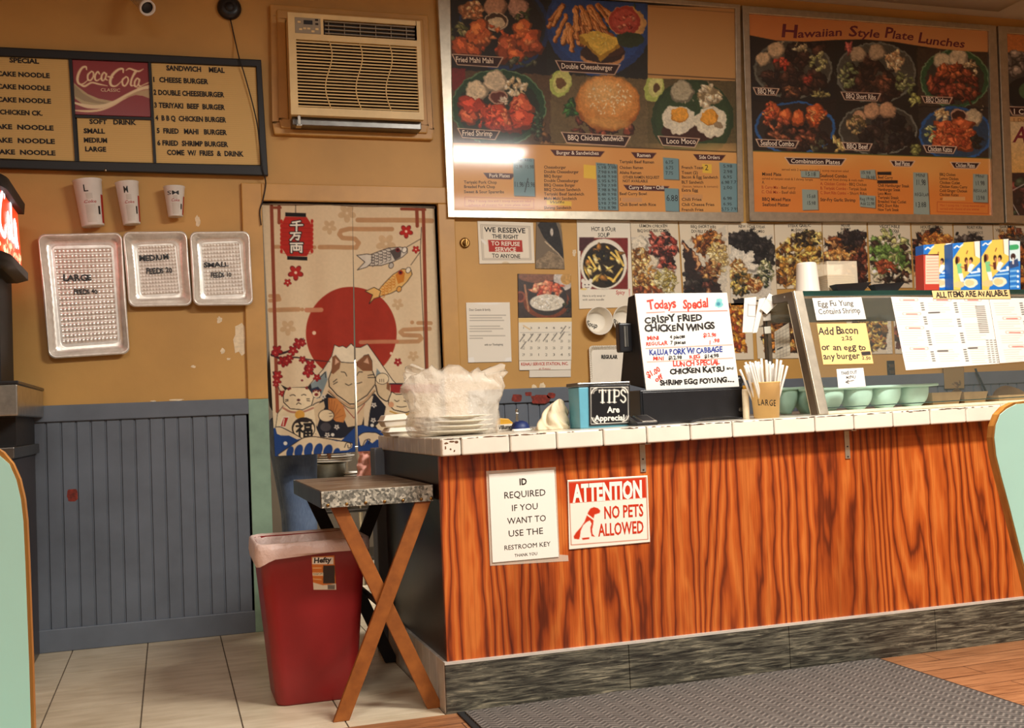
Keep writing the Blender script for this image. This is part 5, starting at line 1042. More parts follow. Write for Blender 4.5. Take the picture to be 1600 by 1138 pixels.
# chips and stains worn into the old tiles: small patches with outlines of their own
wm = MB(); rnd = random.Random(12)
def chip(x, z, rx, rz):
    n = 9; wm.add([(x+rx*math.cos(6.283*k/n)*rnd.uniform(.6, 1.2), YE-.0006, min(z+rz*math.sin(6.283*k/n)*rnd.uniform(.6, 1.2), ZT(x)-.0005)) for k in range(n)], [list(range(n))])
for k in range(95):
    x = XL+.02+2.35*rnd.random(); chip(x, ZT(x)-.0025-abs(rnd.gauss(0, .0012)), rnd.uniform(.004, .022), rnd.uniform(.0008, .0022))
for px, py, rx, rz in ((697, 693, .008, .004), (706, 690, .010, .003), (713, 691, .006, .005), (704, 702, .004, .003), (710, 705, .003, .004), (696, 700, .003, .006), (1150, 655, .006, .003), (1230, 646, .005, .002), (880, 668, .004, .002)): q = pt(px, py, YE); chip(q[0], q[2], rx, rz)
wm.build('worn_chips', 'worn_brown', e, kind='stuff')
for px, py in ((1005.5, 738), (1325, 717)):
    a = pt(px, py, YC-.003); m = MB().box(a[0]-.0105, a[0]+.0105, YC-.004, YC-.0002, a[2], ZT(a[0])-.06).box(a[0]-.0105, a[0]+.0105, YE+.015, YC-.0002, ZT(a[0])-.063, ZT(a[0])-.0585)
    b = m.build('bracket', 'alu', e, bevel=.001)
    for dz in (.008, .045): MB().ball((a[0], YC-.004, a[2]+dz), .0035, n=8).build('screw', 'black_plastic', b)

# ---------------------------------------------------------------- notices on the counter front
def zq(X, Y): return (740+X*.2, 690+Y*.2)
s = Sheet([zq(118, 258), zq(630, 222), zq(665, 905), zq(148, 950)], y_pl(YC-.0035), base=(240, 236, 224), thick=.0008)
for t, X, Y, h, w, b in (('ID', 357, 340, 9.5, 12, .03), ('REQUIRED', 236, 447, 10, 66, 0), ('IF YOU', 296, 545, 9.5, 42, 0), ('WANT TO', 264, 647, 9.5, 61, 0), ('USE THE', 271, 745, 9.5, 55, 0), ('RESTROOM KEY', 238, 850, 7, 73, 0), ('THANK YOU', 320, 903, 4.5, 36, 0)): s.text(t, *zq(X, Y), h, (40, 36, 32), w=w, bold=b)
e = empty('restroom_notice', s.c-np.array([0, 0, .15]), 'white laminated notice asking for ID for the restroom key', 'sign')
s.build('sheet', 'gloss_print', e)
P = [pt(*zq(X, Y), YC-.0015) for X, Y in ((98, 232), (642, 200), (672, 885), (738, 890), (742, 935), (130, 972))]
MB().prism(P, (0, .0008, 0)).build('laminate_film', 'tape', e)
s = Sheet([zq(733, 303), zq(1358, 266), zq(1379, 787), zq(746, 846)], y_pl(YC-.004), base=(238, 230, 214), thick=.0015); c = s.cv
def ZP(*A): return [zq(X, Y) for X, Y in A]
RD = (196, 52, 24)
c.poly(ZP((742, 322), (1344, 284), (1350, 440), (750, 484)), RD); c.line(ZP((744, 318), (1348, 282), (1362, 765), (762, 810), (744, 318)), 1.1, (170, 80, 50))
c.poly(ZP((990, 542), (972, 522), (940, 513), (912, 524), (896, 550), (884, 580), (866, 628), (840, 668), (800, 712), (782, 742), (786, 762), (824, 766), (832, 742), (836, 700), (856, 655), (884, 630), (908, 618), (922, 642), (912, 672), (914, 706), (922, 742), (948, 744), (930, 724), (926, 690), (936, 640), (938, 600), (946, 572), (984, 560)), RD)
c.line(ZP((878, 565), (938, 610)), 2.4, (238, 230, 214)); c.poly(ZP((846, 756), (870, 752), (905, 750), (904, 764), (852, 770)), RD)
s.text('ATTENTION', *zq(780, 472), 25.5, (244, 238, 226), w=108, bold=.045); s.text('NO PETS', *zq(1018, 604), 18.5, RD, w=62, bold=.02); s.text('ALLOWED', *zq(976, 740), 18.5, RD, w=71, bold=.02)
s.build('notice_sign', 'gloss_print', None, 'red and white sign banning pets, with a sitting dog', 'sign')

# ---------------------------------------------------------------- anti-fatigue mat
e = empty('floor_mat', (1.65, 2.95, 0), 'grey woven floor mat with black rubber border along the counter foot', 'mat')
mx0, mx1, my0, my1 = .862, 2.462, 2.46, 3.4585
MB().box(mx0, mx1, my0, my1, 0, .006).build('rubber_border', 'rubber_black', e, bevel=.003)
MB().box(mx0+.022, mx1-.022, my0+.022, my1-.022, .0055, .011).build('carpet', 'mat_weave', e)

# ---------------------------------------------------------------- side table with galvanised top
tx0, tx1, ty0, ty1, tz0, tz1 = .462, .828, 3.53, 4.32, .682, .736
e = empty('side_table', ((tx0+tx1)/2, (ty0+ty1)/2, 0), 'side table with a studded galvanised top on crossed wooden legs', 'table')
MB().box(tx0+.003, tx1-.003, ty0+.003, ty1-.003, tz0+.004, tz1).build('tabletop', 'worn_zinc', e, bevel=.002)
for nm, b in (('front_apron', (tx0, tx1, ty0-.0025, ty0, tz0, tz1-.001)), ('rear_apron', (tx0, tx1, ty1, ty1+.0025, tz0, tz1-.001))): 
    a = MB().box(*b).build(nm, 'galvanised', e, bevel=.001)
    if nm == 'front_apron':
        for x in (509, 538.5, 568, 597.6, 626.4, 655, 681):
            q = pt(x, 700, ty0); MB().ball((min(q[0], tx1-.006), ty0-.003, tz0+.009), .0058, n=10, sq=(1, .6, 1)).build('stud', 'brass', a)
MB().box(tx0-.0025, tx0, ty0, ty1, tz0, tz1-.001).build('side_apron', 'steel_dark', e, bevel=.001); MB().box(tx1, tx1+.0025, ty0, ty1, tz0, tz1-.001).build('side_apron', 'steel_dark', e, bevel=.001)
def xleg(x0, x1, y, mt, w=.048, t=.018):
    d = np.array([x1-x0, tz0]); n = np.array([d[1], -d[0]])/np.linalg.norm(d)*w/2; hx = w/2*np.linalg.norm(d)/tz0
    MB().hexa([(x0-hx, y, 0), (x0+hx, y, 0), (x0+hx, y+t, 0), (x0-hx, y+t, 0), (x1-hx, y, tz0), (x1+hx, y, tz0), (x1+hx, y+t, tz0), (x1-hx, y+t, tz0)]).build('leg', mt, e, bevel=.002)
fl_, fr_, tl_, tr_ = ptz(536, 1133, 0)[0], ptz(684, 1111, 0)[0], pt(530, 793, ty0+.01)[0], pt(661, 784, ty0+.01)[0]
xleg(fl_, tr_, ty0+.004, 'table_leg_wood'); xleg(fr_, tl_, ty0+.0225, 'table_leg_wood')
xleg(fl_, tr_, ty1-.06, 'iron_black'); xleg(fr_, tl_, ty1-.041, 'iron_black')
xm = (fl_+fr_+tl_+tr_)/4; zm = tz0*.5
MB().tube([(xm, ty0+.04, zm), (xm, ty1-.06, zm)], .010, 10).build('stretcher', 'iron_black', e)

# ---------------------------------------------------------------- rubbish bin with its liner
bx, by, bh = .463, 3.945, .548
def rring(hx, hy, r, z, cx=bx, cy=by, n=6, jit=0, seed=0):
    rnd = random.Random(seed); P = []
    for sx, sy, a0 in ((1, 1, 0), (-1, 1, 1), (-1, -1, 2), (1, -1, 3)):
        for k in range(n+1):
            a = math.pi/2*(a0+k/n); P.append((cx+sx*(hx-r)+r*math.cos(a)+rnd.uniform(-jit, jit), cy+sy*(hy-r)+r*math.sin(a)+rnd.uniform(-jit, jit), z+rnd.uniform(-jit, jit)))
    return P
e = empty('rubbish_bin', (bx, by, 0), 'tall red plastic rubbish bin tucked beneath the side table', 'bin')
m = MB(); hx0, hy0, hx1, hy1 = .138, .142, .182, .178
prof = [(0, .97, .0), (.0, 1., .006)]
rings = [rring(hx0*.95, hy0*.95, .035, 0), rring(hx0, hy0, .04, .008)]+[rring(hx0+(hx1-hx0)*t, hy0+(hy1-hy0)*t, .045, .008+(bh-.03)*t) for t in (.25, .5, .75, 1.)]+[rring(hx1+.008, hy1+.008, .05, bh-.018), rring(hx1+.008, hy1+.008, .05, bh), rring(hx1-.004, hy1-.004, .045, bh), rring(hx1-.006, hy1-.006, .045, bh-.02), rring(hx0-.003, hy0-.003, .04, .02)]
m.loft(rings, 0, True, True, True); m.build('bin_body', 'can_red', e)
# label on the sloping front face
def binfront(x, y):
    p = pt(x, y, by-hy1)
    for _ in range(3): p = pt(x, y, by-(hy0+(hy1-hy0)*np.clip(p[2]/bh, 0, 1))-.0018)
    return p
s = Sheet([(486.5, 870), (522.5, 868), (525.5, 922), (490, 922)], binfront, base=(208, 112, 34), thick=.0006); c = s.cv
c.rect(488, 871, 521, 882, (236, 226, 206)); c.rect(505, 884, 523, 912, (30, 26, 26)); c.poly([(505, 884), (505, 906), (509, 912), (523, 911), (523, 884)], (28, 24, 24)); c.rect(487, 895, 505, 900, (240, 220, 180)); c.line([(489, 888), (502, 888)], 1, (240, 210, 150)); c.line([(489, 905), (502, 906)], 1, (240, 210, 150)); c.poly([(488, 910), (505, 915), (526, 912), (526, 924), (488, 924)], (226, 212, 186)); c.rect(512, 914, 523, 921, (40, 36, 34)); 
for k in range(5): c.line([(513+2*k, 914), (513+2*k, 920)], .7, (226, 212, 186))
s.text('Hefty', 490, 880, 7.5, (24, 22, 24), w=27, bold=.04, shear=.12); s.text('TOUGH CAN', 489, 899, 3.2, (40, 30, 30), w=15)
s.build('bin_label', 'gloss_print', e)
m = MB(); rings = []
zz = [(.505, .014, .003), (.515, .0155, .002), (.530, .0155, .002), (bh+.004, .013, .002), (bh+.008, .004, .001), (bh-.01, -.010, .003), (bh-.09, -.016, .006), (bh-.20, -.026, .010), (bh-.26, -.06, .014)]
for k, (z, o, j) in enumerate(zz): rings.append(rring(hx1+o, hy1+o, max(.05+o, .03), z, jit=j, seed=k, n=5))
rings[0] = [(p[0], p[1], p[2]+.022*math.sin(6*math.atan2(p[1]-by, p[0]-bx)+.7)-.006) for p in rings[0]]
m.loft(rings, 0, True, False, True); m.build('bin_liner', 'liner_film', label='translucent pinkish white bag lining the red bin, folded over its rim', cat='bag')

# ---------------------------------------------------------------- mint laminated chairs in the foreground
def chair(outline, Y, cx, lab, t=.018):
    """outline: photo pixels of the visible edge of the back, mirrored about the chair's centre line"""
    R_ = [pt(x, y, Y) for x, y in outline]; sgn = 1 if R_[0][0] > cx else -1
    half = [(abs(p[0]-cx), p[2]) for p in R_]
    half = [(max(h, .0), z) for h, z in half]
    right = [(cx+h, Y, z) for h, z in half]; left = [(cx-h, Y, z) for h, z in half][::-1]
    poly = right+left; e = empty('chair', (cx, Y-.2, 0), lab, 'chair', 'mint chairs in the foreground')
    MB().prism(poly, (0, t, 0)).build('back_shell', 'bent_wood', e)
    c0 = np.mean(np.array(poly), 0); inn = [(cx+(p[0]-cx)*(1-.004/max(abs(p[0]-cx), .01)), Y-.0012, p[2]+(-.004 if p[2] > .93 else 0)) for p in poly]
    MB().prism(inn, (0, .0012, 0)).build('back_laminate', 'mint_laminate', e)
    zb = half[-1][1]; hb = half[-1][0]
    # shell curving into the seat, towards the table we look from
    rows_ = []
    for k in range(13):
        a = k/12*math.pi/2; R0 = .10; yy, z = Y-R0*(1-math.cos(a)), zb-R0*math.sin(a); w = hb+(.21-hb)*(k/12)**1.5; rows_.append([(cx+w*(2*i/10-1), yy, z) for i in range(11)])
    zs = zb-.10
    for k in range(1, 12):
        f = k/11; w = .21*math.sqrt(max(0.05, 1-(max(0, f-.75)/.26)**2)); rows_.append([(cx+w*(2*i/10-1), Y-.10-.32*f, zs-.012*math.sin(math.pi*f)) for i in range(11)])
    MB().grid(rows_).build('seat_shell', 'bent_wood', e, solid=t)
    MB().grid([[(p[0], p[1], p[2]+t/2+.0012) for p in r] for r in rows_[12:]]).build('seat_laminate', 'mint_laminate', e, solid=.0012)
    for sx in (-1, 1):
        for yy, y2 in ((Y-.12, Y+.03), (Y-.36, Y-.43)):
            MB().tube([(cx+sx*.10, yy, zs-.012), (cx+sx*.15, (yy*.8+y2*.2), zs-.03), (cx+sx*.19, y2, .012)], .011, 10).build('leg', 'iron_black', e)
            b = MB().lathe([(.014, 0), (.014, .014), (.011, .02)], (cx+sx*.19, y2, 0), 12).build('leg_foot', 'rubber_black', e)
chair([(1720, 616), (1660, 619), (1600, 627.5), (1585, 629), (1571, 636), (1560, 648), (1553, 666), (1551, 684), (1554, 712), (1562, 745), (1575, 793), (1588, 845), (1600, 893), (1612, 945), (1622, 990)], 1.9, pt(1735, 800, 1.9)[0], 'mint chair with wood edge at the right, in front of the counter')
chair([(-150, 676), (-90, 678), (-45, 684), (-15, 694), (5, 707), (20, 725), (31, 750), (38, 780), (42, 815), (45, 880), (48, 960), (51, 1040), (54, 1140), (56, 1230)], 1.5, pt(-190, 850, 1.5)[0], 'mint chair at the left, in front of the beadboard wall')

# ---------------------------------------------------------------- things standing on the counter
def ground(x, Y): return pt(x, 600, Y)[0]            # world x of a pixel column near the counter top, on plane Y
def colx(x, y, Y): return float(pt(x, y, Y)[0])
def hz(x, y, Y): return float(pt(x, y, Y)[2])
def crumple(p, amt, sc, seed):
    p = np.asarray(p, float); o = np.zeros(3)
    for k in range(3):
        a = p*sc*(1.9**k)+seed*3.1; o += np.array([math.sin(a[1]*1.3+a[2]*1.7+k), math.sin(a[0]*1.1+a[2]*1.9+2*k), math.sin(a[0]*1.6+a[1]*1.2+3*k)])/(1.6**k)
    return p+o*amt
# stacked foam boxes at the counter's far end
def clam(x0, x1, Y0, Y1, z, h, lab, tilt=0):
    e = empty('foam_box', ((x0+x1)/2, (Y0+Y1)/2, z), lab, 'takeout box', 'foam boxes at the end of the counter')
    def rr(i, zz): return [(x0+i, Y0+i, zz), (x1-i, Y0+i, zz+tilt), (x1-i, Y1-i, zz+tilt), (x0+i, Y1-i, zz)]
    MB().loft([rr(.012, z), rr(.002, z+h*.48), rr(-.004, z+h*.5)], 0, False).build('base', 'foam_white', e, bevel=.004)
    MB().loft([rr(-.004, z+h*.52), rr(.002, z+h*.55), rr(.012, z+h)], 0, False).build('lid', 'foam_white', e, bevel=.004)
zt = ZT(.85)
clam(colx(606, 680, 4.08), colx(652, 680, 4.08), 4.08, 4.22, zt, .034, 'lower of the two white foam boxes left of the plastic bag')
clam(colx(599, 668, 4.10), colx(640, 668, 4.10), 4.10, 4.22, zt+.0375, .045, 'upper white foam box left of the plastic bag', .004)
# foam plates and the thin bag over them
px0, px1 = colx(642, 670, 3.78), colx(776, 670, 3.78); pc = np.array([(px0+px1)/2, 3.80, zt]); pr_ = (px1-px0)/2
for k in range(4):
    m = MB(); z = .004+.017*k; r = pr_*(.93-.02*(k % 2)); cx = pc+np.array([.004*(k % 2), .003*k, 0])
    m.lathe([(r*.62, z), (r*.70, z+.003), (r*.95, z+.013), (r, z+.014), (r, z+.016), (r*.94, z+.0155), (r*.69, z+.006), (r*.6, z+.004)], cx, 40, cap0=True, cap1=True)
    o = m.build('foam_bowl', 'foam_white', label='white foam bowl nested in a pile under the clear plastic bag', cat='bowl', group='foam bowls inside the plastic bag')
def bag():
    m = MB(); n = 64; rings = []
    prof = [(.0, .96, .62), (.004, 1.02, .72), (.03, 1.05, .76), (.06, 1.05, .74), (.085, 1.0, .66), (.10, 1.02, .62), (.13, 1.09, .60), (.165, 1.14, .52), (.195, 1.18, .40), (.215, 1.2, .30), (.225, 1.16, .20)]
    for j, (z, sx, sy) in enumerate(prof):
        R_ = []
        for i in range(n):
            a = 2*math.pi*i/n; sq = .72
            cx, cy = math.copysign(abs(math.cos(a))**sq, math.cos(a)), math.copysign(abs(math.sin(a))**sq, math.sin(a))
            f = z/.225; p = np.array([pc[0]+pr_*sx*cx+.012*f, pc[1]+pr_*sy*cy, zt+.002+z*(1+.10*f*math.sin(3*a+.6))])
            amt = .0022+.0075*f*f+(.002 if j > 3 else 0); q = crumple(p, amt, 38, 4); q[2] = max(q[2], zt+.001); R_.append(q)
        rings.append(R_)
    c_ = np.mean(rings[-1], 0); rings.append([np.array(p)*.45+c_*.55+[0, 0, -.02] for p in rings[-1]])
    m.loft(rings, 0, True, False, True); return m
bag().build('plastic_bag', 'plastic_film', label='crumpled clear plastic bag full of foam bowls on the counter corner', cat='bag')
# small things behind the bag
def colbox(mb, x0, x1, Y0, d, z0, z1, mi=0): return mb.box(x0, x1, Y0, Y0+d, z0, z1, mi)
Yy = 3.98; x0, x1 = colx(777, 665, Yy), colx(802, 665, Yy); z = ZT(x0)
e = empty('yellow_packet', ((x0+x1)/2, Yy+.02, z), 'small yellow and white packet with black lettering beside the plastic bag', 'packet')
P = [(x0, Yy, z), (x1+.004, Yy, z), (x1, Yy, z+.03), (x1-.018, Yy, z+.046), (x0+.012, Yy, z+.050), (x0, Yy, z+.036)]
MB().prism(P, (0, .03, 0)).build('wrapper', 'amber', e, bevel=.003)
s = Sheet([(777, 664), (803, 662), (803, 672), (777, 674)], y_pl(Yy-.0015), base=(220, 212, 196)); s.text('Villumrs', 779, 671.5, 6, BK, w=22, bold=.04); s.build('band', 'paper', e)
q = pt(813, 668, 3.95); q[2] = ZT(q[0]); e = empty('navy_cap', q, 'dark blue domed lid on the counter behind the yellow packet', 'lid')
MB().lathe([(.036, 0), (.037, .004), (.035, .016), (.028, .028), (.016, .035), (.001, .037)], q, 28).build('dome', 'navy', e)
a = pt(808, 652, 3.915); MB().box(a[0]-.004, a[0]+.004, a[1]-.003, a[1]+.003, a[2]-.016, a[2]+.016).lathe([(.001, 0), (.006, .004), (.006, .014), (.001, .018)], a+np.array([0, 0, .014]), 10).build('metal_tab', 'steel', e, bevel=.001)
a, b = pt(801, 672, 3.66), pt(834, 669, 3.70); a[2] = ZT(a[0])+.006; b[2] = ZT(b[0])+.006
e = empty('white_pen', (a+b)/2, 'white pen lying on the counter in front of the dark blue lid', 'pen'); d = b-a
MB().tube([a, a+d*.8], .0055, 10).build('barrel', 'white_plastic', e); MB().tube([a+d*.8, a+d*.95, b], [.0055, .004, .001], 10).build('tip', 'steel', e)
# crumpled napkin heap
def heapmesh(outline, Y, d, name, mat, lab, cat, seed):
    q = [pt(x, y, Y) for x, y in outline]; xs_ = [p[0] for p in q]; c_ = np.mean(q, 0); z = ZT(c_[0]); rings = []; n = 9
    for j in range(n):
        t = -1+2*j/(n-1); s_ = math.sqrt(max(0, 1-t*t))**.7; R_ = []
        for p in q:
            b = np.array([c_[0]+(p[0]-c_[0])*s_, Y+d+t*d, z+(p[2]-z)*s_]); b = crumple(b, .0050, 75, seed)+np.array([0, 0, 0]); b = crumple(b, .0026, 190, seed+3); b[2] = max(b[2], z+.0005); R_.append(b)
        rings.append(R_)
    return MB().loft(rings, 0, True).build(name, mat, label=lab, cat=cat, sub=1)
def crumpled(c_, hx, hy, h, name, mat, lab, cat, seed, lean=0.):
    m = MB(); nu, nv = 72, 40; rings = []
    for j in range(nv):
        t = j/(nv-1); R_ = []
        for i in range(nu):
            a = 2*math.pi*i/nu; d = np.array([math.cos(a), math.sin(a)])
            w = (1-t)**.62 if t < 1 else 0
            f = sum(abs(math.sin(k*a*.5+seed*k+2.6*t*k*.35+math.sin(a*2+t*5+k)))*g for k, g in ((3, .30), (5, .22), (9, .12)))
            rr = w*(.74+.45*f); z = h*(t**.85)*(1-.14*abs(math.sin(3*a+seed))*(1-t))
            z += h*.10*math.sin(5*a+7*t+seed)*t*(1-t)*3; rr *= 1+.16*math.sin(7*a+15*t+seed)*math.sin(9*t+2*a)
            R_.append((c_[0]+hx*rr*d[0]+lean*t, c_[1]+hy*rr*d[1], c_[2]+max(z, .0)))
        rings.append(R_)
    return m.loft(rings, 0, True, True, True).build(name, mat, label=lab, cat=cat)
q = pt(864, 668, 3.72); q[2] = ZT(q[0]); crumpled(q, .068, .055, hz(886, 623, 3.74)-q[2], 'crumpled_napkin', 'napkin_cream', 'crumpled cream paper napkin on the counter left of the tip box', 'napkin', 2.2, .030)
# tip box
Yt = 3.60; xa, xb, xc = colx(896, 650, Yt+.05), colx(919, 650, Yt), colx(984.5, 650, Yt); z = ZT(xb); zt_ = hz(950, 602, Yt)
e = empty('tip_box', ((xb+xc)/2, Yt+.06, z), 'blue tip box with grey lid and black TIPS front', 'tip box')
MB().box(xb-.030, xc+.002, Yt+.004, Yt+.11, z, zt_-.004).build('box_body', 'teal_box', e, bevel=.003)
MB().box(xb-.036, xc+.008, Yt+.0, Yt+.116, zt_-.003, zt_+.012).build('lid', 'steel_dark', e, bevel=.004)
s = Sheet([(920, 602), (984, 601), (985, 663), (921, 666)], y_pl(Yt), base=(20, 20, 22), thick=.003); c = s.cv; WT = (232, 226, 212)
for a, b, w in (((924, 606), (981, 605), .9), ((981.5, 605), (982, 659), .9), ((982, 660), (924, 663), .9), ((923.5, 662), (923, 606), .9)): c.line([a, b], w, WT)
for x, y, sx, sy in ((924, 606, 1, 1), (981, 605, -1, 1), (982, 659, -1, -1), (925, 662, 1, -1)): c.curve([(x, y+sy*9), (x+sx*3, y+sy*3), (x+sx*9, y)], 1.8, WT); c.curve([(x+sx*9, y+sy*3), (x+sx*5, y+sy*5), (x+sx*3, y+sy*9)], 1., WT)
def slab_T(x, y, w, h):      # serif capitals built from strokes
    c.line([(x+w/2, y-h), (x+w/2, y)], 3, WT); c.line([(x, y-h+.6), (x+w, y-h+.6)], 1.6, WT); c.line([(x+.4, y-h), (x+.4, y-h+4)], 1.2, WT); c.line([(x+w-.4, y-h), (x+w-.4, y-h+4)], 1.2, WT); c.line([(x+w/2-3, y-.5), (x+w/2+3, y-.5)], 1.4, WT)
slab_T(936, 629.5, 11, 20); c.line([(952, 610), (952, 629)], 3, WT); c.line([(949, 610), (955, 610)], 1.3, WT); c.line([(949, 629), (955, 629)], 1.3, WT)
c.line([(960, 609.5), (960, 629)], 3, WT); c.line([(957, 609.8), (962, 609.8)], 1.3, WT); c.line([(957, 628.8), (963, 628.8)], 1.3, WT); c.curve([(960, 610), (966, 610.5), (967.5, 614.5), (966, 619), (960, 620)], 2, WT)
c.curve([(977, 613), (974, 609.5), (970.5, 612), (972, 617), (976, 620), (977.5, 625), (974, 629), (970, 625.5)], 2.2, WT)
s.text('Are', 949, 645, 9, WT, w=19, bold=.03); s.text('Apprecial', 929, 658, 8.5, WT, w=47, bold=.03); s.build('sign', 'gloss_print', e)
# cash box, monitor with the specials board, card reader
Yb_ = 3.66; z = ZT(1.6); xa, xb = colx(1002, 640, Yb_), colx(1168, 640, Yb_); zt_ = hz(1080, 607, Yb_)
e = empty('cash_drawer', ((xa+xb)/2, Yb_+.14, z), 'black metal cash drawer under the specials board', 'cash drawer')
MB().box(xa, xb, Yb_+.004, Yb_+.24, z-.001, zt_).build('case', 'black_plastic', e, bevel=.004); MB().box(xa+.008, xb-.008, Yb_, Yb_+.005, z+.008, zt_-.008).build('drawer_front', 'black_plastic', e, bevel=.002)
MB().lathe([(.008, 0), (.008, .004), (.004, .005)], (xb-.03, Yb_, z+.04), 14, axis=(0, -1, 0)).build('lock', 'steel_dark', e)
q = [pt(x, y, Y) for x, y, Y in ((992, 459, 3.742), (1136, 457.5, 3.742), (1155.5, 607.5, 3.70), (1010, 613, 3.70))]
e = empty('pos_monitor', ((q[0]+q[1])/2*[1, 1, 0]+[0, .1, zt_]), 'black till monitor seen edge on behind the specials board', 'monitor')
F0 = [q[3]+[-.004, .006, .012], q[2]+[-.02, .006, .012], q[1]+[-.012, .006, -.004], q[0]+[-.002, .006, -.003]]
B0 = [F0[0]+[-.018, .185, .03], F0[1]+[-.018, .185, .03], F0[2]+[-.006, .045, -.004], F0[3]+[-.006, .045, -.004]]
MB().hexa([F0[0], F0[1], B0[1], B0[0], F0[3], F0[2], B0[2], B0[3]]).build('housing', 'black_matte', e, bevel=.006)
cx = (F0[0][0]+F0[1][0])/2; MB().box(cx-.06, cx+.06, F0[0][1]+.02, F0[0][1]+.12, zt_, F0[0][2]+.01).build('neck', 'black_matte', e)
a, b = pt(967, 505, 3.78), pt(990, 550, 3.78)
r_ = MB().box(a[0], b[0]+.012, 3.78, 3.82, b[2], a[2]).build('card_reader', 'black_plastic', e, bevel=.006)
MB().box(a[0]+.018, a[0]+.026, 3.777, 3.781, b[2]+.02, a[2]-.012).box(a[0]+.030, a[0]+.033, 3.777, 3.781, b[2]+.02, a[2]-.012).build('slot', 'steel', r_)
s = Sheet(None, P3=q, base=(226, 224, 216), thick=.004); c = s.cv; RD2, BL2 = (196, 56, 40), (40, 60, 140)
def zs(X, Y): return (900+X*.225, 440+Y*.225)
for a, b, col in (((490, 218), (615, 212), RD2), ((655, 213), (1050, 203), RD2), ((485, 466), (1085, 440), (190, 110, 90)), ((495, 560), (1090, 532), (190, 110, 90))): c.line([zs(*a), zs(*b)], 1.1, col)
x, y = zs(993, 152); c.ell(x, y, 6, 7.5, (116, 186, 190), 0, 2, .2); c.ell(x-1, y+1, 3, 3, (60, 130, 150)); c.ell(x+3, y-5, 2.5, 2, (130, 200, 196))
def ZS(t, X, Y, h, w, col, seed=1, hand=.8, b=.012, a=-.045): s.text(t, *zs(X, Y), h, col, w=w*.225, hand=hand, bold=b+.022, seed=seed, ang=a)
ZS('Todays', 500, 192, 13, 196, RD2, 2); ZS('Special', 742, 186, 13, 178, RD2, 3)
ZS('CRISPY FRIED', 474, 290, 10, 408, BK, 4, b=.02); ZS('CHICKEN WINGS', 476, 352, 10, 490, BK, 5, b=.02)
ZS('MINI', 494, 408, 5.5, 84, RD2, 6); ZS('4 pieces', 652, 397, 5.5, 106, BK, 7); ZS('$12.98', 882, 386, 5.8, 92, RD2, 8); ZS('REGULAR', 486, 446, 5.5, 148, RD2, 9); ZS('7 pieces', 656, 438, 5.5, 106, BK, 10); ZS('1', 922, 438, 5.5, 14, RD2); ZS('.98', 952, 424, 5.5, 44, RD2, 11)
ZS('KALUA PORK W/ CABBAGE', 508, 512, 8, 508, BL2, 12, b=.016); ZS('MINI', 534, 548, 5.5, 76, RD2, 13); ZS('$12.98', 640, 543, 5.5, 96, BK, 14); ZS('REG', 788, 538, 5.5, 76, RD2, 15); ZS('$14.98', 890, 532, 5.5, 104, BK, 16)
ZS('LUNCH SPECIAL', 672, 592, 8, 328, RD2, 17); ZS('CHICKEN KATSU', 650, 642, 7.5, 384, BK, 18, b=.03); ZS('and', 1046, 612, 4, 48, BK, 19); ZS('SHRIMP EGG FOYUNG', 586, 724, 7.5, 462, BK, 20, b=.03, a=-.06); ZS('...', 1050, 698, 7, 50, BK)
ZS('$1.00', 500, 672, 9, 104, RD2, 21, a=-.5); ZS('off', 556, 698, 8, 54, RD2, 22, a=-.45)
s.build('specials_board', 'gloss_print', None, 'white Todays Special board with red, blue and black marker handwriting', 'menu board')
a = pt(1010, 652, 3.53); z = ZT(a[0]); e = empty('card_terminal', (a[0], 3.56, z), 'small black and silver card terminal in front of the cash drawer', 'card terminal')
MB().hexa([(a[0]-.042, 3.52, z), (a[0]+.04, 3.52, z), (a[0]+.04, 3.60, z), (a[0]-.042, 3.60, z), (a[0]-.042, 3.52, z+.012), (a[0]+.04, 3.52, z+.012), (a[0]+.036, 3.60, z+.034), (a[0]-.038, 3.60, z+.034)]).build('body', 'black_plastic', e, bevel=.003)
MB().hexa([(a[0]-.022, 3.5195, z+.011), (a[0]+.036, 3.5195, z+.011), (a[0]+.036, 3.60, z+.033), (a[0]-.022, 3.60, z+.033), (a[0]-.022, 3.5195, z+.0155), (a[0]+.036, 3.5195, z+.0155), (a[0]+.034, 3.60, z+.037), (a[0]-.020, 3.60, z+.037)]).build('silver_frame', 'steel', e, bevel=.001)
MB().hexa([(a[0]-.014, 3.524, z+.0165), (a[0]+.028, 3.524, z+.0165), (a[0]+.028, 3.59, z+.0345), (a[0]-.014, 3.59, z+.0345), (a[0]-.014, 3.524, z+.0175), (a[0]+.028, 3.524, z+.0175), (a[0]+.028, 3.59, z+.0355), (a[0]-.014, 3.59, z+.0355)]).build('screen', 'dark_frame', e)
cb = [np.array([p[0], 0, 0]) for p in ()]
path = [(1027, 648, 3.565), (1045, 652, 3.55), (1068, 656, 3.53), (1082, 660, 3.50), (1100, 656, 3.52), (1118, 651, 3.57), (1138, 652, 3.585), (1160, 658, 3.55)]
MB().tube(smooth_path([(colx(x, y, Y), Y, ZT(colx(x, y, Y))+.004+(.008 if k in (4, 5, 6) else 0)) for k, (x, y, Y) in enumerate(path)], 6), .0032, 8).build('cable', 'black_matte', label='black cable lying along the counter in front of the cash drawer', cat='cable')
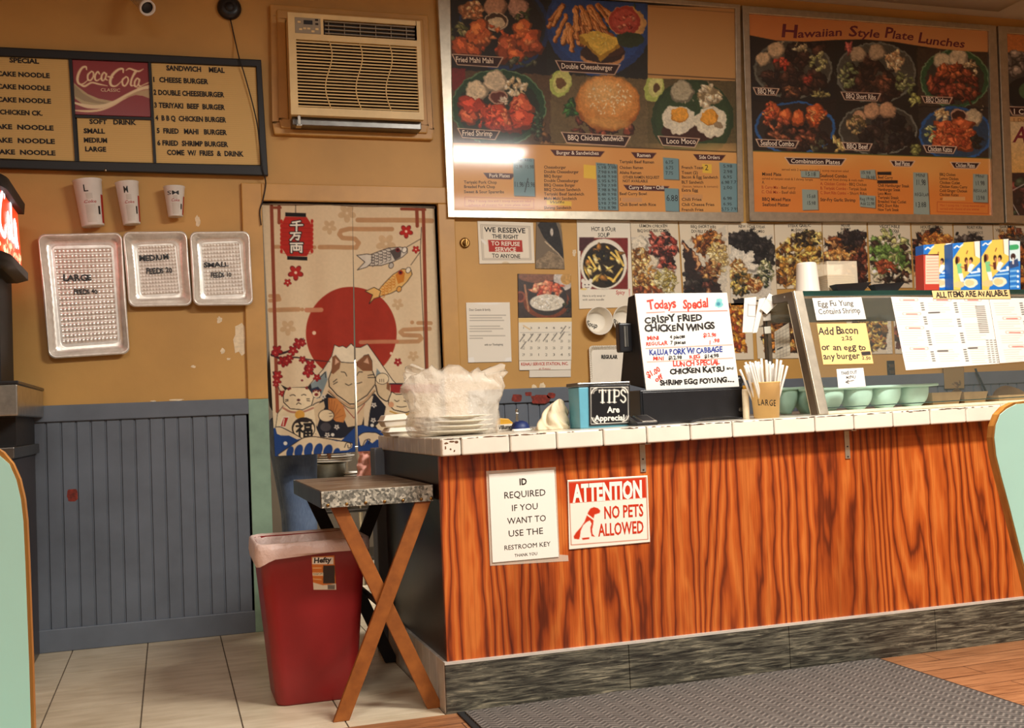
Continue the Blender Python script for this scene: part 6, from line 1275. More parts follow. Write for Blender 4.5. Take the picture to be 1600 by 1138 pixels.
# dark gadget and cream tube right of the board
a, b = pt(1158, 590, 3.80), pt(1170, 600, 3.80)
e = empty('cream_tube', pt(1166, 655, 3.60)*[1, 1, 0]+[0, 0, ZT(1.8)], 'cream coloured upright tube wedged left of the straw cup', 'tube')
q = pt(1166.5, 655, 3.62); q[2] = ZT(q[0]); hh_ = hz(1166, 608, 3.62)-q[2]
MB().lathe([(.0115, 0), (.0125, .002), (.0125, hh_-.01), (.011, hh_)], q, 20).build('tube', 'napkin_cream', e); MB().lathe([(.009, hh_), (.009, hh_+.012), (.006, hh_+.014)], q, 18).build('cap', 'amber', e)
q = pt(1153, 596, 3.86); MB().ball((q[0], 3.86, hz(1153, 594, 3.86)), .026, sq=(1, .8, .75)).box(q[0]-.012, q[0]+.012, 3.85, 3.875, ZT(q[0]), hz(1153, 590, 3.86)).build('barcode_scanner', 'black_plastic', label='black scanner head rising behind the specials board corner', cat='scanner')
# tan cup of wrapped straws
Yq = 3.58; q = pt(1198, 655, Yq); q[2] = ZT(q[0]); rb, rt = (1219-1177)/2*3.72/1700, (1223.5-1172.5)/2*3.72/1700; ht = hz(1198, 598, Yq)-q[2]
e = empty('tan_cup', q, 'tan paper cup marked LARGE, filled with white straws', 'cup'); e['label'] = 'tan paper cup with handwritten capitals, filled with white straws'
MB().lathe([(rb*.94, .004), (rb, 0), (rt, ht-.003), (rt*1.04, ht-.001), (rt*1.04, ht+.002), (rt*.95, ht), (rb*.9, .008)], q, 36, cap0=True, cap1=True).build('cup', 'tan_cup', e)
V, Fc, cur = [], [], 0
for ch_ in 'LARGE':
    v, f, adv = glyph(ch_, .004); b = len(V)
    for gx, gy in v:
        h = .048+gy*.022/CAPH-.002*cur; r = rb+(rt-rb)*h/ht+.0006; a = -1.15+(gx+cur)*.42; V.append((q[0]+r*math.sin(a), q[1]-r*math.cos(a), q[2]+h))
    Fc += [[b+i for i in p] for p in f]; cur += adv+.08
me = bpy.data.meshes.new('handwriting'); me.from_pydata(V, [], Fc); me.materials.append(M['black_plastic']); link_obj('handwriting', me, e)
rnd = random.Random(3); k = 0
def straw(bx_, by_, tx_, ty_, L):
    a = np.array([q[0]+bx_, q[1]+by_, q[2]+.012]); b = np.array([q[0]+tx_, q[1]+ty_, 0]); dxy = b[:2]-a[:2]; zz = math.sqrt(max(.01, L*L-dxy@dxy)); b = np.array([b[0], b[1], a[2]+zz])
    m = MB(); d = (b-a)/np.linalg.norm(b-a); m.tube([a, a+d*(L-.012), b], [.0047, .0047, .0042], 8)
    u = np.cross(d, [0, 1, .2]); u /= np.linalg.norm(u)
    return m.build('wrapped_straw', 'straw_white', label='one of the paper wrapped straws standing in the tan cup', cat='straw', group='wrapped straws in the tan cup')
for i in range(33):
    f = (i % 11)/10*2-1; row = i//11-1; bx0 = f*rb*.62*(.85 if row else 1); by0 = row*rb*.42
    if f*f+(row*.6)**2 > 1.15: bx0 *= .8
    straw(bx0+rnd.uniform(-.002, .002), by0, f*(.080)+rnd.uniform(-.008, .008), row*.034+rnd.uniform(-.006, .006), .200+rnd.uniform(-.012, .010)-.008*abs(f))

# ---------------------------------------------------------------- slanted glass food case
cxl = colx(1281, 648, 3.53); YF0, YF1, YBK = 3.53, 3.66, 3.87
zA_, zB2 = hz(1240, 455, YF1), hz(1600, 452.5, YF1); xA_, xB2 = colx(1240, 455, YF1), colx(1600, 452.5, YF1)
def ZC(x): return zA_+(zB2-zA_)*(x-xA_)/(xB2-xA_)
XE = 4.1
gp0 = np.array([cxl, YF0, ZT(cxl)]); gdir = np.array([1., 0, ZT(3.3)-ZT(2.3)]); gup = np.array([0, YF1-YF0, ZC(cxl)-ZT(cxl)]); gn = np.cross(gdir, gup); gn /= np.linalg.norm(gn)
if gn[1] > 0: gn = -gn
def pane_pl(d): return lambda x, y: at_plane(np.array(float(x)), np.array(float(y)), gp0+gn*d, gn)
e = empty('display_case', ((cxl+XE)/2, 3.7, ZT(3.2)), 'slanted glass food display case with metal corner posts on the counter', 'display case')
def P_(x, f, d=0.): b = np.array([x, YF0, ZT(x)+.001]); t = np.array([x, YF1, ZC(x)]); return b*(1-f)+t*f+gn*d
w = .036
MB().hexa([P_(cxl-.004, 0, .006), P_(cxl+w, 0, .006), P_(cxl+w, 0, -.008), P_(cxl-.004, 0, -.008), P_(cxl-.004, 1, .006), P_(cxl+w, 1, .006), P_(cxl+w, 1, -.008), P_(cxl-.004, 1, -.008)]).build('corner_post', 'alu', e, bevel=.002)
MB().hexa([P_(cxl-.004, 0, -.0085), P_(cxl+.014, 0, -.0085), P_(cxl+.014, 0, -.05), P_(cxl-.004, 0, -.05), P_(cxl-.004, 1, -.0085), P_(cxl+.014, 1, -.0085), P_(cxl+.014, 1, -.05), P_(cxl-.004, 1, -.05)]).build('post_return', 'brown_beam', e)
MB().tube([P_(cxl-.002, .02, -.052), P_(cxl-.002, .93, -.052)], .003, 6).build('edge_seal', 'napkin_cream', e)
zt1_ = ZC(cxl)
MB().box(cxl-.004, cxl+.02, YF1+.012, YBK+.02, zt1_-.034, zt1_).build('end_rail', 'brown_beam', e, bevel=.002)
MB().lathe([(.004, 0), (.004, .002)], (cxl-.004, YF1+.06, zt1_-.016), 12, axis=(-1, 0, 0)).build('screw', 'steel', e)
MB().box(cxl-.004, cxl+.018, YBK, YBK+.022, ZT(cxl)+.001, zt1_-.034).build('rear_post', 'brown_beam', e)
MB().hexa([(cxl, YF1, ZC(cxl)-.006), (XE, YF1, ZC(XE)-.006), (XE, YBK+.02, ZC(XE)-.006), (cxl, YBK+.02, ZC(cxl)-.006), (cxl, YF1, ZC(cxl)), (XE, YF1, ZC(XE)), (XE, YBK+.02, ZC(XE)), (cxl, YBK+.02, ZC(cxl))]).build('top_glass', 'acrylic', e)
MB().hexa([(cxl+w, YF1-.002, ZC(cxl)-.020), (XE, YF1-.002, ZC(XE)-.020), (XE, YF1+.008, ZC(XE)-.020), (cxl+w, YF1+.008, ZC(cxl)-.020), (cxl+w, YF1-.002, ZC(cxl)), (XE, YF1-.002, ZC(XE)), (XE, YF1+.008, ZC(XE)), (cxl+w, YF1+.008, ZC(cxl))]).build('top_edge', 'glass_edge', e)
MB().hexa([P_(cxl+w, .05, .001), P_(XE, .05, .001), P_(XE, .05, -.003), P_(cxl+w, .05, -.003), P_(cxl+w, .965, .001), P_(XE, .965, .001), P_(XE, .965, -.003), P_(cxl+w, .965, -.003)]).build('front_glass', 'glass', e)
MB().hexa([P_(cxl+w, .045, .0012), P_(XE, .045, .0012), P_(XE, .045, -.0032), P_(cxl+w, .045, -.0032), P_(cxl+w, .051, .0012), P_(XE, .051, .0012), P_(XE, .051, -.0032), P_(cxl+w, .051, -.0032)]).build('glass_edge', 'glass_edge', e)
clear('acrylic_smoke', (96, 92, 78), .72, .15)
MB().hexa([(cxl+.02, YBK, ZC(cxl)-.105), (XE, YBK, ZC(XE)-.105), (XE, YBK+.012, ZC(XE)-.105), (cxl+.02, YBK+.012, ZC(cxl)-.105), (cxl+.02, YBK, ZC(cxl)-.007), (XE, YBK, ZC(XE)-.007), (XE, YBK+.012, ZC(XE)-.007), (cxl+.02, YBK+.012, ZC(cxl)-.007)]).build('rear_header', 'acrylic_smoke', e)
MB().hexa([(cxl+.02, YF0+.0, ZT(cxl)+.0008), (XE, YF0, ZT(XE)+.0008), (XE, YF0+.02, ZT(XE)+.0008), (cxl+.02, YF0+.02, ZT(cxl)+.0008), (cxl+.02, YF0, ZT(cxl)+.012), (XE, YF0, ZT(XE)+.012), (XE, YF0+.02, ZT(XE)+.012), (cxl+.02, YF0+.02, ZT(cxl)+.012)]).build('sill', 'napkin_cream', e, bevel=.002)

# notes and menus taped to the slanted glass
def note(px, base, texts, name, lab, cat, paint=None, d=.003, mat='paper', bold=.014, hand=.8, group=None):
    s = Sheet(px, pane_pl(d), base=base, thick=.0006)
    if paint: paint(s.cv, s)
    for k, (t, x, y, h, w, col) in enumerate(texts): s.text(t, x, y, h, col, w=w, hand=hand, bold=bold, seed=k+3)
    return s.build(name, mat, None, lab, cat, group)
GY = (120, 112, 104); IK = (34, 28, 26)
note([(1269, 466), (1346, 464.5), (1353.5, 499), (1276, 501)], (226, 224, 216), [('Egg Fu Yung', 1278, 479, 8.5, 56, (84, 78, 72)), ('Contains Shrimp', 1279, 491, 8.5, 66, (84, 78, 72))], 'paper_note', 'white note about egg fu yung in faint grey marker, topmost on the slanted glass', 'note', bold=.012, hand=.45)
note([(1276, 506), (1353, 505), (1365, 568.5), (1286.5, 570)], (228, 192, 124), [('Add Bacon', 1279, 522.5, 11, 62, IK), ('2.25', 1315, 532, 6, 17, IK), ('or an egg to', 1284, 548, 9.5, 70, IK), ('any burger', 1287, 562, 9.5, 56, IK), ('2.50', 1347, 562, 5, 14, IK)], 'paper_note', 'yellow handwritten note about adding bacon or an egg, taped to the glass', 'note', paint=lambda c, s: c.poly([(1345, 550), (1360, 549), (1361, 555), (1347, 556)], (40, 34, 30)))
note([(1307, 577), (1349, 575), (1353, 604.5), (1310, 607)], (228, 224, 216), [('TAKE OUT', 1314, 585.5, 4.5, 25, IK), ('MENU', 1322, 592, 4.5, 15, IK)], 'paper_note', 'small white take out note with an arrow, lowest on the slanted glass', 'note', paint=lambda c, s: (c.line([(1322, 597.5), (1334, 594.5)], 1.1, IK), c.line([(1326, 594), (1321.5, 597.5), (1326.5, 599.5)], 1.1, IK)))
for k, (q, lab) in enumerate((([(1268, 462), (1352, 460), (1362, 503), (1276, 505)], 'clear sleeve'), ([(1288, 570), (1369, 567), (1371, 571), (1290, 575)], 'tape'))): pass
def menu_cols(c, s, cols, y0, sl):
    rnd = random.Random(int(cols[0][0]))
    for (x, w, secs, pr) in cols:
        y = y0
        for (n, hd) in secs:
            X = x+(y-y0)*.21
            if hd: c.line([(X+w*.22, y+sl*8), (X+w*.74, y+sl*8)], 4.6, (206, 150, 140)); c.line([(X+w*.23, y+sl*8), (X+w*.73, y+sl*8)], 3, (238, 228, 216)); c.line([(X+w*.3, y), (X+w*.66, y)], 1.3, (190, 70, 60))
            y += 5.4
            for k in range(n):
                X = x+(y-y0)*.21; L = w*rnd.uniform(.45, .72); c.line([(X, y), (X+L, y-.6)], .9, (186, 176, 164))
                if pr: c.line([(X+w*.84, y-.5), (X+w*.92, y-.7)], 1.5, (50, 46, 44))
                y += 3.5
            y += 2.5
s = Sheet([(1392, 464), (1545, 465.5), (1562, 568.5), (1415.5, 579)], pane_pl(.003), base=(228, 224, 214), thick=.0006); c = s.cv
menu_cols(c, s, [(1397, 48, ((4, 1), (4, 1), (7, 1), (5, 1)), 1), (1449, 48, ((5, 1), (4, 0), (5, 0), (6, 0)), 1), (1499, 44, ((7, 1), (8, 0), (8, 0)), 0)], 469, -.06)
for k in range(15): y = 479+k*2.9; c.line([(1524+k*.5, y), (1538+k*.5, y-.4)], 1.3, (90, 84, 78))
for k in range(11): y = 532+k*3.4; [c.line([(1541+k*.5+j*6, y), (1544+k*.5+j*6, y-.2)], 1.2, (80, 74, 70)) for j in range(3)]
for x, y, w_ in ((1451, 489, 17), (1465, 549, 16), (1513, 544.5, 14)): c.line([(x, y), (x+w_, y-.6)], 1.8, (30, 26, 26))
s.build('paper_menu', 'paper', None, 'larger printed white menu sheet taped to the slanted glass, under the ALL ITEMS strip', 'menu')
s = Sheet([(1545.5, 466), (1625, 466), (1642, 562), (1562.5, 568)], pane_pl(.0036), base=(228, 224, 214), thick=.0006); c = s.cv
menu_cols(c, s, [(1552, 48, ((6, 0), (4, 1), (4, 1), (6, 1)), 1), (1604, 40, ((6, 1), (8, 1)), 1)], 469, -.06)
s.build('paper_menu', 'paper', None, 'printed white menu sheet on the glass at the right edge of the photo', 'menu')
note([(1456, 454.5), (1577, 452.5), (1579.5, 467.5), (1458.5, 467)], (226, 194, 132), [('ALL ITEMS ARE AVAILABLE', 1463, 465, 8.5, 112, IK)], 'paper_note', 'long yellow strip reading ALL ITEMS ARE AVAILABLE along the case top', 'note', d=.0052, bold=.03, hand=.6)

# order slips hung by the case end
def slip(px, lab, Y=3.84, base=(232, 228, 218), paint=None):
    s = Sheet(px, y_pl(Y), base=base, thick=.0006)
    if paint: paint(s.cv)
    return s.build('order_slip', 'paper', None, lab, 'slip', 'order slips by the case end')
slip([(1163, 466), (1182, 464), (1179, 520), (1160, 520)], 'long white order slip with a box drawn on it, leftmost by the case', 3.83, paint=lambda c: c.line([(1169, 477), (1181, 477), (1181, 495), (1168, 494), (1169, 475)], 1, (130, 130, 140)))
slip([(1186, 467), (1197, 465), (1183, 520), (1176, 521)], 'narrow slanting white order slip between the long slip and the tilted one', 3.825)
slip([(1202, 458.5), (1221, 468.5), (1198, 491.5), (1188, 483)], 'tilted white order slip stuck near the case top corner', 3.815, paint=lambda c: [c.line([(1198+k*2, 468+k*3), (1210+k, 474+k*2)], .7, (170, 166, 160)) for k in range(5)])
slip([(1192, 491), (1204, 490), (1204.5, 501), (1192.5, 502)], 'small grey slip just below the tilted one', 3.83, (180, 172, 158))
slip([(1194, 511), (1204, 510), (1205, 521), (1195, 522)], 'lower small pale slip above the straws', 3.83, (206, 204, 190))
def gridp(c):
    for k in range(8): c.line([(1209, 525+k*5), (1236, 509+k*5.6)], .8, (150, 142, 130))
    for k in range(4): c.line([(1213+k*5, 515), (1214+k*5, 562)], .8, (150, 142, 130))
    c.line([(1215, 546), (1222, 543)], 2, (50, 46, 44))
slip([(1210, 519), (1233, 504), (1235, 555), (1212, 562)], 'greyish ruled sheet leaning behind the straws', 3.86, (196, 186, 166), gridp)
a = pt(1190, 470, 3.845); MB().box(a[0]-.05, a[0]+.075, 3.846, 3.850, a[2]-.003, a[2]+.003).box(a[0]+.014, a[0]+.021, 3.846, 3.852, ZT(a[0]), a[2]-.004).build('order_rail', 'steel_dark', label='thin upright metal order rail holding white slips by the case end', cat='rail')

# ---------------------------------------------------------------- inside the case: mint carriers and paper trays
def carrier(xa, xb, Y0, Y1, n, zlip, lab):
    z = ZT((xa+xb)/2)+.0015; e = empty('cup_carrier', ((xa+xb)/2, (Y0+Y1)/2, z), lab, 'tray', 'mint moulded trays in the case')
    lip = [[(xa+(xb-xa)*i/24, Y0+(Y1-Y0)*j/6, zlip-.004*abs(math.sin(math.pi*i/24*n))*(1 if 0 < j < 6 else 0)) for i in range(25)] for j in range(7)]
    MB().grid(lip).build('lip', 'egg_mint', e, solid=.011, bevel=.004)
    p = (xb-xa-.03)/n; b = MB()
    for k in range(n):
        c_ = np.array([xa+.015+p*(k+.5), (Y0+Y1)/2, zlip]); rings = []
        for t in np.linspace(0, 1, 9):
            s_ = math.sqrt(max(0.0, 1-t**2.6)); s_ = max(s_, .3); hx, hy = p*.45*s_, (Y1-Y0)*.44*max(s_, .55); zz = zlip-.004-(zlip-z-.004)*t
            rings.append([(c_[0]+math.copysign(abs(math.cos(a))**.7, math.cos(a))*hx, c_[1]+math.copysign(abs(math.sin(a))**.6, math.sin(a))*hy, zz) for a in np.linspace(0, 2*math.pi, 28, endpoint=False)])
        MB().loft(rings).build('well', 'egg_mint', e)
Yg = 3.66
carrier(colx(1278, 610, Yg), colx(1467, 598, Yg), Yg, Yg+.14, 4, hz(1380, 604, Yg), 'mint moulded carrier with rounded wells behind the case glass')
Yg = 3.83
carrier(colx(1218, 612, Yg), colx(1290, 612, Yg), Yg, Yg+.12, 2, hz(1240, 607, Yg), 'second mint carrier deeper in the case, seen left of the corner post')
def ptray(x0, x1, ya, Y, d, lab, point=False):
    xa, xb = colx(x0, ya, Y), colx(x1, ya, Y); z = ZT((xa+xb)/2)+.001; h = hz((x0+x1)/2, ya, Y)-z; m = MB(); i = .012
    m.loft([[(xa+i, Y+i, z), (xb-i, Y+i, z), (xb-i, Y+d-i, z), (xa+i, Y+d-i, z)], [(xa, Y, z+h), (xb, Y, z+h), (xb, Y+d, z+h), (xa, Y+d, z+h)], [(xa+.003, Y+.003, z+h), (xb-.003, Y+.003, z+h), (xb-.003, Y+d-.003, z+h), (xa+.003, Y+d-.003, z+h)], [(xa+i+.002, Y+i+.002, z+.003), (xb-i-.002, Y+i+.002, z+.003), (xb-i-.002, Y+d-i-.002, z+.003), (xa+i+.002, Y+d-i-.002, z+.003)]], 0, False)
    if point: xm_ = (xa+xb)/2-.012; m.prism([(xm_-.03, Y+d, z+h), (xm_+.03, Y+d, z+h), (xm_, Y+d, z+h+.02)], (0, .002, 0))
    return m.build('paper_tray', 'kraft', label=lab, cat='food tray', group='paper food trays in the case')
ptray(1456, 1503, 613, 3.70, .10, 'longer kraft paper food tray right of the mint carrier')
ptray(1506, 1544, 612, 3.70, .10, 'kraft paper food tray with a pointed flap, in front of the black cord', True)
ptray(1560, 1612, 617, 3.68, .09, 'kraft paper food tray beside the folded paper bag at the right edge')
heapmesh([(1556, 630), (1560, 618), (1566, 606), (1578, 602), (1592, 606), (1606, 610), (1612, 628)], 3.80, .03, 'paper_bag', 'kraft', 'folded brown paper bag at the right end inside the case', 'bag', 5)
poster([(1474, 572), (1506, 571), (1507, 607), (1476, 608)], lambda c, s: c.heap(1498, 600, 5, 4, 6, (2, 4), [(130, 100, 60), (110, 90, 56)], 3), [], 'plain tan paper sheet pinned to the wall below the menu sheets', None, name='tan_paper', cat='paper', base=(150, 122, 74), d=.028)
q = [pt(1524, 576, YW-.04), pt(1527, 584, YW-.045), pt(1533, 596, YW-.05), pt(1542, 616, YW-.05), pt(1548, 640, YW-.05)]
MB().tube(smooth_path(q, 5), .006, 8).build('hanging_cord', 'black_matte', label='black cord hanging slantwise on the wall behind the case', cat='cord')

# ---------------------------------------------------------------- on top of the case
q = pt(1262, 450, 3.75); q[2] = ZC(q[0])+.001; k = 3.95/1700; h = hz(1262, 411, 3.75)-q[2]
MB().lathe([(20.5*k, 0), (21*k, .002), (20.3*k, .008), (17*k, h-.01), (16*k, h-.002), (14*k, h), (.001, h)], q, 36).build('plastic_tub', 'frost', label='upturned frosted white plastic tub on the case top', cat='tub')
q0, q1 = pt(1294, 450, 3.72), pt(1341, 449, 3.72); z = ZC(q0[0])+.001; zt_ = hz(1318, 408, 3.72)
e = empty('napkin_box', ((q0[0]+q1[0])/2, 3.76, z), 'clear plastic box of folded tan napkins on the case top', 'box')
m = MB(); m.box(q0[0], q1[0], 3.72, 3.723, z, zt_).box(q0[0], q1[0], 3.817, 3.82, z, zt_).box(q0[0], q0[0]+.003, 3.723, 3.817, z, zt_).box(q1[0]-.003, q1[0], 3.723, 3.817, z, zt_).box(q0[0]+.003, q1[0]-.003, 3.723, 3.817, z, z+.003); m.build('clear_shell', 'clear_box', e)
m = MB()
e2 = empty('folded_napkins', ((q0[0]+q1[0])/2, 3.76, z+.004), 'tan folded napkins inside the clear box', 'napkins'); hh_ = (zt_-z)*.55
for k in range(9): MB().box(q0[0]+.006, q1[0]-.006, 3.73, 3.81, z+.004+hh_*k/9, z+.004+hh_*(k+.8)/9).build('napkin', 'kraft', e2, bevel=.001)
def blackbox(pts, Y, lab):
    b = [pt(x, y, Y) for x, y in pts]; z = ZC(b[0][0])+.001; e = empty('black_container', (b[0]*[1, 0, 0]+[0, Y, z]), lab, 'container', 'black containers on the case top')
    h = max(.016, b[1][2]-z); xa, xb = b[0][0], b[2][0]
    MB().loft([[(xa+.02, Y+.01, z), (xb-.03, Y+.01, z), (xb-.03, Y+.04, z), (xa+.02, Y+.04, z)], [(xa, Y, z+h*.75), (xb, Y, z+h), (xb+.003, Y+.050, z+h), (xa+.003, Y+.050, z+h*.75)], [(xa+.004, Y+.004, z+h*.75), (xb-.004, Y+.004, z+h), (xb-.002, Y+.046, z+h), (xa+.006, Y+.046, z+h*.75)], [(xa+.023, Y+.013, z+.003), (xb-.033, Y+.013, z+.003), (xb-.033, Y+.037, z+.003), (xa+.023, Y+.037, z+.003)]], 0, False).build('tray', 'black_matte', e)
blackbox([(1306, 452), (1318, 441), (1362, 441)], 3.664, 'left black foam container on the case top, in front of the napkin box'); blackbox([(1366, 450), (1380, 441), (1414, 439)], 3.68, 'right black foam container on the case top, left of the cookie boxes')
YEL, BLU, WH = (226, 190, 86), (30, 112, 196), (238, 236, 228)
def cookie(c, x0, y0, w, h, side=False):
    X = lambda u, v: (x0+u*w+v*2, y0+v*h-(u*2.5))
    c.poly([X(-.1, -.1), X(1.1, -.1), X(1.1, 1.1), X(-.1, 1.1)], YEL)
    c.poly([X(.78, -.1), X(1.1, -.1), X(1.1, .4), X(.82, .3)], (240, 232, 214)); c.poly([X(0, .35), X(.2, .3), X(.2, .9), X(0, .95)], (236, 206, 110)); c.line([X(.79, 0), X(.8, .3)], .8, (120, 90, 40))
    c.poly([X(-.1, -.1), X(.52, -.1), X(-.1, .42)], BLU); c.curve([X(.06, .10), X(.16, .06), X(.24, .09), X(.36, .04)], 2, WH)
    c.poly([X(1.1, .38), X(1.1, 1.1), X(.2, 1.1), X(.34, .80)], BLU); c.poly([X(.5, .62), X(.62, .44), X(.78, .5), X(.62, .66)], (240, 236, 226))
    c.ell(*X(.18, .36), w*.07, h*.07, (150, 96, 60)); c.ell(*X(.13, .38), w*.055, h*.09, (50, 26, 22)); c.poly([X(.12, .45), X(.3, .44), X(.32, .66), X(.16, .67)], (120, 190, 130)); c.poly([X(.18, .66), X(.34, .66), X(.38, .84), X(.26, .86)], (222, 226, 230)); c.line([X(.28, .52), X(.42, .55)], 2, (176, 120, 80))
    c.ell(*X(.48, .38), w*.06, h*.06, (60, 34, 28)); c.ell(*X(.5, .42), w*.04, h*.05, (176, 120, 84)); c.ell(*X(.66, .38), w*.07, h*.06, (40, 26, 26)); c.ell(*X(.63, .42), w*.05, h*.05, (196, 140, 100)); c.poly([X(.40, .47), X(.52, .46), X(.52, .62), X(.42, .62)], (90, 46, 36)); c.line([X(.5, .24), X(.54, .18)], 1.4, (120, 60, 40))
    c.ell(*X(.93, .6), 2.4, 2.6, WH); c.line([X(.66, .66), X(.98, .64)], 3, (214, 230, 240)); c.line([X(.5, .73), X(.98, .72)], 2.4, (150, 200, 232))
    c.ell(*X(.2, .9), w*.2, h*.07, (222, 190, 130)); c.ell(*X(.62, .88), w*.26, h*.10, (240, 226, 196), 0, 1, .08, 3); c.ell(*X(.58, .88), w*.17, h*.07, (226, 198, 146), 0, 1, .1, 2)
GB = 'blue cookie boxes on the case top'
def cbox(px, Y, lab, paint, depth=.05, name='cookie_box', body=BLU, group=GB):
    f = [pt(x, y, Y) for x, y in px]; z = ZC(f[2][0])+.001; e = empty(name, (f[3]+f[2])/2*[1, 0, 0]+[0, Y+depth/2, z], lab, 'box', group)
    f[2][2] = z; f[3][2] = z
    s = Sheet(None, P3=f, base=body, thick=.0012); paint(s.cv); s.build('front_print', 'box_print', e)
    B = [p+[0, .0013, 0] for p in f]; k = [p+[0, depth, 0] for p in B]; MB().hexa([B[3], B[2], k[2], k[3], B[0], B[1], k[1], k[0]]).build('carton', 'carton_'+('red' if name[0] == 'r' else 'blue'), e)
    return e
flat('carton_blue', (28, 96, 180), .4); flat('carton_red', (176, 56, 44), .4)
cbox([(1443, 383), (1486.5, 380), (1487, 451), (1444, 452)], 3.752, 'blue and yellow cookie box behind the red backed box', lambda c: cookie(c, 1443, 383, 43, 69))
def redp(c):
    c.rect(1440, 390, 1470, 455, (186, 60, 46)); c.rect(1446, 399, 1470, 444, (232, 196, 172)); c.rect(1442, 395, 1470, 399, (70, 20, 20))
    for k in range(9): c.line([(1448, 404+k*4.5), (1466, 403.5+k*4.5)], 1, (206, 130, 110))
cbox([(1443, 397.5), (1467, 397), (1467.5, 451), (1444, 452)], 3.69, 'shorter cookie box turned to show its red back panel', redp, .05, 'red_cookie_box', (186, 60, 46))
cbox([(1488.5, 380.5), (1531, 377), (1532.5, 451), (1490, 452)], 3.70, 'blue and yellow cookie box, directly right of the red backed one', lambda c: cookie(c, 1488.5, 380.5, 42.5, 72))
cbox([(1533, 376.5), (1576, 373.5), (1577, 450), (1534.5, 451)], 3.70, 'tallest blue and yellow cookie box, left of the narrow blue box side', lambda c: cookie(c, 1533, 376, 43.5, 75))
def sidep(c):
    c.rect(1570, 370, 1600, 410, (206, 226, 226)); c.rect(1570, 408, 1600, 460, (36, 116, 196)); c.line([(1579, 387), (1588, 386)], 8, (60, 160, 100)); c.ell(1583, 401, 4, 5, (60, 40, 36)); c.poly([(1577, 410), (1590, 404), (1592, 416), (1578, 420)], (50, 70, 110)); c.line([(1583, 404), (1583, 412)], 2.4, (230, 220, 210))
    for k in range(4): c.line([(1578, 424+k*8), (1587, 423+k*8)], 3, (120, 180, 226)); c.ell(1590.5, 424+k*8, 2, 2, (226, 236, 240))
cbox([(1577.5, 376), (1594, 377), (1594.5, 450), (1578, 450)], 3.715, 'narrow white and blue end of the rightmost cookie box', sidep)

# ---------------------------------------------------------------- printed doorway curtain, two halves split down the middle
CRM = (218, 194, 158)
def n4(X, Y): return (400+X*.369, 300+Y*.369)
def n2(X, Y): return (420+X*.1757, 520+Y*.1757)
LN = (40, 30, 28)
def flower(c, x, y, r, col, ctr=None):
    for k in range(5): a = 6.283*k/5+.3; c.ell(x+math.cos(a)*r*.6, y+math.sin(a)*r*.6, r*.46, r*.34, col, a)
    if ctr: c.ell(x, y, r*.22, r*.22, ctr)
def kanji(c, x, y, h, segs, col, w): 
    for s_ in segs: c.line([(x+u*h, y+v*h) for u, v in s_], w, col)
SEN = [[(.75, .04), (.45, .12), (.22, .16)], [(.08, .42), (.92, .40)], [(.5, .14), (.5, .98)]]
MAN = [[(.1, .16), (.9, .14)], [(.42, .16), (.36, .5), (.08, .95)], [(.38, .46), (.82, .44), (.72, .9), (.56, .84)]]
RYO = [[(.08, .1), (.92, .08)], [(.14, .34), (.14, .95)], [(.14, .34), (.86, .33), (.86, .92), (.76, .88)], [(.5, .1), (.5, .72)], [(.3, .48), (.3, .72), (.7, .71), (.7, .47)]]
FUKU = [[(.2, .02), (.26, .14)], [(.04, .24), (.38, .22), (.06, .6)], [(.22, .42), (.22, .96)], [(.28, .5), (.4, .62)], [(.5, .1), (.96, .08)], [(.56, .22), (.9, .2), (.9, .4), (.56, .42), (.56, .22)], [(.5, .54), (.5, .95), (.96, .93), (.96, .52), (.5, .54)], [(.5, .73), (.96, .72)], [(.73, .54), (.73, .94)]]
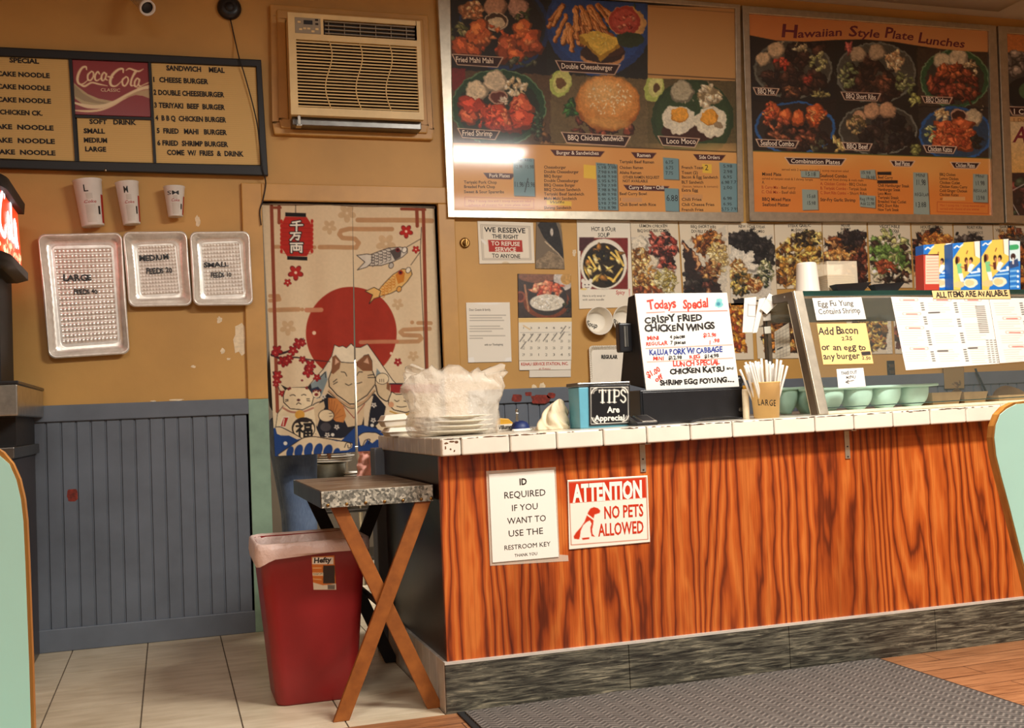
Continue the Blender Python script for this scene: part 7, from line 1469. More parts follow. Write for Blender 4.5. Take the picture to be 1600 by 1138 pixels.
def noren_art(c):
    TAN, TAN2 = (186, 142, 100), (200, 168, 128)
    # faint blossoms and cloud bands
    for X, Y, r in ((310, 150, 11), (550, 220, 15), (600, 475, 9), (135, 575, 12), (665, 695, 8), (385, 90, 14)): x, y = n4(X, Y); flower(c, x, y, r, TAN2)
    for P, w in (([(432, 118), (745, 122)], 7.5), ([(575, 158), (395, 156), (360, 165), (352, 180), (365, 195), (420, 198), (436, 215), (425, 235), (270, 235)], 7), ([(60, 500), (180, 498)], 7), ([(215, 500), (275, 500)], 7), ([(60, 440), (95, 440), (100, 455), (60, 460)], 6), ([(740, 556), (685, 556)], 6), ([(735, 580), (625, 584), (612, 594), (625, 606), (690, 610), (698, 622), (685, 634), (445, 636)], 6.5), ([(80, 232), (110, 232)], 6)):
        c.line([n4(*p) for p in P], w, TAN)
    for X, Y in ((196, 498), (247, 235), (660, 553)): c.ell(*n4(X, Y), 3, 3, TAN)
    # borders
    BR = (140, 66, 42)
    c.line([n4(66, 60), n4(92, 930)], 5.5, BR); c.line([n4(708, 60), n4(722, 800)], 5.5, BR); c.line([n4(98, 60), n4(98, 130)], 5, BR); c.line([n4(680, 70), n4(682, 145)], 5.5, BR); c.line([n4(615, 73), n4(715, 75)], 4.5, BR); c.line([n4(66, 66), n4(104, 66)], 4, BR)
    # sun
    x, y = n4(404, 598); c.ell(x, y, 71, 72.5, (158, 46, 28)); c.line([n4(445, 636), n4(598, 634)], 6, (190, 120, 86)); c.line([n4(215, 500), n4(275, 500)], 7, (196, 130, 96)); c.ell(*n4(247, 597), 3, 3, (226, 190, 160)); c.ell(*n4(572, 684), 2.2, 2.2, (226, 190, 160))
    # lantern
    c.line([n4(168, 52), n4(168, 90)], 1, LN); x, y = n4(172, 188); c.poly([n4(*p) for p in ((124, 104), (214, 106), (230, 130), (240, 185), (234, 240), (216, 272), (132, 272), (112, 240), (105, 185), (112, 130))], (178, 38, 28))
    for k in range(8): c.ell(*n4(108, 125+k*18), 2.2, 3.4, (178, 38, 28)); c.ell(*n4(237, 125+k*18), 2.2, 3.4, (178, 38, 28)); c.line([n4(112, 134+k*18), n4(234, 136+k*18)], .5, (140, 26, 20))
    c.poly([n4(*p) for p in ((124, 86), (212, 90), (212, 106), (124, 103))], (26, 22, 22)); c.poly([n4(*p) for p in ((132, 272), (218, 274), (218, 290), (132, 287))], (26, 22, 22))
    for c_, w in (((24, 20, 20), 5.4), ((238, 230, 214), 2.6)):
        for k, g in enumerate((SEN, MAN, RYO)): xx, yy = n4(142, 122+46*k); kanji(c, xx, yy, 22 if k != 1 else 19, [[(u, v*.74) for u, v in s_] for s_ in g], c_, w)
    for X, Y, r, cc in ((168, 342, 12, (176, 36, 30)), (134, 384, 6, (176, 36, 30)), (635, 168, 10.5, (176, 36, 30)), (676, 245, 6, (176, 36, 30)), (601, 720, 6, (170, 36, 30))): x, y = n4(X, Y); flower(c, x, y, r, (110, 20, 20)); flower(c, x, y, r*.86, cc, (236, 200, 170))
    # carp streamers
    c.line([n4(700, 150), n4(694, 260), n4(700, 420), n4(716, 780)], .9, LN); c.line([n4(636, 235), n4(696, 200)], .9, LN); c.line([n4(655, 310), n4(694, 255)], .9, LN)
    def koi(tail, body, head, base, dk, sc_):
        B = [n4(*p) for p in body]; c.poly(B, base); c.line(B+[B[0]], 1, LN); T = [n4(*p) for p in tail]; c.poly(T, base); c.line(T+[T[0]], 1, LN)
        for X, Y in sc_: x, y = n4(X, Y); c.curve([(x-2.4, y-3), (x+2, y-2.4), (x+2.6, y+1), (x-.6, y+3)], 1, dk)
        H_ = [n4(*p) for p in head]; c.poly(H_, dk); x, y = H_[0]
    koi([(428, 268), (470, 262), (492, 266), (490, 300), (470, 318), (430, 330), (462, 296)], [(478, 268), (520, 252), (560, 238), (610, 234), (640, 240), (640, 258), (620, 276), (580, 296), (530, 312), (480, 312)], [(566, 250), (600, 236), (616, 250), (612, 276), (588, 290)], (206, 196, 180), (84, 74, 70), [(495+k*17, 272+r_*12-k*6) for k in range(5) for r_ in range(4)])
    koi([(464, 420), (500, 404), (528, 420), (520, 446), (500, 452), (480, 474), (494, 436)], [(515, 420), (545, 385), (580, 350), (620, 326), (655, 330), (660, 350), (640, 380), (610, 410), (570, 430), (520, 445)], [(590, 352), (614, 328), (630, 345), (626, 380), (602, 390)], (222, 176, 104), (196, 120, 40), [(536+k*15, 420-k*14+r_*11-12) for k in range(4) for r_ in range(4)])
    for X, Y, col in ((600, 246, (120, 30, 30)), (612, 342, (150, 30, 26))): c.ell(*n4(X, Y), 3.4, 3.4, col); c.ell(*n4(X, Y), 1.6, 1.6, (30, 20, 20))
    for X, Y, col in ((628, 246, (230, 222, 206)), (644, 332, (232, 220, 196)), (572, 312, (190, 180, 166)), (606, 412, (222, 160, 80))): c.ell(*n4(X, Y), 4, 5, LN, .4); c.ell(*n4(X, Y), 3.2, 4.2, col, .4)
    # mountain
    F = [(350, 480), (480, 330), (555, 210), (580, 110), (620, 128), (655, 118), (690, 135), (735, 95), (770, 130), (820, 130), (880, 100), (920, 160), (1000, 280), (1100, 420), (1140, 460), (1060, 470), (960, 330), (940, 400), (500, 430)]
    c.poly([n2(*p) for p in F], (224, 206, 176)); c.line([n2(*p) for p in F[:15]], 1, LN); c.poly([n2(*p) for p in ((360, 470), (440, 400), (510, 340), (520, 420), (470, 560), (430, 590), (390, 520))], (126, 140, 142)); c.line([n2(440, 420), n2(500, 350), n2(505, 400)], 1, LN); c.poly([n2(*p) for p in ((960, 320), (1010, 380), (990, 400), (950, 400))], (126, 140, 142))
    # plum branch
    for P, w in (([(30, 195), (110, 185), (200, 150), (310, 50)], [5, 4, 2.5, 1.2]), ([(30, 195), (130, 235), (230, 220), (330, 235), (540, 260)], [4, 3, 2.4, 2, 1]), ([(330, 240), (380, 330), (440, 410)], [2, 1.6, 1]), ([(40, 350), (70, 430), (100, 520)], [2, 1.4, 1])): c.curve([n2(*p) for p in P], w, (52, 30, 34))
    rnd = random.Random(9)
    for X, Y, r in ((75, 160, 9), (60, 180, 6), (265, 95, 9), (300, 90, 6), (215, 160, 8), (130, 255, 9), (160, 250, 8), (185, 225, 6), (300, 240, 6), (370, 290, 9), (350, 350, 9), (360, 320, 7), (430, 400, 6), (80, 380, 8), (75, 430, 7), (65, 460, 5), (120, 540, 5)): x, y = n2(X, Y); flower(c, x, y, r, (110, 18, 22)); flower(c, x, y, r*.8, (158, 28, 30), (206, 120, 100))
    c.ell(*n2(295, 425), 2, 1.6, (120, 40, 50)); flower(c, *n2(1150, 262), 6, (150, 30, 30), (230, 180, 150))
    FUR, FUR2 = (206, 180, 142), (226, 204, 166)
    # big centre cat: robe, head, ears, arms, fan
    c.poly([n2(*p) for p in ((520, 540), (640, 620), (730, 660), (860, 600), (940, 540), (1040, 660), (1000, 850), (900, 870), (640, 940), (460, 930), (420, 840), (440, 640))], (26, 26, 36)); c.poly([n2(*p) for p in ((640, 620), (740, 670), (860, 610), (880, 640), (830, 820), (700, 840), (660, 760))], (206, 178, 140)); c.line([n2(660, 650), n2(760, 760), n2(860, 630)], 1.2, (140, 50, 40)); c.poly([n2(*p) for p in ((870, 570), (930, 560), (900, 700), (880, 860), (850, 860), (850, 680))], (216, 194, 160))
    c.poly([n2(*p) for p in ((565, 300), (560, 220), (590, 200), (640, 260), (720, 265), (800, 262), (850, 200), (890, 190), (920, 250), (925, 340), (950, 400), (950, 460), (880, 560), (760, 640), (720, 640), (600, 560), (530, 480), (525, 410))], LN); c.poly([n2(*p) for p in ((570, 305), (567, 226), (592, 208), (640, 267), (720, 271), (800, 268), (852, 208), (886, 198), (913, 252), (918, 342), (943, 402), (943, 456), (875, 552), (760, 630), (720, 630), (605, 552), (538, 476), (533, 412))], FUR)
    c.poly([n2(*p) for p in ((562, 215), (590, 205), (636, 262), (625, 320), (570, 370), (552, 360))], (132, 84, 54)); c.poly([n2(*p) for p in ((780, 262), (850, 205), (888, 195), (918, 260), (925, 340), (840, 340), (780, 290))], (132, 84, 54)); c.poly([n2(*p) for p in ((582, 290), (588, 228), (622, 262))], (206, 160, 130)); c.poly([n2(*p) for p in ((845, 262), (880, 220), (895, 278))], (206, 160, 130))
    for P in ([(640, 350), (675, 355), (692, 385)], [(785, 380), (805, 350), (835, 350)], [(680, 455), (710, 468), (740, 455)], [(765, 450), (800, 450), (830, 440)], [(570, 440), (600, 415)], [(572, 460), (605, 440)], [(885, 380), (935, 372)], [(885, 400), (940, 400)]): c.curve([n2(*p) for p in P], 1.2, LN)
    c.poly([n2(*p) for p in ((530, 500), (640, 600), (740, 650), (850, 600), (940, 500), (945, 520), (860, 620), (745, 675), (640, 625), (525, 525))], (186, 150, 112)); c.curve([n2(*p) for p in ((526, 525), (640, 625), (745, 675), (860, 620), (945, 520))], 1, LN)
    c.poly([n2(*p) for p in ((525, 580), (600, 585), (660, 650), (685, 740), (660, 800), (590, 790), (560, 760), (530, 700))], (190, 120, 60)); [c.line([n2(560, 770), n2(530+k*26, 585+k*k*6)], .8, (140, 80, 40)) for k in range(6)]
    c.curve([n2(*p) for p in ((500, 600), (400, 640), (375, 720), (420, 900))], 1.4, LN); c.poly([n2(*p) for p in ((490, 610), (410, 650), (385, 720), (430, 840), (470, 720), (500, 660))], FUR); c.ell(*n2(510, 738), 12, 10, LN); c.ell(*n2(510, 738), 11, 9, FUR2); c.line([n2(535, 720), n2(560, 715)], .8, LN); c.line([n2(540, 745), n2(562, 742)], .8, LN); c.ell(*n2(505, 840), 8, 7, (70, 66, 70))
    c.poly([n2(*p) for p in ((945, 470), (1010, 360), (1060, 390), (1075, 500), (1060, 600), (1000, 590), (960, 520))], FUR); c.curve([n2(*p) for p in ((950, 470), (975, 560), (1050, 610), (1080, 560))], 1.8, LN); c.ell(*n2(1008, 410), 10.5, 9, LN); c.ell(*n2(1008, 410), 9.7, 8.2, FUR2); [c.line([n2(985+k*18, 440), n2(985+k*18, 415)], .8, LN) for k in range(3)]; c.poly([n2(*p) for p in ((1050, 440), (1080, 460), (1075, 520), (1045, 500))], (132, 84, 54))
    for X, Y in ((485, 570), (600, 840), (935, 645), (930, 780), (520, 910)): flower(c, *n2(X, Y), 4, (206, 196, 180), (26, 26, 36))
    for X, Y in ((565, 908), (920, 825)): c.ell(*n2(X, Y), 2.6, 2.6, (230, 222, 206))
    # left cat and daruma face
    c.poly([n2(*p) for p in ((90, 700), (180, 650), (400, 650), (430, 900), (60, 870), (70, 760))], FUR2); c.line([n2(130, 650), n2(80, 720), n2(65, 830)], .9, LN)
    c.poly([n2(*p) for p in ((110, 462), (165, 490), (350, 482), (375, 450), (385, 520), (405, 570), (385, 650), (300, 690), (190, 680), (130, 620), (128, 560), (145, 510))], LN); c.poly([n2(*p) for p in ((150, 512), (180, 490), (345, 490), (378, 530), (398, 572), (378, 645), (300, 683), (192, 673), (137, 616), (135, 562))], FUR2)
    c.poly([n2(*p) for p in ((160, 500), (190, 480), (200, 500), (175, 515))], (120, 40, 36)); c.poly([n2(*p) for p in ((320, 485), (345, 475), (350, 505), (330, 505))], (120, 40, 36))
    for P in ([(190, 560), (215, 552), (235, 562)], [(290, 558), (310, 550), (330, 556)], [(245, 640), (262, 625), (285, 636)], [(150, 598), (172, 596)], [(150, 612), (172, 606)], [(338, 590), (362, 590)], [(340, 604), (365, 608)]): c.curve([n2(*p) for p in P], 1.2, LN)
    c.ell(*n2(263, 600), 2.6, 2, (90, 50, 44)); c.curve([n2(*p) for p in ((130, 670), (200, 705), (300, 705), (395, 670))], 3, (176, 120, 96)); c.ell(*n2(275, 730), 7.5, 7, (206, 150, 60)); c.poly([n2(*p) for p in ((130, 745), (185, 745), (150, 845), (95, 840))], (232, 220, 196)); c.poly([n2(*p) for p in ((135, 755), (175, 755), (148, 835), (108, 832))], (170, 40, 34)); c.line([n2(140, 765), n2(130, 825)], 1.4, (232, 220, 196))
    c.poly([n2(*p) for p in ((370, 500), (440, 480), (470, 520), (455, 580), (400, 580))], (40, 46, 66)); c.ell(*n2(425, 545), 6.5, 6, FUR2); c.ell(*n2(425, 550), 3, 2.4, (120, 40, 36)); [c.ell(*n2(400+k*20, 520-(k % 2)*8), 1.5, 1.7, (120, 40, 36)) for k in range(4)]
    c.ell(*n2(310, 850), 18.5, 17, LN); c.ell(*n2(312, 856), 16.5, 14.5, FUR2); c.poly([n2(*p) for p in ((225, 810), (260, 770), (330, 755), (390, 775), (345, 800), (290, 795))], LN); xx, yy = n2(240, 800); kanji(c, xx, yy, 26, [[(u, v*.9) for u, v in s_] for s_ in FUKU], (24, 20, 20), 3.2)
    # right small cat
    c.rect(610, 600, 700, 614, (150, 36, 34)); c.line([n2(1075, 455), n2(1300, 455)], 2, (26, 24, 36))
    c.poly([n2(*p) for p in ((1035, 760), (1040, 690), (1100, 680), (1300, 700), (1300, 900), (1010, 900))], FUR2); c.poly([n2(*p) for p in ((1090, 520), (1130, 545), (1220, 545), (1260, 510), (1300, 560), (1300, 690), (1220, 715), (1110, 690), (1060, 640), (1062, 590))], LN); c.poly([n2(*p) for p in ((1095, 530), (1132, 552), (1220, 552), (1258, 520), (1292, 562), (1292, 684), (1220, 707), (1115, 683), (1068, 636), (1070, 592))], FUR2)
    for P in ([(1120, 600), (1140, 612), (1160, 604)], [(1205, 608), (1225, 612), (1240, 600)], [(1140, 655), (1180, 662), (1225, 655)]): c.curve([n2(*p) for p in P], 1.1, LN)
    c.ell(*n2(1088, 640), 4.5, 4.5, (206, 150, 110)); c.curve([n2(*p) for p in ((1080, 700), (1180, 730), (1290, 710))], 2.5, (196, 150, 70))
    # breaking waves
    BLW = (26, 60, 118)
    c.poly([n2(*p) for p in ((40, 850), (100, 840), (190, 880), (290, 950), (420, 930), (640, 960), (760, 850), (830, 820), (950, 850), (1000, 860), (1060, 960), (1060, 1120), (20, 1120))], BLW)
    c.poly([n2(*p) for p in ((60, 842), (110, 842), (200, 888), (300, 942), (250, 950), (180, 915), (110, 915), (75, 900))], CRM); c.curve([n2(*p) for p in ((60, 840), (110, 840), (200, 885), (300, 945))], 1.2, LN)
    c.poly([n2(*p) for p in ((80, 1090), (150, 1040), (230, 985), (310, 935), (400, 925), (500, 940), (600, 965), (680, 970), (745, 985), (740, 1020), (700, 1045), (640, 1050), (560, 1080), (380, 1090), (230, 1090), (100, 1100))], CRM); c.curve([n2(*p) for p in ((80, 1090), (230, 985), (310, 935), (400, 925), (500, 940), (680, 970), (745, 985))], 1.2, LN)
    for X, Y, rx, ry in ((190, 1060, 5, 9), (265, 1050, 6, 10), (352, 1040, 6.5, 11), (440, 1045, 6.5, 11), (525, 1050, 6.5, 10), (600, 1065, 5, 7)): x, y = n2(X, Y); c.ell(x, y, rx, ry, BLW, .35); c.rect(x-rx*.6, y, x+rx*.8, y+16, BLW)
    for X, Y, rx in ((195, 1100, 4), (300, 1100, 4)): pass
    c.curve([n2(*p) for p in ((670, 1020), (690, 980), (725, 985), (730, 1015), (705, 1025), (700, 1000))], 1.2, LN)
    c.poly([n2(*p) for p in ((800, 920), (850, 890), (950, 890), (1000, 920), (1005, 960), (960, 950), (920, 985), (880, 950), (850, 1000), (820, 1010))], CRM); c.curve([n2(*p) for p in ((800, 920), (850, 890), (950, 890), (1000, 920))], 1.2, LN); c.curve([n2(*p) for p in ((810, 1000), (835, 1010), (860, 960), (900, 950), (890, 990))], 1.2, LN)
    c.poly([n2(*p) for p in ((950, 830), (1010, 770), (1080, 770), (1100, 800), (1040, 830), (1010, 880), (970, 860))], FUR2); c.ell(*n2(150, 985), 3, 3, (230, 222, 206))
    c.grain(.05, 12, 3); f = 1+.03*(vnoise(c.X/3, c.Y/3, 2)-.5); c.C = np.clip(c.C*f[:, None], 0, 255)
YN = 5.235
xm0 = pt(551, 520, YN)[0]
def wave_l(V): V = V.copy(); V[:, 1] += .010*np.sin((V[:, 0]-xm0)*34+.6+V[:, 2]*.8)*np.clip((2.05-V[:, 2])*1.4, .1, 1)+.006*np.sin((V[:, 0]-xm0)*15); return V
def wave_r(V): V = V.copy(); V[:, 1] += .010*np.sin((V[:, 0]-xm0)*29+2.1-V[:, 2]*.9)*np.clip((2.05-V[:, 2])*1.4, .1, 1)+.006*np.sin((V[:, 0]-xm0)*17); return V
e = empty('door_curtain', (xm0, YN, .8), 'split doorway curtain printed with a red sun, lucky cats, carp and waves', 'curtain')
for nm, px, wv in (('curtain_half', [(409, 319), (550.5, 322), (555.5, 706.5), (430, 713.5)], wave_l), ('curtain_half', [(550.8, 322), (679, 326), (697, 698), (560, 706)], wave_r)):
    s = Sheet(px, y_pl(YN), base=CRM, thick=.0008, step=1.0, wave=wv); noren_art(s.cv); s.build(nm, 'cloth_print', e)
zr_ = pt(550, 321, YN)[2]
MB().tube([(XDL+.002, YN+.012, zr_), (XDR-.002, YN+.012, zr_)], .008, 10).build('curtain_rod', 'white_plastic', e)

# ---------------------------------------------------------------- kitchen glimpsed under the curtain
def skin_obj(name, V, E, R_, mat, parent, sub=2):
    me = bpy.data.meshes.new(name); me.from_pydata([tuple(v) for v in V], E, []); me.materials.append(M[mat]); o = link_obj(name, me, parent)
    o.modifiers.new('skin', 'SKIN'); sv = me.skin_vertices[0].data
    for k, r in enumerate(R_): sv[k].radius = r if hasattr(r, '__len__') else (r, r); sv[k].use_root = (k == 0)
    o.modifiers['skin'].use_smooth_shade = True
    m_ = o.modifiers.new('smooth', 'SUBSURF'); m_.levels = m_.render_levels = sub; return o
PX, PY = float(pt(463, 770, 5.62)[0]), 5.62
pe = empty('person', (PX, PY, 0), 'person in blue jeans standing behind the curtain, only hips and thighs showing', 'person')
def pv(x, y, z): return (PX+x, PY+y, z)
body = [pv(0, 0, .93), pv(0, .0, 1.08), pv(-.005, 0, 1.24), pv(0, 0, 1.38), pv(.005, 0, 1.46), pv(.015, 0, 1.55), pv(.03, 0, 1.64), pv(.02, 0, 1.70),
        pv(0, -.17, 1.39), pv(-.01, -.21, 1.14), pv(.08, -.20, .93), pv(.12, -.19, .87), pv(0, .17, 1.39), pv(-.01, .21, 1.14), pv(.08, .20, .93), pv(.12, .19, .87),
        pv(0, -.09, .86), pv(.015, -.10, .48), pv(-.01, -.10, .08), pv(.10, -.11, .035), pv(0, .09, .86), pv(.015, .10, .48), pv(-.01, .10, .08), pv(.10, .11, .035)]
bE = [(0, 1), (1, 2), (2, 3), (3, 4), (4, 5), (5, 6), (6, 7), (3, 8), (8, 9), (9, 10), (10, 11), (3, 12), (12, 13), (13, 14), (14, 15), (0, 16), (16, 17), (17, 18), (18, 19), (0, 20), (20, 21), (21, 22), (22, 23)]
skin_obj('body', body, bE, [.12, .11, .12, .12, .055, .05, .085, .06, .055, .042, .034, .03, .055, .042, .034, .03, .085, .06, .045, .035, .085, .06, .045, .035], 'skin', pe)
jV = [pv(-.008, 0, .93), pv(-.004, 0, 1.01), pv(-.01, -.085, .84), pv(.0, -.095, .66), pv(.012, -.10, .47), pv(-.008, -.10, .06), pv(-.01, .085, .84), pv(0, .095, .66), pv(.012, .10, .47), pv(-.008, .10, .06)]
skin_obj('jeans', jV, [(0, 1), (0, 2), (2, 3), (3, 4), (4, 5), (0, 6), (6, 7), (7, 8), (8, 9)], [.145, .13, .122, .102, .086, .072, .122, .102, .086, .072], 'denim', pe)
skin_obj('shirt', [pv(0, 0, .98), pv(0, 0, 1.1), pv(-.005, 0, 1.25), pv(0, 0, 1.38), pv(0, -.17, 1.40), pv(-.005, -.20, 1.22), pv(0, .17, 1.40), pv(-.005, .20, 1.22)], [(0, 1), (1, 2), (2, 3), (3, 4), (4, 5), (3, 6), (6, 7)], [.14, .13, .14, .13, .07, .06, .07, .06], 'shirt_dark', pe)
MB().ball((PX+.012, PY, 1.665), .105, n=20, sq=(1.0, .86, .95)).build('hair', 'hair_dark', pe)
m = MB(); m.ball((PX+.108, PY-.028, 1.63), .011, n=10).ball((PX+.108, PY+.028, 1.63), .011, n=10); 
for sy in (-1, 1): MB().ball((PX+.106, PY+sy*.03, 1.635), .011, n=10).build('eye', 'white_plastic', pe)
MB().ball((PX+.118, PY, 1.605), .016, n=10, sq=(1, .7, 1.2)).build('nose', 'skin', pe)
for hy in (-.19, .19):
    hb = MB(); bx_, by_, bz_ = PX+.125, PY+hy, .85
    for k in range(4): yy = by_+(-.024+.016*k); hb.tube([(bx_+.005, yy, bz_), (bx_+.018, yy, bz_-.05), (bx_+.022, yy, bz_-.085+.006*abs(k-1.3))], [.009, .008, .006], 8)
    hb.tube([(bx_-.002, by_-math.copysign(.03, hy), bz_+.005), (bx_+.025, by_-math.copysign(.048, hy), bz_-.02), (bx_+.035, by_-math.copysign(.05, hy), bz_-.045)], [.010, .009, .007], 8); hb.build('hand', 'skin', pe)
# side seam stitching on the jeans: small studs of thread
# steel rack with pans
rx0, rx1, ry0, ry1 = float(pt(482, 760, 6.3)[0]), float(pt(640, 760, 6.3)[0]), 6.3, 6.75
e = empty('kitchen_rack', ((rx0+rx1)/2, (ry0+ry1)/2, 0), 'dim steel kitchen rack seen under the doorway curtain', 'rack')
for x in (rx0, (rx0+rx1)/2, rx1):
    for y in (ry0, ry1): MB().tube([(x, y, .0), (x, y, 1.3)], .012, 8).build('upright', 'alu', e)
zs = hz(520, 752, 6.3)
for k, z in enumerate((.16, .44, zs)): MB().box(rx0-.02, rx1+.02, ry0-.02, ry1+.02, z-.02, z).build('shelf', 'steel_dark', e, bevel=.004)
for (xp, yp, w_, h_, lab) in ((520, 722, .11, .02, 'upper'), (525, 727, .15, .02, 'middle')): pass
GT = 'white platters stacked on the kitchen rack'
xc = float(pt(525, 740, 6.42)[0])
q = pt(512, 745, 6.42); MB().lathe([(.085, 0), (.10, .004), (.105, .09), (.112, .094), (.112, .098), (.10, .094), (.095, .01), (.001, .008)], (q[0], 6.42, zs+.001), 32, cap1=True).build('stock_pot', 'pot_grey', label='squat grey pot on the kitchen rack shelf under the curtain', cat='pot')
zz = zs+.102
for k in range(5):
    r = .125-.004*(k % 2); m = MB(); m.lathe([(r*.7, 0), (r*.95, .006), (r, .010), (r, .0125), (r*.93, .0095), (r*.68, .003)], (q[0]+.02+.008*(k % 3), 6.42, zz+.0135*k), 36); m.build('white_platter', 'white_plastic', label='white platter in the pile on top of the grey kitchen pot', cat='plate', group=GT)
q2 = pt(555, 740, 6.40)
for k in range(3): m = MB(); m.lathe([(.06, 0), (.088, .006), (.092, .010), (.09, .012), (.058, .003)], (q2[0], 6.42, zs+.001+.0135*k), 32); m.build('white_saucer', 'white_plastic', label='white saucer in the low pile right of the kitchen pot', cat='plate', group='saucers on the kitchen rack')
# pink cloth
a = pt(563, 700, 6.05); P = []
for j in range(14):
    r_ = []
    for i in range(12):
        u, v = i/11, j/13; p = np.array([a[0]+(-.005+.115*u)*(1-.25*abs(v-.4))-.02*v, 6.05+.02*math.sin(u*9+v*2), a[2]-.17*v]); r_.append(crumple(p, .005, 50, 3))
    P.append(r_)
hk = P[0][5]
m = MB().grid(P); m.build('pink_towel', 'pink_cloth', label='pink towel hanging in the kitchen beside the counter end post', cat='towel', solid=.003)
MB().tube([(hk[0]-.3, 6.07, hk[2]+.004), (hk[0]+.4, 6.07, hk[2]+.004)], .006, 8).tube([(hk[0]+.4, 6.07, 0), (hk[0]+.4, 6.07, hk[2]+.004)], .008, 8).tube([(hk[0]-.3, 6.07, 0), (hk[0]-.3, 6.07, hk[2]+.004)], .008, 8).build('towel_rail', 'steel', label='freestanding steel towel rail holding the pink towel', cat='rail')

# ---------------------------------------------------------------- drinks machine and its cabinet at the left
xr_ = float(pt(50, 720, 4.4)[0]); cabr = float(pt(62, 1019, YW-.03)[0])
e = empty('base_cabinet', (cabr-.45, 4.75, 0), 'dark brown base cabinet with grey worktop under the drinks machine', 'cabinet')
MB().box(cabr-.95, cabr, 4.42, YW-.026, 0, .865).build('body', 'dark_laminate', e, bevel=.003)
MB().box(cabr-.93, cabr-.47, 4.402, 4.419, .08, .84).build('door', 'dark_laminate', e, bevel=.003); MB().box(cabr-.46, cabr-.02, 4.402, 4.419, .08, .84).build('door', 'dark_laminate', e, bevel=.003)
zc_ = hz(58, 697, 4.40); MB().box(cabr-.98, cabr+.018, 4.37, YW-.026, zc_-.042, zc_).build('worktop', 'steel_dark', e, bevel=.004)
MB().box(cabr-.95, cabr-.002, 4.42, YW-.03, .866, zc_-.0425).build('top_rail', 'dark_laminate', e)
bx1 = float(pt(27, 600, 4.32)[0]); bz0, bz1 = hz(27, 650, 4.32), hz(27, 600, 4.32)
e = empty('drinks_machine', (bx1-.35, 4.7, zc_), 'self service drinks machine with lit red panel at the left edge', 'drinks machine')
MB().box(bx1-.62, bx1-.03, 4.50, 5.10, zc_+.001, bz0).build('feet_plinth', 'black_matte', e)
MB().box(bx1-.68, bx1, 4.32, 5.18, bz0, bz1).build('ice_bin', 'steel', e, bevel=.005); MB().box(bx1-.69, bx1+.004, 4.315, 5.185, bz1-.001, bz1+.012).build('bin_rim', 'black_plastic', e, bevel=.003)
zl0, zl1 = hz(34, 424, 4.95), hz(29, 333, 4.95); xe = float(pt(34, 400, 4.95)[0])
def plan(x1, y0, y1, r, z, n=12, wd=.75):
    P = [(x1, y1, z)]+[(x1-r+r*math.cos(a), y0+r-r*math.sin(a), z) for a in np.linspace(0, math.pi/2, n)]
    Q = [(x1-wd+r-r*math.sin(a), y0+r-r*math.cos(a), z) for a in np.linspace(0, math.pi/2, n)]; return P+Q+[(x1-wd, y1, z)]
MB().box(xe-.70, xe-.06, 4.72, 5.10, bz1+.012, zl0-.02).build('tower', 'black_matte', e)
glow('lit_red', (214, 66, 30), 1.3); glow('lit_white', (232, 238, 240), 2.6); glow('lit_cream', (240, 206, 160), 1.6)
MB().loft([plan(xe, 4.22, 4.95, .26, zl0), plan(xe-.012, 4.235, 4.95, .25, zl1)], 0, True).build('lit_panel', 'lit_red', e)
MB().loft([plan(xe+.012, 4.20, 4.96, .27, zl1-.004), plan(xe+.016, 4.196, 4.96, .27, zl1+.04), plan(xe-.02, 4.23, 4.96, .26, zl1+.062)], 0, True).build('top_band', 'black_matte', e)
MB().loft([plan(xe-.02, 4.25, 4.96, .26, zl0-.05), plan(xe+.022, 4.19, 4.96, .28, zl0-.038), plan(xe+.022, 4.19, 4.96, .28, zl0-.006), plan(xe+.004, 4.22, 4.96, .27, zl0+.004)], 0, True).build('lower_band', 'dark_frame', e)
# script lettering wrapped on the curved lit panel
def wrapP(s_, z, d=.003):      # s_ = arc distance from the right rear edge, going to the front
    r = .26; x1, y1, y0 = xe, 4.95, 4.22; L1 = y1-(y0+r)
    f = (z-zl0)/(zl1-zl0); x1 -= .012*f
    if s_ < L1: return (x1+d, y1-s_, z)
    a = (s_-L1)/r
    if a < math.pi/2: return (x1-r+(r+d)*math.cos(a), y0+r-(r+d)*math.sin(a)+.012*f, z)
    return (x1-r-(s_-L1-r*math.pi/2), y0-d+.015*f, z)
m = MB()
def ribbon(P, w0, mi=0):
    P = smooth_path(P, 6); q0, q1 = [], []
    for k, p in enumerate(P):
        t = P[min(k+1, len(P)-1)]-P[max(k-1, 0)]; t /= np.linalg.norm(t)+1e-9; n = np.array([-t[1], t[0]])*w0/2; q0.append(wrapP(p[0]+n[0], p[1]+n[1])); q1.append(wrapP(p[0]-n[0], p[1]-n[1]))
    m.grid([q0, q1], mi)
zm = (zl0+zl1)/2; hL = (zl1-zl0)
S0 = .10
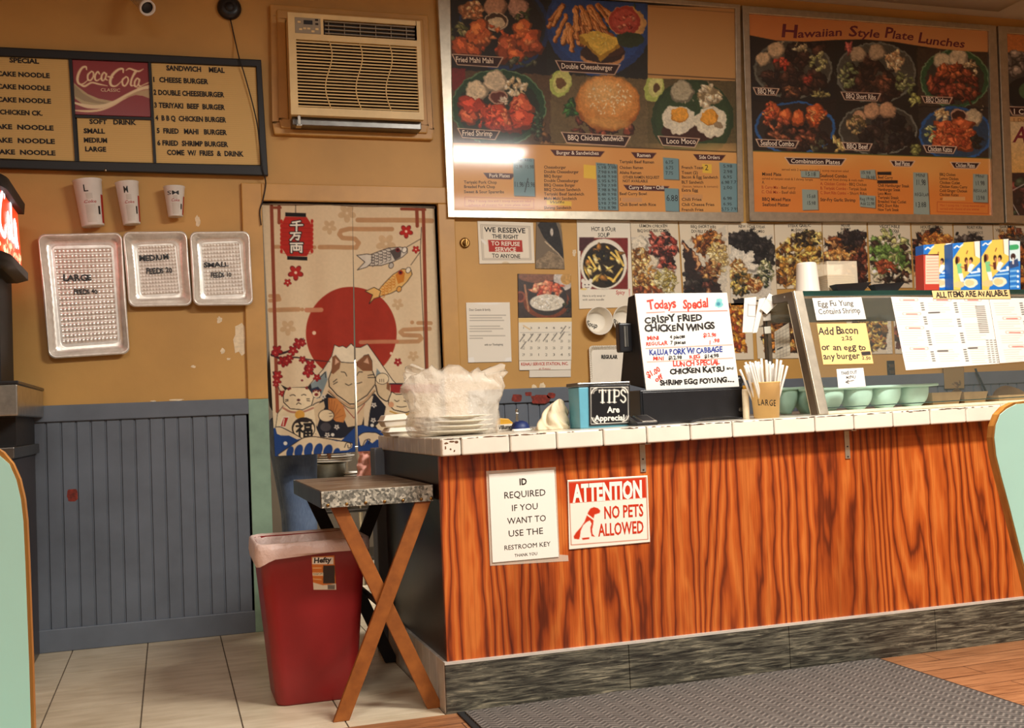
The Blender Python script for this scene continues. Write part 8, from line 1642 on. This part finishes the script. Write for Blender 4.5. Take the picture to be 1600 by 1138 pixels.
for dx, kind in ((0, 'a'), (.105, 'l'), (.20, 'o'), (.33, 'C'), (.47, 'a')):
    o = S0+dx; U = lambda a, b: np.array([o+.10-a*.10, zm-.10*hL+b*hL*.62])
    if kind == 'a': ribbon([U(.85, .5), U(.5, .58), U(.2, .3), U(.3, -.1), U(.6, 0), U(.85, .5), U(.85, .1), U(1.1, -.1)], .020)
    if kind == 'l': ribbon([U(.2, -.1), U(.6, .6), U(.8, 1.0), U(.6, 1.0), U(.45, .4), U(.5, -.05), U(.9, 0)], .020)
    if kind == 'o': ribbon([U(.5, .55), U(.2, .2), U(.35, -.1), U(.7, .05), U(.75, .4), U(.5, .55)], .020)
    if kind == 'C': ribbon([U(1.2, .85), U(.9, 1.05), U(.2, .7), U(-.1, .1), U(.3, -.2), U(1., .1)], .024)
m.build('lettering', 'lit_white', e, solid=.001)
m = MB(); rnd = random.Random(4)
for k in range(70):
    s0, z0 = rnd.uniform(.03, 1.0), zl0+hL*rnd.uniform(.02, .24); r = rnd.uniform(.006, .014); P = [wrapP(s0+r*math.cos(a), z0+r*math.sin(a), .002+.00002*k) for a in np.linspace(0, 6.283, 9)[:-1]]; m.add(P, [list(range(8))])
m.build('bubble_print', 'lit_cream', e, kind='stuff')
# dispensing nozzles under the panel
for k in range(5):
    x = xe-.085-.115*k; y = 4.40-.02*min(k, 3); z1 = zl0-.052
    n_ = MB().box(x-.035, x+.035, y-.03, y+.10, z1-.075, z1).build('valve', 'steel_dark', e, bevel=.006)
    MB().box(x-.030, x+.030, y-.036, y-.029, z1-.062, z1-.012).build('flavour_tag', 'lit_white' if k == 0 else 'white_plastic', n_)
    MB().lathe([(.014, 0), (.02, .03), (.022, .05)], (x, y+.04, z1-.126), 14).build('nozzle', 'black_plastic', n_)
    MB().hexa([(x-.02, y+.05, z1-.17), (x+.02, y+.05, z1-.17), (x+.02, y+.06, z1-.17), (x-.02, y+.06, z1-.17), (x-.02, y+.075, z1-.076), (x+.02, y+.075, z1-.076), (x+.02, y+.085, z1-.076), (x-.02, y+.085, z1-.076)]).build('lever', 'black_plastic', n_)
